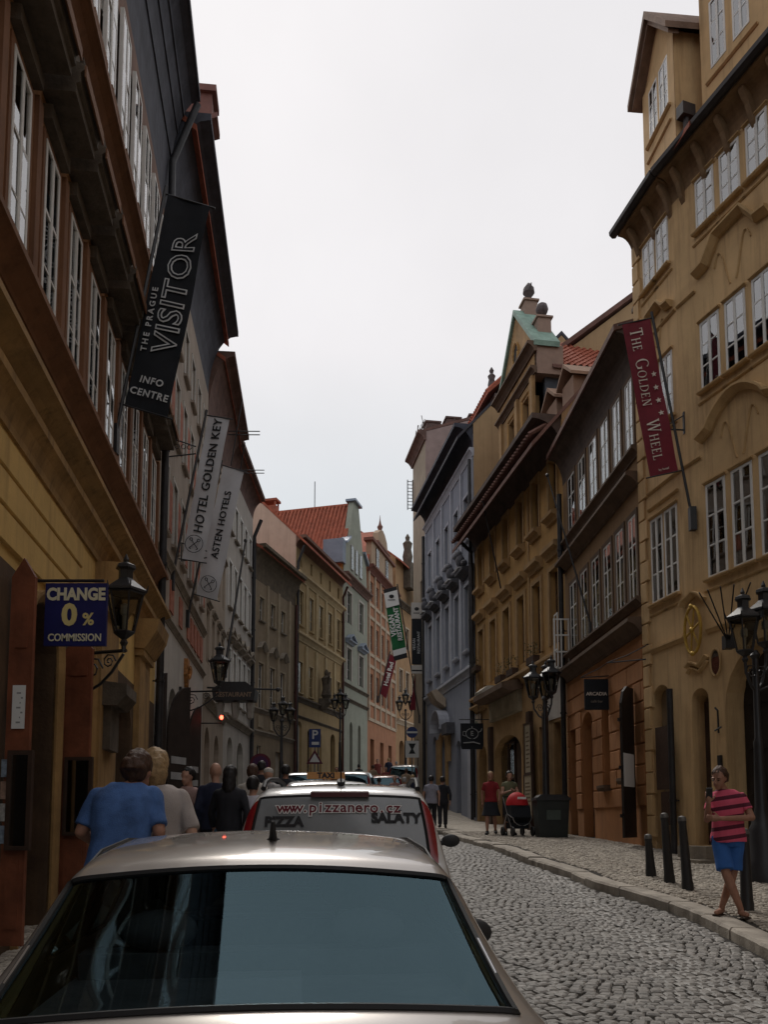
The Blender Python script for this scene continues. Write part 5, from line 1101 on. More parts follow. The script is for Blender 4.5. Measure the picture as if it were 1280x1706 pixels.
TL, TR, BL, MO = (.45, 57, 13.6), (.9, 57, 13.2), (-.3, 57, 10.75), (-.4, 57, 10.3)
r, cl, X, Dn, mo = banner('red hotel banner leaning from the orange house', TL, TR, BL, MO, RED, 'L', .04, .04, False); drape(text('lettering', 'Hotel Red', .42, LETTERW, cl, frame(-Dn, -X, place(.5, .45, .07)), bold=.012))
# long black banner and red pennant on the house at the bend
r = thing('banner', 'long black and white banner box on the beige house', 'banner', (2.0, 43.2, 9.6), 0, 'banners on poles')
MB().box(-.5, .05, -.03, .03, .5, 3.0).build('cloth', BLACK, r)
for z0, z1 in ((3.02, 3.9), (0, .45)): MB().box(-.52, .06, -.035, .035, z0, z1).build('cloth_band', mat('off_white_cloth', (.45, .43, .4), .8, .1), r)
MB().box(-.5, .05, -.038, -.0355, .12, .2).build('stripe', BLACK, r); MB().ell((-.22, -.04, 3.55), .13, .01, .1, 10, 6).build('emblem', LETTERK, r); MB().box(-.4, -.05, -.045, -.036, 3.3, 3.34).build('emblem', LETTERK, r)
text('lettering', 'VEGAN', .2, LINE, r, frame((0, 0, 1), (-1, 0, 0), (-.36, -.034, 1.6))); text('lettering', 'RESTAURANT', .2, LINE, r, frame((0, 0, 1), (-1, 0, 0), (-.12, -.034, 1.7)))
b = MB(); b.prism([(-.05, 0), (.28, .0), (.42, 2.3), (.3, 2.3)], -.01, .01, axis='y'); o = b.build('pennant', RED, None, (1.5, 45.2, 7.9)); tag(o, 'dark red pennant hanging below the black and white banner', 'flag')
# ---- hanging signs
r = thing('hanging_sign', 'blue CHANGE 0% COMMISSION sign on the left', 'sign', (-3.55, 8., 4.0)); b = MB(); b.tube([(-.02, 0, .03), (.72, 0, .03)], .016, 6).box(-.05, .0, -.04, .04, -.1, .16); b.build('bracket_arm', IRON, r)
bd = MB().box(.14, .76, -.02, .02, -.64, .0).build('board', mat('deep_blue_sign', (.012, .014, .10), .5, .15, 3, .05), r); CY = mat('pale_yellow_lettering', (.62, .52, .22), .6, 0, bump=0)
F = lambda x, z: frame((1, 0, 0), (0, 0, 1), (x, -.022, z))
text('lettering', 'CHANGE', .17, mat('white_yellow_lettering', (.62, .58, .42), .6, 0, bump=0), bd, F(.45, -.12), bold=.007, sx=.84); text('lettering', '0', .30, CY, bd, F(.39, -.335), bold=.012); text('lettering', '%', .17, CY, bd, F(.58, -.375), bold=.004); text('lettering', 'COMMISSION', .105, mat('white_yellow_lettering', (.62, .58, .42)), bd, F(.45, -.56), bold=.002, sx=.84)
r = thing('hanging_sign', 'dark ARCADIA cafe sign over the terracotta ground floor', 'sign', (5.42, 19.2, 5.0)); b = MB(); b.tube([(0, 0, .1), (-.7, 0, .06)], .015, 6).tube([(0, 0, .45), (-.25, 0, .28), (-.66, 0, .08)], .012, 6); b.build('bracket_arm', IRON, r)
bd = MB().box(-.62, -.04, -.02, .02, -.72, .02).build('board', BLACK, r); text('lettering', 'ARCADIA', .115, mat('cream_lettering', (.62, .55, .48)), bd, frame((1, 0, 0), (0, 0, 1), (-.33, -.022, -.34)), bold=.002); text('lettering', 'café bar', .09, mat('dim_lettering', (.2, .17, .14), .6, 0, bump=0), bd, frame((1, 0, 0), (0, 0, 1), (-.33, -.022, -.52)))
r = thing('hanging_sign', 'black teapot sign with white E on the right', 'sign', (3.95, 31., 5.5)); b = MB(); b.tube([(.1, 0, .05), (-1.05, 0, .05)], .02, 6).tube([(-.3, 0, .05), (-.3, 0, .6), (.1, 0, .9)], .015, 6); b.build('bracket_arm', IRON, r)
bd = MB().prism([(-1.0, -.95), (-.12, -.95), (-.12, -.1), (-1.0, -.1)], -.03, .03, axis='y').prism([(-.95, -1.1), (-.17, -1.1), (-.12, -.95), (-1.0, -.95)], -.025, .025, axis='y').build('board', BLACK, r)
b = MB(); C = lambda x, z: (x, -.036, z); b.tube([C(-.56 + .24 * math.cos(a), -.5 + .2 * math.sin(a)) for a in [2 * math.pi * q / 16 for q in range(17)]], .014, 4, cap=False).tube([C(-.32, -.45), C(-.22, -.4), C(-.18, -.3)], .014, 4).tube([C(-.8, -.42), C(-.9, -.42), C(-.92, -.56), C(-.8, -.6)], .014, 4).tube([C(-.56, -.3), C(-.56, -.22)], .02, 4); b.tube([C(-.9, -.86), C(-.5, -.83), C(-.25, -.9)], .02, 4); b.build('teapot_outline', mat('grey_lettering', (.35, .35, .35), .6, 0, bump=0), bd); text('lettering', 'E', .26, mat('grey_lettering', (.35, .35, .35)), bd, frame((1, 0, 0), (0, 0, 1), (-.56, -.034, -.5)))
r = thing('hanging_sign', 'dark RESTAURANT lantern canopy on the left', 'sign', (-5.3, 24., 5.2)); b = MB(); b.tube([(0, 0, .42), (2.1, 0, .36)], .03, 6); b.ell((2.12, 0, .36), .07, .07, .07, 8, 6); b.build('bracket_arm', IRON, r)
b = MB(); b.prism([(.25, 0), (1.45, 0), (1.5, .32), (.2, .32)], -.3, .3, axis='y').prism([(.2, .32), (1.5, .32), (1.2, .55), (.5, .55)], -.3, .3, axis='y'); bd = b.build('canopy', IRON, r); text('lettering', 'RESTAURANT', .19, mat('dim_gold_lettering', (.22, .16, .11), .6, 0, bump=0), bd, frame((1, 0, 0), (0, 0, 1), (.85, -.304, .16)), bold=.004, sx=.9)
for x in (.4, .85, 1.3): MB().lathe([(.03, -.55), (.09, -.5), (.14, -.05), (.05, -.01)], 6, (x, 0, 0)).build('hanging_lamp', mat('frosted_lamp', (.3, .29, .26), .4, .2), r)
# lit red lamp on the restaurant wall
r = thing('signal_lamp', 'small lit red lamp under the RESTAURANT canopy', 'lamp', (-5.05, 22., 4.2)); MB().tube([(-.25, 0, .1), (.6, 0, .1), (.6, 0, .2)], .02, 6).build('arm', IRON, r); MB().ell((.6, 0, .26), .05, .05, .06, 10, 8).build('bulb', emit('red_glow', (1, .06, .03), 9), r)
# ---- traffic signs
def sign_post(label, x, y, h, parts):
    r = thing('traffic_sign', label, 'traffic sign', (x, y, zg(y))); MB().tube([(0, .03, 0), (0, .03, h)], .032, 8).build('post', mat('grey_post', (.12, .12, .12), .5, .1), r)
    for nm, mb, m in parts: mb.build(nm, m, r)
    return r
BL_ = mat('sign_blue', (.02, .035, .12), .5, .05); WS = mat('sign_white', (.5, .5, .48), .5, .05); RS = mat('sign_dark_red', (.09, .012, .025), .5, .1)
def disk(r_, z, y=-.02): return MB().prism([(r_ * math.cos(2 * math.pi * q / 24), z + r_ * math.sin(2 * math.pi * q / 24)) for q in range(24)], y, y + .012, axis='y')
y_ = 39.; s = sign_post('parking sign with warning triangle below on the left', -3.35, y_, 3.6, [('plate', MB().box(-.28, .28, -.01, .0, 2.85, 3.75), BL_), ('triangle', MB().prism([(-.4, 2.05), (.4, 2.05), (0, 2.75)], -.01, 0, axis='y'), RS), ('triangle_face', MB().prism([(-.25, 2.14), (.25, 2.14), (0, 2.57)], -.016, -.011, axis='y'), WS)])
text('lettering', 'P', .6, WS, s, frame((1, 0, 0), (0, 0, 1), (0, -.014, 3.45)), bold=.01); MB().box(-.15, .2, -.016, -.011, 2.98, 3.12).build('car_symbol', WS, s)
sign_post('round dark red traffic sign above the crowd on the left', -3.75, 24.5, 2.3, [('disk', disk(.32, 2.05, -.02), RS), ('face', disk(.24, 2.05, -.024), mat('sign_purple_blue', (.05, .015, .06), .5, .1))])
s = sign_post('white square sign under blue disk near the bend', 1.5, 43., 3.3, [('disk', disk(.3, 3.55, -.02), BL_), ('plate', MB().box(-.36, .36, -.02, -.005, 2.2, 3.1), WS)])
MB().prism([(-.2, 2.95), (.2, 2.95), (.05, 2.65), (.18, 2.4), (-.18, 2.4), (-.05, 2.65)], -.025, -.021, axis='y').build('symbol', LETTERK, s); MB().box(-.3, .3, -.034, -.03, 3.5, 3.6).build('bar', WS, s)
for i, (xa, xb, y, z) in enumerate(((-5.2, -4.15, 26., 14.6), (-5.8, -4.6, 30., 15.05))):
    r = thing('aerial', ('upper roof aerial rods against the sky on the left', 'lower roof aerial rods against the sky on the left')[i], 'aerial', (xa, y, z), 0, 'roof aerials')
    for dz in (0, -.12): MB().tube([(0, 0, dz), (xb - xa, .05, dz + .02)], .018, 5).build('rod', IRON, r)
    MB().tube([(.1, 0, -1.2), (.45, 0, 1.1)], .02, 5).build('mast', IRON, r)
r = thing('flag_holder', 'fan of bare rods beside the lanterns of the wheel house', 'flag holder', (6.05, 14.0, 4.75))
for ex, ey, ez in ((5.17, 13., 5.35), (5.31, 13., 5.4), (5.48, 12.9, 5.42), (5.66, 12.8, 5.43), (5.88, 12.7, 5.43)): MB().tube([(0, 0, 0), (ex - 6.05, ey - 14., ez - 4.75)], .012, 5).build('rod', IRON, r)
MB().box(-.08, .08, -.08, .08, -.12, .12).build('socket', IRON, r)
for i, (x, y, z, dx, dy) in enumerate(((5.85, 15.15, 9.2, -.55, -.05), (5.52, 16.7, 5.0, -.75, .4))):
    r = thing('iron_bracket', ('iron bracket arm below the banner on the wheel house', 'iron bracket arm at the corner over the terracotta wall')[i], 'bracket', (x, y, z), 0, 'iron sign brackets')
    MB().tube([(0, 0, .0), (dx, dy, 0)], .016, 6).tube([(0, 0, .3), (dx * .5, dy * .5, .12), (dx, dy, .0)], .012, 6).box(-.02, .02, -.03, .03, -.08, .36).build('arm', IRON, r)
# ---- bare flag poles and iron brackets
def flagpole(label, a, b_, r_=.03):
    r = thing('flagpole', label, 'flagpole', a, 0, 'bare flagpoles'); d = Vector(b_) - Vector(a)
    MB().tube([(0, 0, 0), tuple(d)], [r_, r_ * .6], 8).build('pole', IRON, r); MB().ell(tuple(d), .05, .05, .06, 8, 6).build('finial', IRON, r); MB().box(-.07, .07, -.07, .07, -.12, .16).build('socket', IRON, r); return r
flagpole('bare flagpole on the sandy orange house front', (4.35, 29., 9.75), (3.55, 28.2, 13.1)); flagpole('bare flagpole leaning past the open white casements', (5.38, 20.6, 6.6), (4.45, 21.3, 11.0))
flagpole('bare flagpole crossing the light grey house on the left', (-4.3, 21.5, 5.6), (-3.9, 22.2, 9.5), .04)
for i, (x, y, z) in enumerate(((-4.72, 16.9, 9.75), (-4.95, 19.2, 8.2))):
    r = thing('iron_bracket', ('scrolled iron bracket on the grey-beige house, upper one', 'scrolled iron bracket on the grey-beige house, lower one')[i], 'bracket', (x, y, z), 0, 'iron sign brackets'); b = MB()
    b.tube([(0, 0, .18), (.62, .1, .0)], .016, 5).tube([(0, 0, -.28), (.62, .1, -.16)], .016, 5).tube([(.02, 0, -.28), (.02, 0, .18)], .016, 5)
    for k in range(4): b.tube([(.1 + .13 * k + .05 * math.cos(q), .02 * k, -.03 + .05 * math.sin(q)) for q in [q_ * .7 for q_ in range(10)]], .009, 4)
    b.build('scrollwork', IRON, r)
# ---------------------------------------------------------------- cars
def paint(name, rgb, metal=.35, rough=.32):
    return mat(name, rgb, rough, .06, 6, .0, metal=metal, spec=.5, coat=1.)
CGLASS = glass('tinted_car_glass', (.66, .76, .78), 2.0, .006, .02, refl=(.42, .66, .76)); RUBB = mat('black_rubber', (.012, .012, .013), .5, .1, 6, 0); PLAST = mat('dark_grey_plastic', (.03, .03, .032), .6, .1, 6, .05)
TAILR = mat('red_tail_lens', (.22, .01, .015), .2, .15, 9, .0, spec=.6); SEAT = mat('dark_car_seat', (.11, .115, .12), .85, .2, 6, .1); CHROME = mat('chrome_rim', (.45, .45, .46), .3, .05, 5, 0, metal=.9)
def low(w, z=1., up=0): return [(.70 * w, .22 * z + up), (.82 * w, .34 * z + up), (.875 * w, .58 * z), (.868 * w, .80 * z), (.84 * w, .925 * z)]
SEDAN = [(0, low(.86), [(.68, .90), (.64, .908), (.6, .912), (.57, .914), (.3, .92), (0, .922)]), (.05, low(.92), [(.74, .945), (.68, .957), (.63, .962), (.6, .964), (.3, .974), (0, .977)]),
 (.25, low(.97), [(.785, .955), (.73, .975), (.68, .982), (.65, .985), (.34, 1.0), (0, 1.005)]), (.46, low(.99), [(.80, .96), (.755, .985), (.70, 1.0), (.67, 1.005), (.35, 1.02), (0, 1.026)]),
 (.52, low(1), [(.80, .962), (.755, 1.0), (.676, 1.022), (.664, 1.025), (.35, 1.042), (0, 1.05)]), (.535, low(1), [(.80, .963), (.75, 1.008), (.67, 1.03), (.658, 1.033), (.345, 1.051), (0, 1.059)]),
 (.85, low(1), [(.80, .965), (.715, 1.12), (.634, 1.178), (.622, 1.182), (.32, 1.205), (0, 1.215)]), (1.10, low(1), [(.80, .967), (.675, 1.265), (.592, 1.335), (.58, 1.339), (.29, 1.365), (0, 1.374)]),
 (1.118, low(1), [(.80, .967), (.67, 1.275), (.59, 1.345), (.578, 1.349), (.29, 1.376), (0, 1.385)]), (1.22, low(1), [(.80, .967), (.665, 1.29), (.59, 1.366), (.56, 1.373), (.29, 1.398), (0, 1.406)]),
 (1.36, low(1), [(.80, .967), (.66, 1.305), (.588, 1.383), (.558, 1.39), (.29, 1.412), (0, 1.42)]), (1.86, low(1), [(.80, .965), (.66, 1.325), (.595, 1.403), (.565, 1.411), (.3, 1.435), (0, 1.443)]),
 (1.94, low(1), [(.80, .964), (.66, 1.325), (.595, 1.403), (.565, 1.411), (.3, 1.435), (0, 1.443)]), (2.42, low(1), [(.80, .957), (.66, 1.315), (.595, 1.388), (.565, 1.394), (.3, 1.418), (0, 1.425)]),
 (2.5, low(1), [(.80, .955), (.66, 1.295), (.59, 1.362), (.56, 1.368), (.3, 1.392), (0, 1.4)]), (3.15, low(1), [(.79, .935), (.75, .99), (.70, 1.005), (.67, 1.01), (.35, 1.03), (0, 1.04)]),
 (3.25, low(1), [(.785, .925), (.74, .955), (.69, .965), (.66, .968), (.35, .988), (0, .993)]), (4.15, low(.95), [(.72, .82), (.68, .832), (.62, .84), (.58, .843), (.3, .857), (0, .862)]),
 (4.42, low(.88, .9), [(.64, .70), (.6, .71), (.55, .72), (.5, .72), (.28, .73), (0, .73)]), (4.52, low(.8, .8), [(.55, .58), (.5, .585), (.45, .59), (.4, .59), (.2, .6), (0, .6)])]
WAGON = [(0, low(.9), [(.74, .95), (.72, .97), (.66, .98), (.63, .985), (.32, .99), (0, .99)]), (.04, low(.95), [(.79, .985), (.74, 1.0), (.665, 1.01), (.64, 1.012), (.33, 1.02), (0, 1.02)]),
 (.07, low(.97), [(.80, .99), (.745, 1.02), (.665, 1.035), (.64, 1.037), (.33, 1.045), (0, 1.045)]), (.15, low(.99), [(.81, .99), (.735, 1.25), (.64, 1.27), (.615, 1.275), (.32, 1.29), (0, 1.295)]),
 (.26, low(1), [(.81, .99), (.70, 1.46), (.60, 1.495), (.575, 1.5), (.3, 1.515), (0, 1.52)]), (.29, low(1), [(.81, .99), (.695, 1.475), (.595, 1.52), (.57, 1.526), (.3, 1.54), (0, 1.545)]),
 (.34, low(1), [(.81, .99), (.69, 1.49), (.60, 1.56), (.57, 1.567), (.3, 1.585), (0, 1.59)]), (.5, low(1), [(.81, .99), (.69, 1.5), (.61, 1.59), (.58, 1.6), (.3, 1.62), (0, 1.625)]),
 (.62, low(1), [(.81, .985), (.69, 1.5), (.61, 1.595), (.58, 1.605), (.3, 1.627), (0, 1.632)]), (1.5, low(1), [(.81, .975), (.69, 1.49), (.61, 1.595), (.58, 1.605), (.3, 1.63), (0, 1.637)]),
 (1.58, low(1), [(.81, .975), (.69, 1.49), (.61, 1.595), (.58, 1.605), (.3, 1.63), (0, 1.637)]), (2.2, low(1), [(.81, .965), (.68, 1.44), (.605, 1.54), (.575, 1.548), (.3, 1.575), (0, 1.583)]),
 (2.3, low(1), [(.81, .962), (.675, 1.41), (.60, 1.5), (.57, 1.508), (.3, 1.535), (0, 1.543)]), (3.05, low(1), [(.795, .95), (.755, 1.0), (.70, 1.015), (.67, 1.02), (.35, 1.04), (0, 1.05)]),
 (3.12, low(1), [(.79, .945), (.745, .97), (.69, .98), (.66, .983), (.35, 1.0), (0, 1.005)]), (3.8, low(.95), [(.72, .82), (.68, .83), (.62, .84), (.58, .843), (.3, .857), (0, .862)]),
 (4.02, low(.86, .9), [(.62, .70), (.58, .71), (.53, .72), (.5, .72), (.28, .73), (0, .73)]), (4.1, low(.78, .8), [(.52, .58), (.48, .585), (.44, .59), (.4, .59), (.2, .6), (0, .6)])]
def make_car(name, label, cage, body, loc, rz, pitch, sz=1., sx=1., kind='sedan', lvl=2, group='cars in the queue'):
    root = thing(name, label, 'car', loc, 0, group); root.rotation_euler = (pitch, 0, rz)
    V, F, MI = [], [], []; n = 11
    for s, lo, up in cage:
        rows_ = lo + up
        V += [(x * sx, s, z * sz) for x, z in rows_] + [(-x * sx, s, z * sz) for x, z in rows_[:-1]]
    K = 2 * n - 1; idx = lambda i, r_, sd: i * K + (r_ if sd > 0 or r_ == n - 1 else n + r_)
    S_ = [c[0] for c in cage]
    rg = (.53, 1.105) if kind == 'sedan' else (.06, .275); rt = (.51, 1.105) if kind == 'sedan' else (.03, .30); ws = (2.49, 3.16) if kind == 'sedan' else (2.29, 3.06)
    sw = [(1.35, 1.87), (1.93, 2.43)] if kind == 'sedan' else [(.61, 1.51), (1.57, 2.21)]
    for i in range(len(cage) - 1):
        m = (S_[i] + S_[i + 1]) / 2
        for r_ in range(n - 1):
            mi = 0
            if r_ == 0: mi = 3
            if rg[0] < m < rg[1] and r_ >= 8: mi = 1
            elif rt[0] < m < rt[1] and r_ >= 7: mi = 1
            if ws[0] < m < ws[1] and r_ >= 8: mi = 5
            elif ws[0] < m < ws[1] and r_ == 7: mi = 5
            if r_ == 5 and any(a < m < c for a, c in sw): mi = 4
            if r_ == 5 and any(a - .1 < m < a for a, c in sw[1:]): mi = 2
            if kind != 'sedan' and r_ == 6 and .04 < m < .3: mi = 6
            if kind == 'sedan' and r_ in (2, 3) and m < .26: mi = 6
            for sd in (1, -1):
                q = (idx(i, r_, sd), idx(i, r_ + 1, sd), idx(i + 1, r_ + 1, sd), idx(i + 1, r_, sd)); F.append(q if sd < 0 else q[::-1]); MI.append(mi)
    for i, flip in ((0, True), (len(cage) - 1, False)):
        for r_ in range(n - 2):
            q = (idx(i, r_, 1), idx(i, r_ + 1, 1), idx(i, r_ + 1, -1), idx(i, r_, -1)); F.append(q if not flip else q[::-1]); MI.append(3 if r_ < 1 else 0)
        q = (idx(i, n - 2, 1), idx(i, n - 1, 1), idx(i, n - 2, -1)); F.append(q if not flip else q[::-1]); MI.append(0)
    me = bpy.data.meshes.new('cage'); me.from_pydata(V, [], F); me.polygons.foreach_set('material_index', MI)
    mats_ = [body, CGLASS, RUBB, PLAST, CGLASS, CGLASS, TAILR]
    for q in mats_: me.materials.append(q)
    o = bpy.data.objects.new('cage', me); md = o.modifiers.new('s', 'SUBSURF'); md.levels = lvl; md.render_levels = lvl
    ev = evaluate(o); bpy.data.objects.remove(o)
    bm = bmesh.new(); bm.from_mesh(ev); bmesh.ops.recalc_face_normals(bm, faces=bm.faces); bm.to_mesh(ev); bm.free()
    vs = [tuple(v.co) for v in ev.vertices]; groups = {}
    for p in ev.polygons:
        k = p.material_index; cxm = sum(vs[v][0] for v in p.vertices); ym = sum(vs[v][1] for v in p.vertices) / len(p.vertices)
        key = (k, 0) if k not in (4, 6) else (k, (1 if cxm > 0 else -1, int(ym > (sw[0][1] + .03)) if k == 4 else 0))
        groups.setdefault(key, []).append(tuple(p.vertices))
    names = {0: 'body', 1: 'rear_window', 2: 'window_trim', 3: 'bumper_skirt', 4: 'side_window', 5: 'windscreen', 6: 'tail_light'}; out = {}
    for key, fs in groups.items():
        used = sorted({v for f in fs for v in f}); mp = {v: i for i, v in enumerate(used)}; b = MB(); b.v = [vs[v] for v in used]; b.f = [tuple(mp[v] for v in f) for f in fs]; b.m = [0] * len(fs)
        m2 = b.mesh(names[key[0]], mats_[key[0]]); m2.polygons.foreach_set('use_smooth', [True] * len(fs)); ob = put(names[key[0]], m2, root); out.setdefault(key[0], ob)
        if key[0] in (1, 4, 5):                          # rubber seal round each glass
            ct = {}
            for f in b.f:
                for a, c in zip(f, f[1:] + f[:1]): ct[frozenset((a, c))] = ct.get(frozenset((a, c)), 0) + 1
            nb = {}
            for e, k in ct.items():
                if k == 1:
                    a, c = tuple(e); nb.setdefault(a, []).append(c); nb.setdefault(c, []).append(a)
            if nb:
                st_ = next(iter(nb)); ch = [st_]; pv = None; cu = st_
                while True:
                    nx = [q for q in nb[cu] if q != pv]
                    if not nx or nx[0] == st_ or len(ch) > 5000: break
                    pv, cu = cu, nx[0]; ch.append(cu)
                MB().tube([b.v[q] for q in ch + ch[:1]], .013 if key[0] != 4 else .01, 6, cap=False).build('window_seal', RUBB, ob, smooth=True)
    L = S_[-1]
    for y in ((.78, L - .86) if kind == 'sedan' else (.62, L - .78)):
        for sd in (-1, 1):
            w = MB(); prof = [(.2, -.1), (.29, -.1), (.315, -.07), (.315, .07), (.29, .1), (.2, .1)]; w.lathe(prof, 24); me2 = w.mesh('tyre', RUBB)
            wh = put('wheel', MB().lathe([(.05, -.02), (.19, .02), (.2, .09), (.18, .095), (.15, .06), (.05, .05)], 20).mesh('wheel', CHROME), root, (sd * .775 * sx, y, .315), (0, R(90) * sd, 0)); put('tyre', me2, wh)
    mm = .94 if kind == 'sedan' else 1.0
    for sd in (-1, 1):
        b = MB(); yy = 2.3 if kind == 'sedan' else 2.25; b.ell((sd * (mm + .03) * sx, yy, (.96 if kind == 'sedan' else 1.02) * sz), .1, .045, .07, 12, 8); b.tube([(sd * .8 * sx, yy + .03, .97 * sz), (sd * (mm - .03) * sx, yy, 1.0 * sz)], .03, 6); b.build('wing_mirror', PLAST, root, smooth=True)
    # cabin
    fl = MB(); fl.box(-.62 * sx, .62 * sx, .35 if kind != 'sedan' else .6, L - 1.35, .35, .5); fl.build('cabin_floor', SEAT, root)
    if kind == 'sedan': MB().prism([(.56, 1.0 * sz), (1.25, 1.0 * sz), (1.25, .9), (.56, .9)], -.62, .62).build('parcel_shelf', SEAT, root)
    rs = 1.25 if kind == 'sedan' else .75; fs_ = 2.05 if kind == 'sedan' else 1.75; hh = 1.08 * sz if kind == 'sedan' else 1.12 * sz
    b = MB(); b.prism([(rs, .5), (rs + .14, .5), (rs + .02, hh), (rs - .12, hh)], -.6, .6); b.build('rear_seat', SEAT, root)
    for x in (-.35, .35):
        b = MB(); b.prism([(fs_, .5), (fs_ + .14, .5), (fs_ + .02, hh), (fs_ - .12, hh)], x - .24, x + .24); b.ell((x, fs_ - .08, hh + .13), .14, .06, .1, 12, 8); b.tube([(x - .06, fs_ - .07, hh - .02), (x - .06, fs_ - .08, hh + .08)], .008, 5).tube([(x + .06, fs_ - .07, hh - .02), (x + .06, fs_ - .08, hh + .08)], .008, 5); b.build('front_seat', SEAT, root, smooth=True)
        MB().ell((x, rs - .08, hh + .07), .13, .06, .07, 12, 8).build('rear_headrest', SEAT, root, smooth=True)
    MB().prism([(2.75 if kind == 'sedan' else 2.45, .5), (3.1 if kind == 'sedan' else 2.9, .5), (3.1 if kind == 'sedan' else 2.9, .93), (2.75 if kind == 'sedan' else 2.45, .98 * sz)], -.64, .64).build('dashboard', SEAT, root)
    return root, out
SILVER = paint('warm_silver_paint', (.43, .40, .375), .55, .3)
car, pt = make_car('parked_car', 'large silver sedan in the foreground seen from behind', SEDAN, SILVER, (-.275, 1.645, rz_(1.65) + .03), R(6.5), R(1.), 1.06, 1.0)
b = MB(); b.tube([(.02, 1.42, 1.49), (.02, 1.34, 1.575)], [.018, .007], 8).ell((.02, 1.44, 1.495), .03, .05, .02, 10, 6); b.build('roof_antenna', RUBB, car, smooth=True)
for sd in (-1, 1):
    b = MB(); b.tube([(sd * x, y, z * 1.06 + .001) for x, y, z in ((.585, 1.2, 1.35), (.583, 1.36, 1.385), (.588, 1.86, 1.405), (.588, 2.4, 1.385))], .007, 6); b.build('roof_strip', RUBB, car)
    b = MB(); b.tube([(sd * x, y, z * 1.06 + .004) for x, y, z in ((.69, .515, 1.015), (.68, .56, 1.038), (.645, .85, 1.178), (.602, 1.12, 1.318))], .006, 6); b.build('window_chrome', CHROME, car)
b = MB().prism([(.62, 1.085), (.8, 1.085), (.78, 1.15), (.68, 1.15)], -.12, .12); b.build('shelf_brake_light', mat('grey_plastic_light', (.16, .17, .18), .5, .1), car)
b = MB(); b.box(-.3, .3, -.035, -.01, .62, .78); b.build('number_plate', LETTERW, car)
WHITEP = paint('white_car_paint', (.62, .62, .61), 0., .3)
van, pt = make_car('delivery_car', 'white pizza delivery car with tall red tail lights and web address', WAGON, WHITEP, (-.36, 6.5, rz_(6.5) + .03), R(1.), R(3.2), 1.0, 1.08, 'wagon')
WT = mat('dark_red_print', (.12, .01, .02), .6, 0, bump=0)
from mathutils.bvhtree import BVHTree
gls = pt[1]; gls.data.materials[0] = mat('painted_sky_reflection', (.21, .225, .235), .12, .1, 3, 0, spec=.6); BV = BVHTree.FromPolygons([tuple(v.co) for v in gls.data.vertices], [tuple(p.vertices) for p in gls.data.polygons])  # opaque pale grey paints the sky's reflection into the rear glass colour
def on_glass(x, z, yaw=0):
    h, nn, _, _ = BV.ray_cast(Vector((x, -2, z)), Vector((0, 1, 0)))
    if h is None: h, nn = Vector((x, .2, z)), Vector((0, -.9, .4))
    if nn.y > 0: nn = -nn
    return frame(Vector((1, 0, 0)) - nn * nn.x, Vector((0, 0, 1)) - nn * nn.z, h + nn * .01)
for k, ch in enumerate('www.pizzanero.cz'):
    x = -.46 + .92 * k / 15; mm_ = on_glass(x * 1.02, 1.432 + .012 * math.cos(x * 2.2)); text('lettering', ch, .13, LETTERW, gls, mm_, bold=.009, ext=.001); text('lettering', ch, .13, WT, gls, mm_ @ Matrix.Translation((0, 0, .004)), bold=.002, ext=.001)
for s_, x0, z0 in (('PIZZA', -.47, 1.33), ('SALÁTY', .44, 1.36)):
    text('lettering', s_, .115, LETTERK, gls, on_glass(x0 + .02, z0, x0 * .12), bold=.006, ext=.001)
b = MB(); b.prism([(.235, 1.535), (.30, 1.55), (.30, 1.585), (.245, 1.575)], -.24, .24); b.build('high_brake_light', mat('dark_red_lens', (.07, .012, .014), .3, .1), van)
b = MB(); b.tube([(.0, .52, 1.635), (.0, .5, 1.67)], .035, 8).tube([(.0, .5, 1.66), (.0, .42, 2.0)], [.008, .004], 6); b.build('roof_antenna', RUBB, van)
for sd in (-1, 1):
    b = MB(); b.tube([(sd * .65, .42, 1.6), (sd * .65, .55, 1.65), (sd * .66, .9, 1.672), (sd * .66, 1.6, 1.67), (sd * .65, 2.05, 1.62), (sd * .65, 2.12, 1.585)], .022, 8); b.build('roof_rail', RUBB, van, smooth=True)
taxi, pt = make_car('taxi', 'white taxi ahead of the pizza car with orange roof sign', WAGON, WHITEP, (-.85, 12.4, rz_(12.4) + .03), R(6), R(3.2), .97, 1., 'wagon')
b = MB().prism([(1.3, 1.6), (1.52, 1.6), (1.48, 1.72), (1.34, 1.72)], -.32, .32); ts = b.build('roof_sign', mat('orange_sign', (.42, .2, .06), .5, .1), taxi); text('lettering', 'TAXI', .13, LETTERK, ts, frame((1, 0, 0), (0, .3, .95), (0, 1.318, 1.66)), bold=.006)
make_car('parked_car', 'silver people carrier with dark rear window up the street', WAGON, paint('grey_car_paint', (.4, .4, .41)), (-2.7, 27., rz_(27) + .02), R(2), R(4), 1.2, 1.06, 'wagon', 1)
make_car('parked_car', 'white van with pale green rear glass up the street', WAGON, WHITEP, (-1.3, 31., rz_(31) + .02), R(-4), R(5), 1.25, 1.06, 'wagon', 1)
make_car('parked_car', 'white car at the right near the bend of the street', WAGON, WHITEP, (1.05, 44.5, rz_(44.5) + .02), R(-12), R(6), 1.1, 1.1, 'wagon', 1)
make_car('parked_car', 'dark red car beside the white one near the bend', WAGON, paint('dark_red_paint', (.16, .03, .03), .2), (.1, 37.5, rz_(37.5) + .02), R(2), R(6), 1.0, 1., 'wagon', 1)
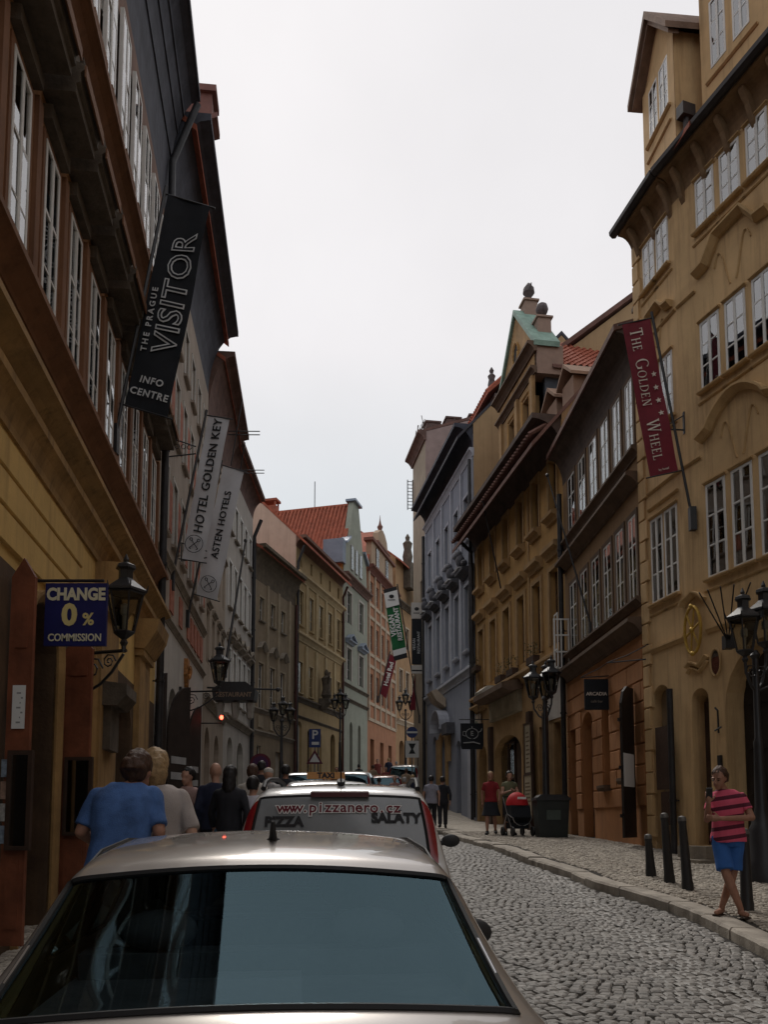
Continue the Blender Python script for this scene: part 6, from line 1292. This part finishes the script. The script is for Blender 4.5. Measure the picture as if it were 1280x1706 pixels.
# ---------------------------------------------------------------- street furniture
BOLL = None
def bollard(label, x, y, h, tilt=0):
    r = thing('bollard', label, 'bollard', (x, y, zg(y) - .02), 0, 'black bollards along the kerb'); r.rotation_euler = (0, tilt, 0); k = h
    b = MB(); b.lathe([(.082, 0), (.082, .1), (.074, .14), (.064, .5 * k), (.052, k - .1), (.058, k - .09), (.058, k - .06)], 14); b.build('shaft', IRON, r, smooth=True)
    MB().lathe([(.058, k - .06), (.062, k - .04), (.048, k), (.01, k + .015)], 14).build('cap', mat('worn_bollard_cap', (.16, .16, .155), .4, .3, 9, .1, metal=.4), r, smooth=True)
bollard('short black bollard farthest from the man in stripes', 4.2, 12.84, .66, R(-3)); bollard('middle black bollard of the three before the doorway', 4.25, 12.16, 1.04, R(-3)); bollard('tall black bollard nearest the man in stripes', 4.28, 11.52, 1.04, R(-3)); bollard('black bollard the man in stripes leans on', 4.42, 9.98, 1.0)
r = thing('litter_bin', 'black litter bin at the lamp post foot', 'bin', (4.36, 21.2, zg(21.2))); MB().prism([(-.36, 0), (.36, 0), (.42, .95), (-.42, .95)], -.32, .32, axis='y').build('body', mat('dark_green_plastic', (.018, .022, .02), .5, .2, 4, .05), r)
MB().box(-.45, .45, -.36, .36, .95, 1.02).build('rim', PLAST, r); MB().prism([(-.4, 1.02), (.4, 1.02), (.3, 1.1), (-.3, 1.1)], -.3, .3, axis='y').build('lid', PLAST, r); MB().box(-.18, .18, -.345, -.325, .45, .7).build('sticker', mat('faded_green_sticker', (.06, .08, .07), .6, .2), r)
# stroller
r = thing('stroller', 'baby stroller with bright red hood on the right pavement', 'stroller', (3.58, 21.75, zg(21.75)), R(12)); RC = mat('bright_red_fabric', (.42, .015, .02), .7, .15, 4, .15)
b = MB(); n, m = 16, 8; ctr = (0, .05, .82)
for i in range(m + 1):
    a = math.pi * .5 * i / m + .0
    for q in range(n + 1):
        t = math.pi * q / n; b.v.append((ctr[0] + .31 * math.cos(t), ctr[1] - .32 * math.sin(t) * math.cos(a) , ctr[2] + .36 * math.sin(t) * math.sin(a) + .0))
for i in range(m):
    for q in range(n): s0 = i * (n + 1) + q; b.f.append((s0, s0 + 1, s0 + n + 2, s0 + n + 1)); b.m.append(0)
b.build('hood', RC, r, smooth=True); MB().box(-.1, .14, -.275, -.262, .98, 1.04).build('lettering_patch', LETTERW, r, rot=(0, 0, 0))
b = MB(); b.prism([(-.22, .82), (-.3, .5), (-.1, .35), (.25, .42), (.3, .8)], -.27, .27); b.build('seat', BLACK, r); b = MB(); b.box(-.24, .24, -.2, .25, .2, .36); b.build('basket', BLACK, r)
for sx in (-.28, .28):
    b = MB(); b.tube([(sx, -.35, .12), (sx, .0, .55), (sx, .35, 1.05)], .014, 6).tube([(sx, .38, .14), (sx, .05, .6), (sx, -.3, .5)], .014, 6); b.build('frame', CHROME, r)
    for y in (-.36, .38): put('wheel', MB().lathe([(.05, -.02), (.12, -.025), (.13, 0), (.12, .025), (.05, .02)], 16).mesh('wheel', RUBB), r, (sx, y, .13), (0, R(90), 0))
MB().tube([(-.28, .35, 1.05), (0, .4, 1.08), (.28, .35, 1.05)], .016, 6).build('handle', RUBB, r); b = MB(); b.tube([(.26 * math.cos(t), -.33, .5 + .22 * math.sin(t)) for t in [math.pi + math.pi * q / 10 for q in range(11)]], .012, 5); b.build('bumper_bar', CHROME, r)

# ---------------------------------------------------------------- people
DG = None
def remesh(mb, voxel, it=4, name='body', m=None, parent=None, wrinkle=0, wf=9, seed=0):
    me = bpy.data.meshes.new('tmp'); me.from_pydata(mb.v, [], mb.f); o = bpy.data.objects.new('tmp', me)
    md = o.modifiers.new('r', 'REMESH'); md.mode = 'VOXEL'; md.voxel_size = voxel; md.use_smooth_shade = True
    if it: sm = o.modifiers.new('s', 'SMOOTH'); sm.iterations = it; sm.factor = .5
    ev = evaluate(o); bpy.data.objects.remove(o); bpy.data.meshes.remove(me)
    if wrinkle:
        nv = len(ev.vertices); co = [0.] * (3 * nv); no = [0.] * (3 * nv); ev.vertices.foreach_get('co', co); ev.vertices.foreach_get('normal', no)
        for i in range(nv):
            x, y, z = co[3 * i:3 * i + 3]; k = wrinkle * (noise.noise((x * wf + seed, y * wf, z * wf * .55)) + .5 * noise.noise((x * wf * 2.3, y * wf * 2.3 + seed, z * wf * 1.1)))
            co[3 * i] = x + no[3 * i] * k; co[3 * i + 1] = y + no[3 * i + 1] * k; co[3 * i + 2] = z + no[3 * i + 2] * k
        ev.vertices.foreach_set('co', co); ev.update()
    ev.polygons.foreach_set('use_smooth', [True] * len(ev.polygons)); ev.materials.clear(); ev.materials.append(m); ev.name = name
    return put(name, ev, parent)
def cap(b, p, q, r0, r1, n=10):
    p, q = Vector(p), Vector(q); b.tube([p, p.lerp(q, .5), q], [r0, (r0 + r1) / 2 * 1.03, r1], n); b.ell(tuple(p), r0, r0, r0, n, 8); b.ell(tuple(q), r1, r1, r1, n, 8); return b
def loft(b, rings, n=18):
    """rings: (cx, cy, z, rx, ry)"""
    i = len(b.v)
    for cx, cy, z, rx, ry in rings:
        for q in range(n):
            t = 2 * math.pi * q / n; b.v.append((cx + rx * math.cos(t), cy + ry * math.sin(t), z))
    for k in range(len(rings) - 1):
        for q in range(n):
            j = (q + 1) % n; b.f.append((i + k * n + q, i + k * n + j, i + (k + 1) * n + j, i + (k + 1) * n + q)); b.m.append(0)
    b.f.append(tuple(i + q for q in range(n))[::-1]); b.f.append(tuple(i + (len(rings) - 1) * n + q for q in range(n))); b.m += [0, 0]; return b
SKIN = {}
def skin(k):
    return mat('skin_%d' % k, ((.42, .235, .165), (.33, .17, .115), (.47, .28, .2))[k], .6, .12, 14, .05, 90, spec=.35)
def P_(lr, d, key): return d[key][0 if lr > 0 else 1]
def pose(**kw):
    d = dict(sh=((.17, 0, 1.395), (-.17, 0, 1.395)), el=((.245, -.03, 1.14), (-.245, -.03, 1.14)), wr=((.24, .08, .9), (-.24, .08, .9)), hip=((.09, 0, .92), (-.09, 0, .92)), kn=((.1, .03, .5), (-.1, .03, .5)), an=((.11, 0, .09), (-.11, 0, .09)),
             head=(0, .03, 1.62), neck=(0, -.01, 1.47), lean=0., foot=((.02, .13), (-.02, .13)), curl=((0, .3, -1), (0, .3, -1)))
    d.update(kw); return d
def hand(b, w, dirv, side, up, fine):
    w = Vector(w); d = Vector(dirv).normalized(); a = Vector(up); a = (a - d * a.dot(d)).normalized(); nrm = d.cross(a)
    pc = w + d * .05; b.ell(tuple(pc), .03, .03, .03, 8, 6); cap(b, w, w + d * .085, .026, .03, 8); cap(b, w + d * .04 + a * .02, w + d * .085 + a * .024, .018, .016, 8); cap(b, w + d * .04 - a * .02, w + d * .085 - a * .024, .018, .016, 8)
    for k, (o_, L) in enumerate(((.032, .062), (.011, .074), (-.01, .07), (-.03, .054))):
        s0 = w + d * .09 + a * o_; s1 = s0 + d * L * .5 + nrm * .006; s2 = s1 + d * L * .34 + nrm * L * .45; cap(b, s0, s1, .0095, .009, 6); cap(b, s1, s2, .009, .0075, 6)
    s0 = w + d * .03 + a * .028; s1 = s0 + d * .035 + a * .035 + nrm * .012; s2 = s1 + d * .032 + a * .006 + nrm * .014; cap(b, s0, s1, .013, .011, 6); cap(b, s1, s2, .011, .009, 6)
def person(label, loc, rz, d, sk=0, vox=.014, scale=1., top=None, bottom=None, hair=None, shoes=None, sleeve=.5, legs='long', hem=.86, hairlen=.0, group='people in the street', name='person', skirt=None, cap_m=None, bare=False, female=False, open_collar=False, face=False, loose=.03):
    root = thing(name, label, 'person', loc, rz, group); root.scale = (scale,) * 3
    b = MB(); H = Vector(d['head']); N = Vector(d['neck']); ln = d['lean']
    sw_ = .9 if female else 1.
    T = lambda z: (d.get('hipx', 0) * max(0, 1.3 - z) , ln * (z - .95), z)                     # spine bends forward with lean
    hf_ = d.get('look', (0, 1, 0))
    rings = [(T(z)[0], T(z)[1], z, rx * sw_, ry) for z, rx, ry in ((.84, .13, .1), (.9, .165, .115), (1.0, .15, .105), (1.1, .135, .095), (1.22, .15, .105), (1.33, .165, .11), (1.395, .155, .095), (1.44, .1, .075), (1.47, .06, .055))]
    loft(b, rings)
    cap(b, (T(1.43)[0], T(1.43)[1], 1.43), H - Vector((0, .02, .07)), .055, .05)
    b.ell((H.x, H.y, H.z + .028), .08, .102, .108, 14, 12); b.ell((H.x + hf_[0] * .03, H.y + hf_[1] * .03, H.z - .05), .06, .066, .074, 12, 10)
    hf = d.get('look', (0, 1, 0)); hf = Vector(hf).normalized(); hr = hf.cross(Vector((0, 0, 1))).normalized(); hu = hr.cross(hf)
    fp = lambda x, y, z: tuple(H + hr * x + hf * y + hu * z)
    cap(b, fp(0, .094, .015), fp(0, .115, -.028), .011, .016, 8); b.ell(fp(0, .085, -.095), .03, .025, .022, 8, 6)
    for s_ in (-1, 1): b.ell(fp(s_ * .076, -.005, -.005), .012, .018, .03, 8, 6); cap(b, fp(s_ * .03, .09, .03), fp(s_ * .055, .075, .03), .01, .008, 6)
    for s_ in (1, -1):
        sh, el, wr = (Vector(P_(s_, d, k)) for k in ('sh', 'el', 'wr')); sh = Vector((sh.x * sw_, sh.y + ln * .45, sh.z)); cap(b, sh, el, .052, .04); cap(b, el, wr, .04, .027)
        hp, kn, an = (Vector(P_(s_, d, k)) for k in ('hip', 'kn', 'an')); cap(b, hp, kn, .085, .052, 12); cap(b, kn, kn.lerp(an, .35), .052, .055, 12); cap(b, kn.lerp(an, .35), an, .055, .034, 12)
        fx, fy = P_(s_, d, 'foot'); t = an + Vector((fx, fy, -.055)); cap(b, an + Vector((0, -.03, -.045)), t, .036, .03, 8); cap(b, an + Vector((0, -.03, -.045)), an, .036, .034, 8)
        dv = d.get('hd', (None, None))[0 if s_ > 0 else 1] or tuple(wr - el); hand(b, wr, dv, s_, d.get('hup', ((0, 1, .2), (0, 1, .2)))[0 if s_ > 0 else 1], vox < .01)
    body = remesh(b, vox, 3 if vox < .01 else 2, 'body', skin(sk), root)
    if top:
        b = MB(); L_ = loose; z0 = hem
        rr = [(T(z)[0], T(z)[1], z, (rx + L_) * sw_, ry + L_) for z, rx, ry in ((z0, .178, .132), (z0 + .07, .176, .13), (1.02, .158, .118), (1.12, .15, .115), (1.22, .158, .12), (1.33, .172, .12), (1.39, .17, .108), (1.435, .135, .092), (1.48, .072, .066))]; loft(b, rr, 22)
        for s_ in (1, -1):
            sh, el, wr = (Vector(P_(s_, d, k)) for k in ('sh', 'el', 'wr')); sh = Vector((sh.x * sw_, sh.y + ln * .45, sh.z)); b.ell(tuple(sh), .06, .062, .06, 12, 8)
            if sleeve <= 1: b.tube([sh, sh.lerp(el, sleeve * .6), sh.lerp(el, sleeve)], [.062, .059, .062], 14)
            else: b.tube([sh, sh.lerp(el, .6), el], [.062, .058, .052], 14); b.ell(tuple(el), .056, .056, .056, 10, 8); b.tube([el, el.lerp(wr, sleeve - 1)], [.056, .045], 14)
        remesh(b, max(vox, .009), 3, 'shirt', top, root, .012, 7, loc[0])
    if bottom:
        b = MB(); loft(b, [(T(z)[0], T(z)[1], z, rx * sw_, ry) for z, rx, ry in ((.80, .165, .12), (.9, .172, .132), (1.0, .158, .12), (1.03, .15, .115))], 22)
        if skirt: loft(b, [(0, 0, skirt, .27, .24), (0, 0, .7, .22, .18), (0, 0, .92, .18, .14)], 22)
        else:
            for s_ in (1, -1):
                hp, kn, an = (Vector(P_(s_, d, k)) for k in ('hip', 'kn', 'an')); b.ell(tuple(hp), .085, .105, .09, 12, 8)
                if legs == 'short': b.tube([hp, hp.lerp(kn, .55), hp.lerp(kn, .92)], [.1, .094, .098], 16)
                else: b.tube([hp, kn, kn.lerp(an, .95)], [.108, .08, .068], 16); b.ell(tuple(kn), .08, .08, .08, 12, 8)
        remesh(b, max(vox, .009), 3, 'skirt' if skirt else 'shorts' if legs == 'short' else 'trousers', bottom, root, .006, 8, loc[1])
    if shoes:
        for s_ in (1, -1):
            an = Vector(P_(s_, d, 'an')); fx, fy = P_(s_, d, 'foot'); b = MB(); t = an + Vector((fx, fy, -.06))
            if legs == 'short' and not female: b.tube([an + Vector((0, -.05, -.088)), t + Vector((fx * .2, .02, -.028))], .04, 10); b.v = [(x, y, an.z - .088 + (z - an.z + .088) * .3) for x, y, z in b.v]
            else: cap(b, an + Vector((0, -.03, -.045)), t, .047, .042, 10); cap(b, an + Vector((0, -.03, -.045)), an + Vector((0, -.005, .0)), .047, .044, 10)
            b.build('shoe', shoes, root, smooth=True)
    if hair:
        b = MB(); c = H + Vector((0, 0, .03)) - hf * .018; b.ell(tuple(c + hu * .012), .094, .11, .108, 14, 10)
        b.ell(tuple(c - hf * .03 - hu * .03), .09, .085, .1, 12, 8)
        if hairlen: b.tube([c - hf * .045, c - hf * .075 - Vector((0, 0, hairlen * .5)), c - hf * .06 - Vector((0, 0, hairlen))], [.085, .09, .05], 12)
        hb = remesh(b, max(vox, .009), 6, 'hair', hair, root, .011, 30, loc[0])
        # cut the hairline above the face
        bm = bmesh.new(); bm.from_mesh(hb.data); kill = []
        for v in bm.verts:
            rel = v.co - H; f_ = rel.dot(hf); u_ = rel.dot(hu)
            if (f_ > .015 and u_ < .085 - .9 * (f_ - .09 if f_ > .09 else 0) and not (f_ < .045 and u_ > .02)) or (hairlen == 0 and u_ < -.065): kill.append(v)
        bmesh.ops.delete(bm, geom=kill, context='VERTS'); bm.to_mesh(hb.data); bm.free()
    if cap_m:
        b = MB(); c = H + hu * .055; b.ell(tuple(c), .092, .104, .075, 14, 8); b.ell(tuple(c + hf * .09 - hu * .01), .07, .08, .014, 12, 6); remesh(b, max(vox, .01), 2, 'cap', cap_m, root)
    if face:
        for s_ in (-1, 1): MB().ell(fp(s_ * .034, .096, .004), .013, .006, .007, 8, 6).build('eye', mat('eye_dark', (.03, .02, .018), .3, 0, bump=0), root); MB().ell(fp(s_ * .036, .1, .03), .02, .007, .005, 8, 5).build('eyebrow', hair, root)
        MB().ell(fp(0, .1, -.06), .024, .008, .006, 10, 5).build('lips', mat('lip', (.28, .11, .09), .6, 0, bump=0), root)
    return root
cloth = lambda n, c, v=.12: mat('cloth_' + n, c, .9, v, 6, .25, 120)
# striped shirt: bands across the jersey
STR = bpy.data.materials.new('pink_striped_jersey'); STR.use_nodes = True; n_ = STR.node_tree.nodes; l_2 = STR.node_tree.links
tc = n_.new('ShaderNodeTexCoord'); sp = n_.new('ShaderNodeSeparateXYZ'); mpp = n_.new('ShaderNodeMapping'); mpp.inputs['Rotation'].default_value = (0, R(-9), 0); l_2.new(tc.outputs['Object'], mpp.inputs[0]); l_2.new(mpp.outputs[0], sp.inputs[0]); ml = n_.new('ShaderNodeMath'); ml.operation = 'MULTIPLY_ADD'; ml.inputs[1].default_value = 8.6; ml.inputs[2].default_value = .1; l_2.new(sp.outputs['Z'], ml.inputs[0])
wv = n_.new('ShaderNodeMath'); wv.operation = 'FRACT'; l_2.new(ml.outputs[0], wv.inputs[0]); rp = n_.new('ShaderNodeValToRGB'); rp.color_ramp.interpolation = 'CONSTANT'
rp.color_ramp.elements[0].color = (.62, .09, .16, 1); rp.color_ramp.elements[1].position = .6; rp.color_ramp.elements[1].color = (.10, .012, .03, 1); l_2.new(wv.outputs[0], rp.inputs[0]); l_2.new(rp.outputs[0], n_['Principled BSDF'].inputs['Base Color']); n_['Principled BSDF'].inputs['Roughness'].default_value = .9
BRH = mat('brown_hair', (.06, .03, .018), .6, .3, 40, .3, 120); DKH = mat('dark_hair', (.012, .01, .01), .55, .3, 40, .3, 120); BLH = mat('blond_hair', (.30, .20, .10), .6, .3, 40, .3, 120); GRH = mat('grey_hair', (.26, .25, .24), .7, .3, 40, .3, 120)
DARKT = cloth('dark', (.02, .021, .026)); JEANS = cloth('jeans', (.05, .11, .17)); NAVY = cloth('navy', (.018, .022, .045))
man = pose(sh=((.165, .0, 1.395), (-.168, .0, 1.385)), el=((.225, .09, 1.12), (-.265, .06, 1.14)), wr=((.215, .25, 1.31), (.09, .245, 1.13)), hd=((0, .05, 1), (1, .1, .05)), hup=((-1, .3, 0), (0, .2, 1)), kn=((.045, .14, .5), (-.05, -.03, .5)), an=((-.1, .14, .09), (.09, -.02, .09)), hip=((.095, .0, .92), (-.095, 0, .92)), head=(.075, .075, 1.605), neck=(.03, .02, 1.47), look=(.45, .8, -.32), foot=((-.05, .13), (.07, .12)), hipx=-.02)
mo_ = person('man in pink striped shirt and blue shorts looking at his phone', (4.08, 9.66, zg(9.66) + .002), R(180 - 18), man, 1, .0085, 1.0, STR, cloth('blue_shorts', (.035, .12, .37)), BRH, mat('brown_sandal', (.05, .03, .022), .7, .2), .62, 'short', .855, face=True, loose=.028)
ph = thing('phone', 'dark phone in the raised hand of the man in stripes', 'phone', (0, 0, 0)); M_ = mo_.matrix_basis @ Matrix.Translation((.205, .29, 1.42)) @ Matrix.Rotation(R(-25), 4, 'X'); ph.matrix_world = M_
MB().box(-.036, .036, -.005, .005, -.07, .07).build('case', PLAST, ph); MB().box(-.033, .033, -.0065, -.0052, -.064, .064).build('screen', mat('phone_screen', (.01, .01, .012), .1, 0, bump=0, spec=.6), ph)
# couple on the left pavement, seen from behind
DEN = cloth('denim_blue_shirt', (.06, .125, .30), .35)
bk = pose(head=(.05, .27, 1.55), neck=(0, .1, 1.47), lean=.36, look=(.15, .85, -.5), el=((.235, .06, 1.17), (-.25, .1, 1.17)), wr=((.16, .3, 1.08), (-.2, .33, 1.08)))
person('man in blue denim shirt seen from behind on the left', (-1.75, 5.35, zg(5.35) - .01), R(4), bk, 1, .011, 1.08, DEN, DARKT, BRH, PLAST, .85, 'long', .84, hairlen=.13, loose=.03)
wo = pose(head=(-.03, .09, 1.6), lean=.1, look=(-.2, .9, -.35), el=((.26, -.02, 1.15), (-.26, 0, 1.15)), wr=((.22, .1, .93), (-.2, .15, .98)))
person('person in pale beige shirt beside the blue denim man', (-1.69, 6.0, zg(6.) - .01), R(2), wo, 2, .012, 1.06, cloth('pale_beige_linen', (.36, .32, .30)), DARKT, BLH, PLAST, .92, 'long', .82, hairlen=.22, loose=.03)
# group at the left house doors
st = pose(); st2 = pose(el=((.23, .1, 1.13), (-.23, .1, 1.13)), wr=((.06, .28, 1.2), (-.06, .28, 1.2)), look=(0, 1, -.2)); wk = pose(kn=((.1, .14, .52), (-.1, -.02, .5)), an=((.1, .16, .09), (-.11, -.22, .12)), el=((.25, -.12, 1.15), (-.25, .08, 1.15)), wr=((.24, -.12, .9), (-.24, .2, .95)))
G = 'people by the dark doors on the left'
def cr(label, x, y, rz, ps, **k): return person(label, (x, y, zg(y)), R(rz), ps, k.pop('sk', 0), k.pop('vox', .018), k.pop('scale', 1.), k.pop('top', DARKT), k.pop('bottom', DARKT), k.pop('hair', DKH), k.pop('shoes', PLAST), k.pop('sleeve', 1.9), k.pop('legs', 'long'), k.pop('hem', .84), k.pop('hairlen', 0), k.pop('group', G), **k)
cr('bald man in dark jacket beside the tall dark-clad woman', -2.33, 11.2, 20, st, scale=1.02, hair=None, top=NAVY)
cr('woman with long dark hair in black coat and pale jeans', -2.0, 10.5, 0, wk, scale=1.0, hairlen=.38, bottom=JEANS, hem=.6, top=DARKT, female=True)
cr('person holding a camera up beside the bald man', -2.72, 11.3, 150, st2, scale=.98, top=cloth('pale_pink_shirt', (.3, .2, .18)), sleeve=.7)
cr('man in pale shirt behind the dark-haired woman', -2.05, 12.6, 10, st, scale=1.0, top=cloth('cream_shirt', (.4, .37, .33)), sleeve=.7, hair=BRH)
cr('person in white shirt next to the white car', -1.72, 10.6, -10, st, scale=.92, top=cloth('lilac_white_shirt', (.48, .46, .5)), sleeve=.6)
cr('person in pale cap walking behind the white car', -1.95, 13.6, 0, wk, scale=.97, top=cloth('grey_print_shirt', (.3, .29, .28), .5), cap_m=cloth('pale_cap', (.4, .38, .35)), hair=None)
cr('person in dark top under the round red sign', -2.5, 16.5, 10, wk, scale=1.02); cr('person in black beyond the round red sign', -1.9, 15.6, 0, st, scale=.98, sk=1)
G2 = 'people on the right pavement'
cr('blond woman in red top and dark skirt on right pavement', 2.98, 22.6, 170, wk, sk=1, top=cloth('red_top', (.22, .02, .025)), bottom=DARKT, skirt=.52, hair=BLH, hairlen=.2, sleeve=.6, female=True, group=G2, hem=.9, vox=.014)
cr('person in green top pushing the red stroller', 3.46, 22.35, 185, st2, sk=0, top=cloth('olive_top', (.13, .13, .075)), sleeve=.3, legs='short', hair=DKH, female=True, group=G2, vox=.014)
cr('man in grey shirt walking up beside the right houses', 1.55, 26.5, 0, wk, top=cloth('grey_shirt', (.25, .25, .3)), sleeve=.6, group=G2); cr('person in black walking beside the man in grey', 2.0, 27.6, 0, wk, group=G2)
G3 = 'far walkers up the street'
tops = [DARKT, cloth('dusty_pink', (.28, .16, .14)), cloth('white_top', (.5, .48, .46)), NAVY, cloth('dull_red', (.2, .05, .045)), cloth('tan_top', (.3, .22, .15))]
far = [(-.2, 33, 'dark jacket walking behind the white van'), (.45, 34, 'pink shirt in the middle of the street'), (.8, 31.5, 'white top on the right of the road'), (1.25, 35, 'navy jacket near the blue-grey house'), (.1, 42, 'dull red shirt before the bend'), (-.6, 44, 'tan top beside the far left lamp post'), (-1.4, 45, 'dark coat under the pale green house'), (-2.4, 41, 'pink blouse before the golden house'), (.75, 49, 'white shirt far up beside the bend'), (.3, 52, 'navy top far up the street'), (-.4, 50, 'red jacket far up the street'), (1.1, 40, 'tan jacket close to the white square sign'), (-3.0, 37, 'dark coat below the parking sign')]
proto = {}
for i, (x, y, lb) in enumerate(far):
    k = i % 6
    if k not in proto:
        proto[k] = cr('person in ' + lb, x, y, (0, 175, 10)[i % 3], (wk, st)[i % 2], vox=.024, top=tops[k], sleeve=(.6, 1.9)[i % 2], hair=(DKH, BRH, GRH, BLH)[i % 4], group=G3)
    else:
        o = copy_tree(proto[k]); o.location = (x, y, zg(y)); o.rotation_euler = (0, 0, R((5, 180, -8)[i % 3])); o.scale = (.96 + .02 * (i % 4),) * 3; o['label'] = 'person in ' + lb

bpy.data.scenes.remove(TMP)
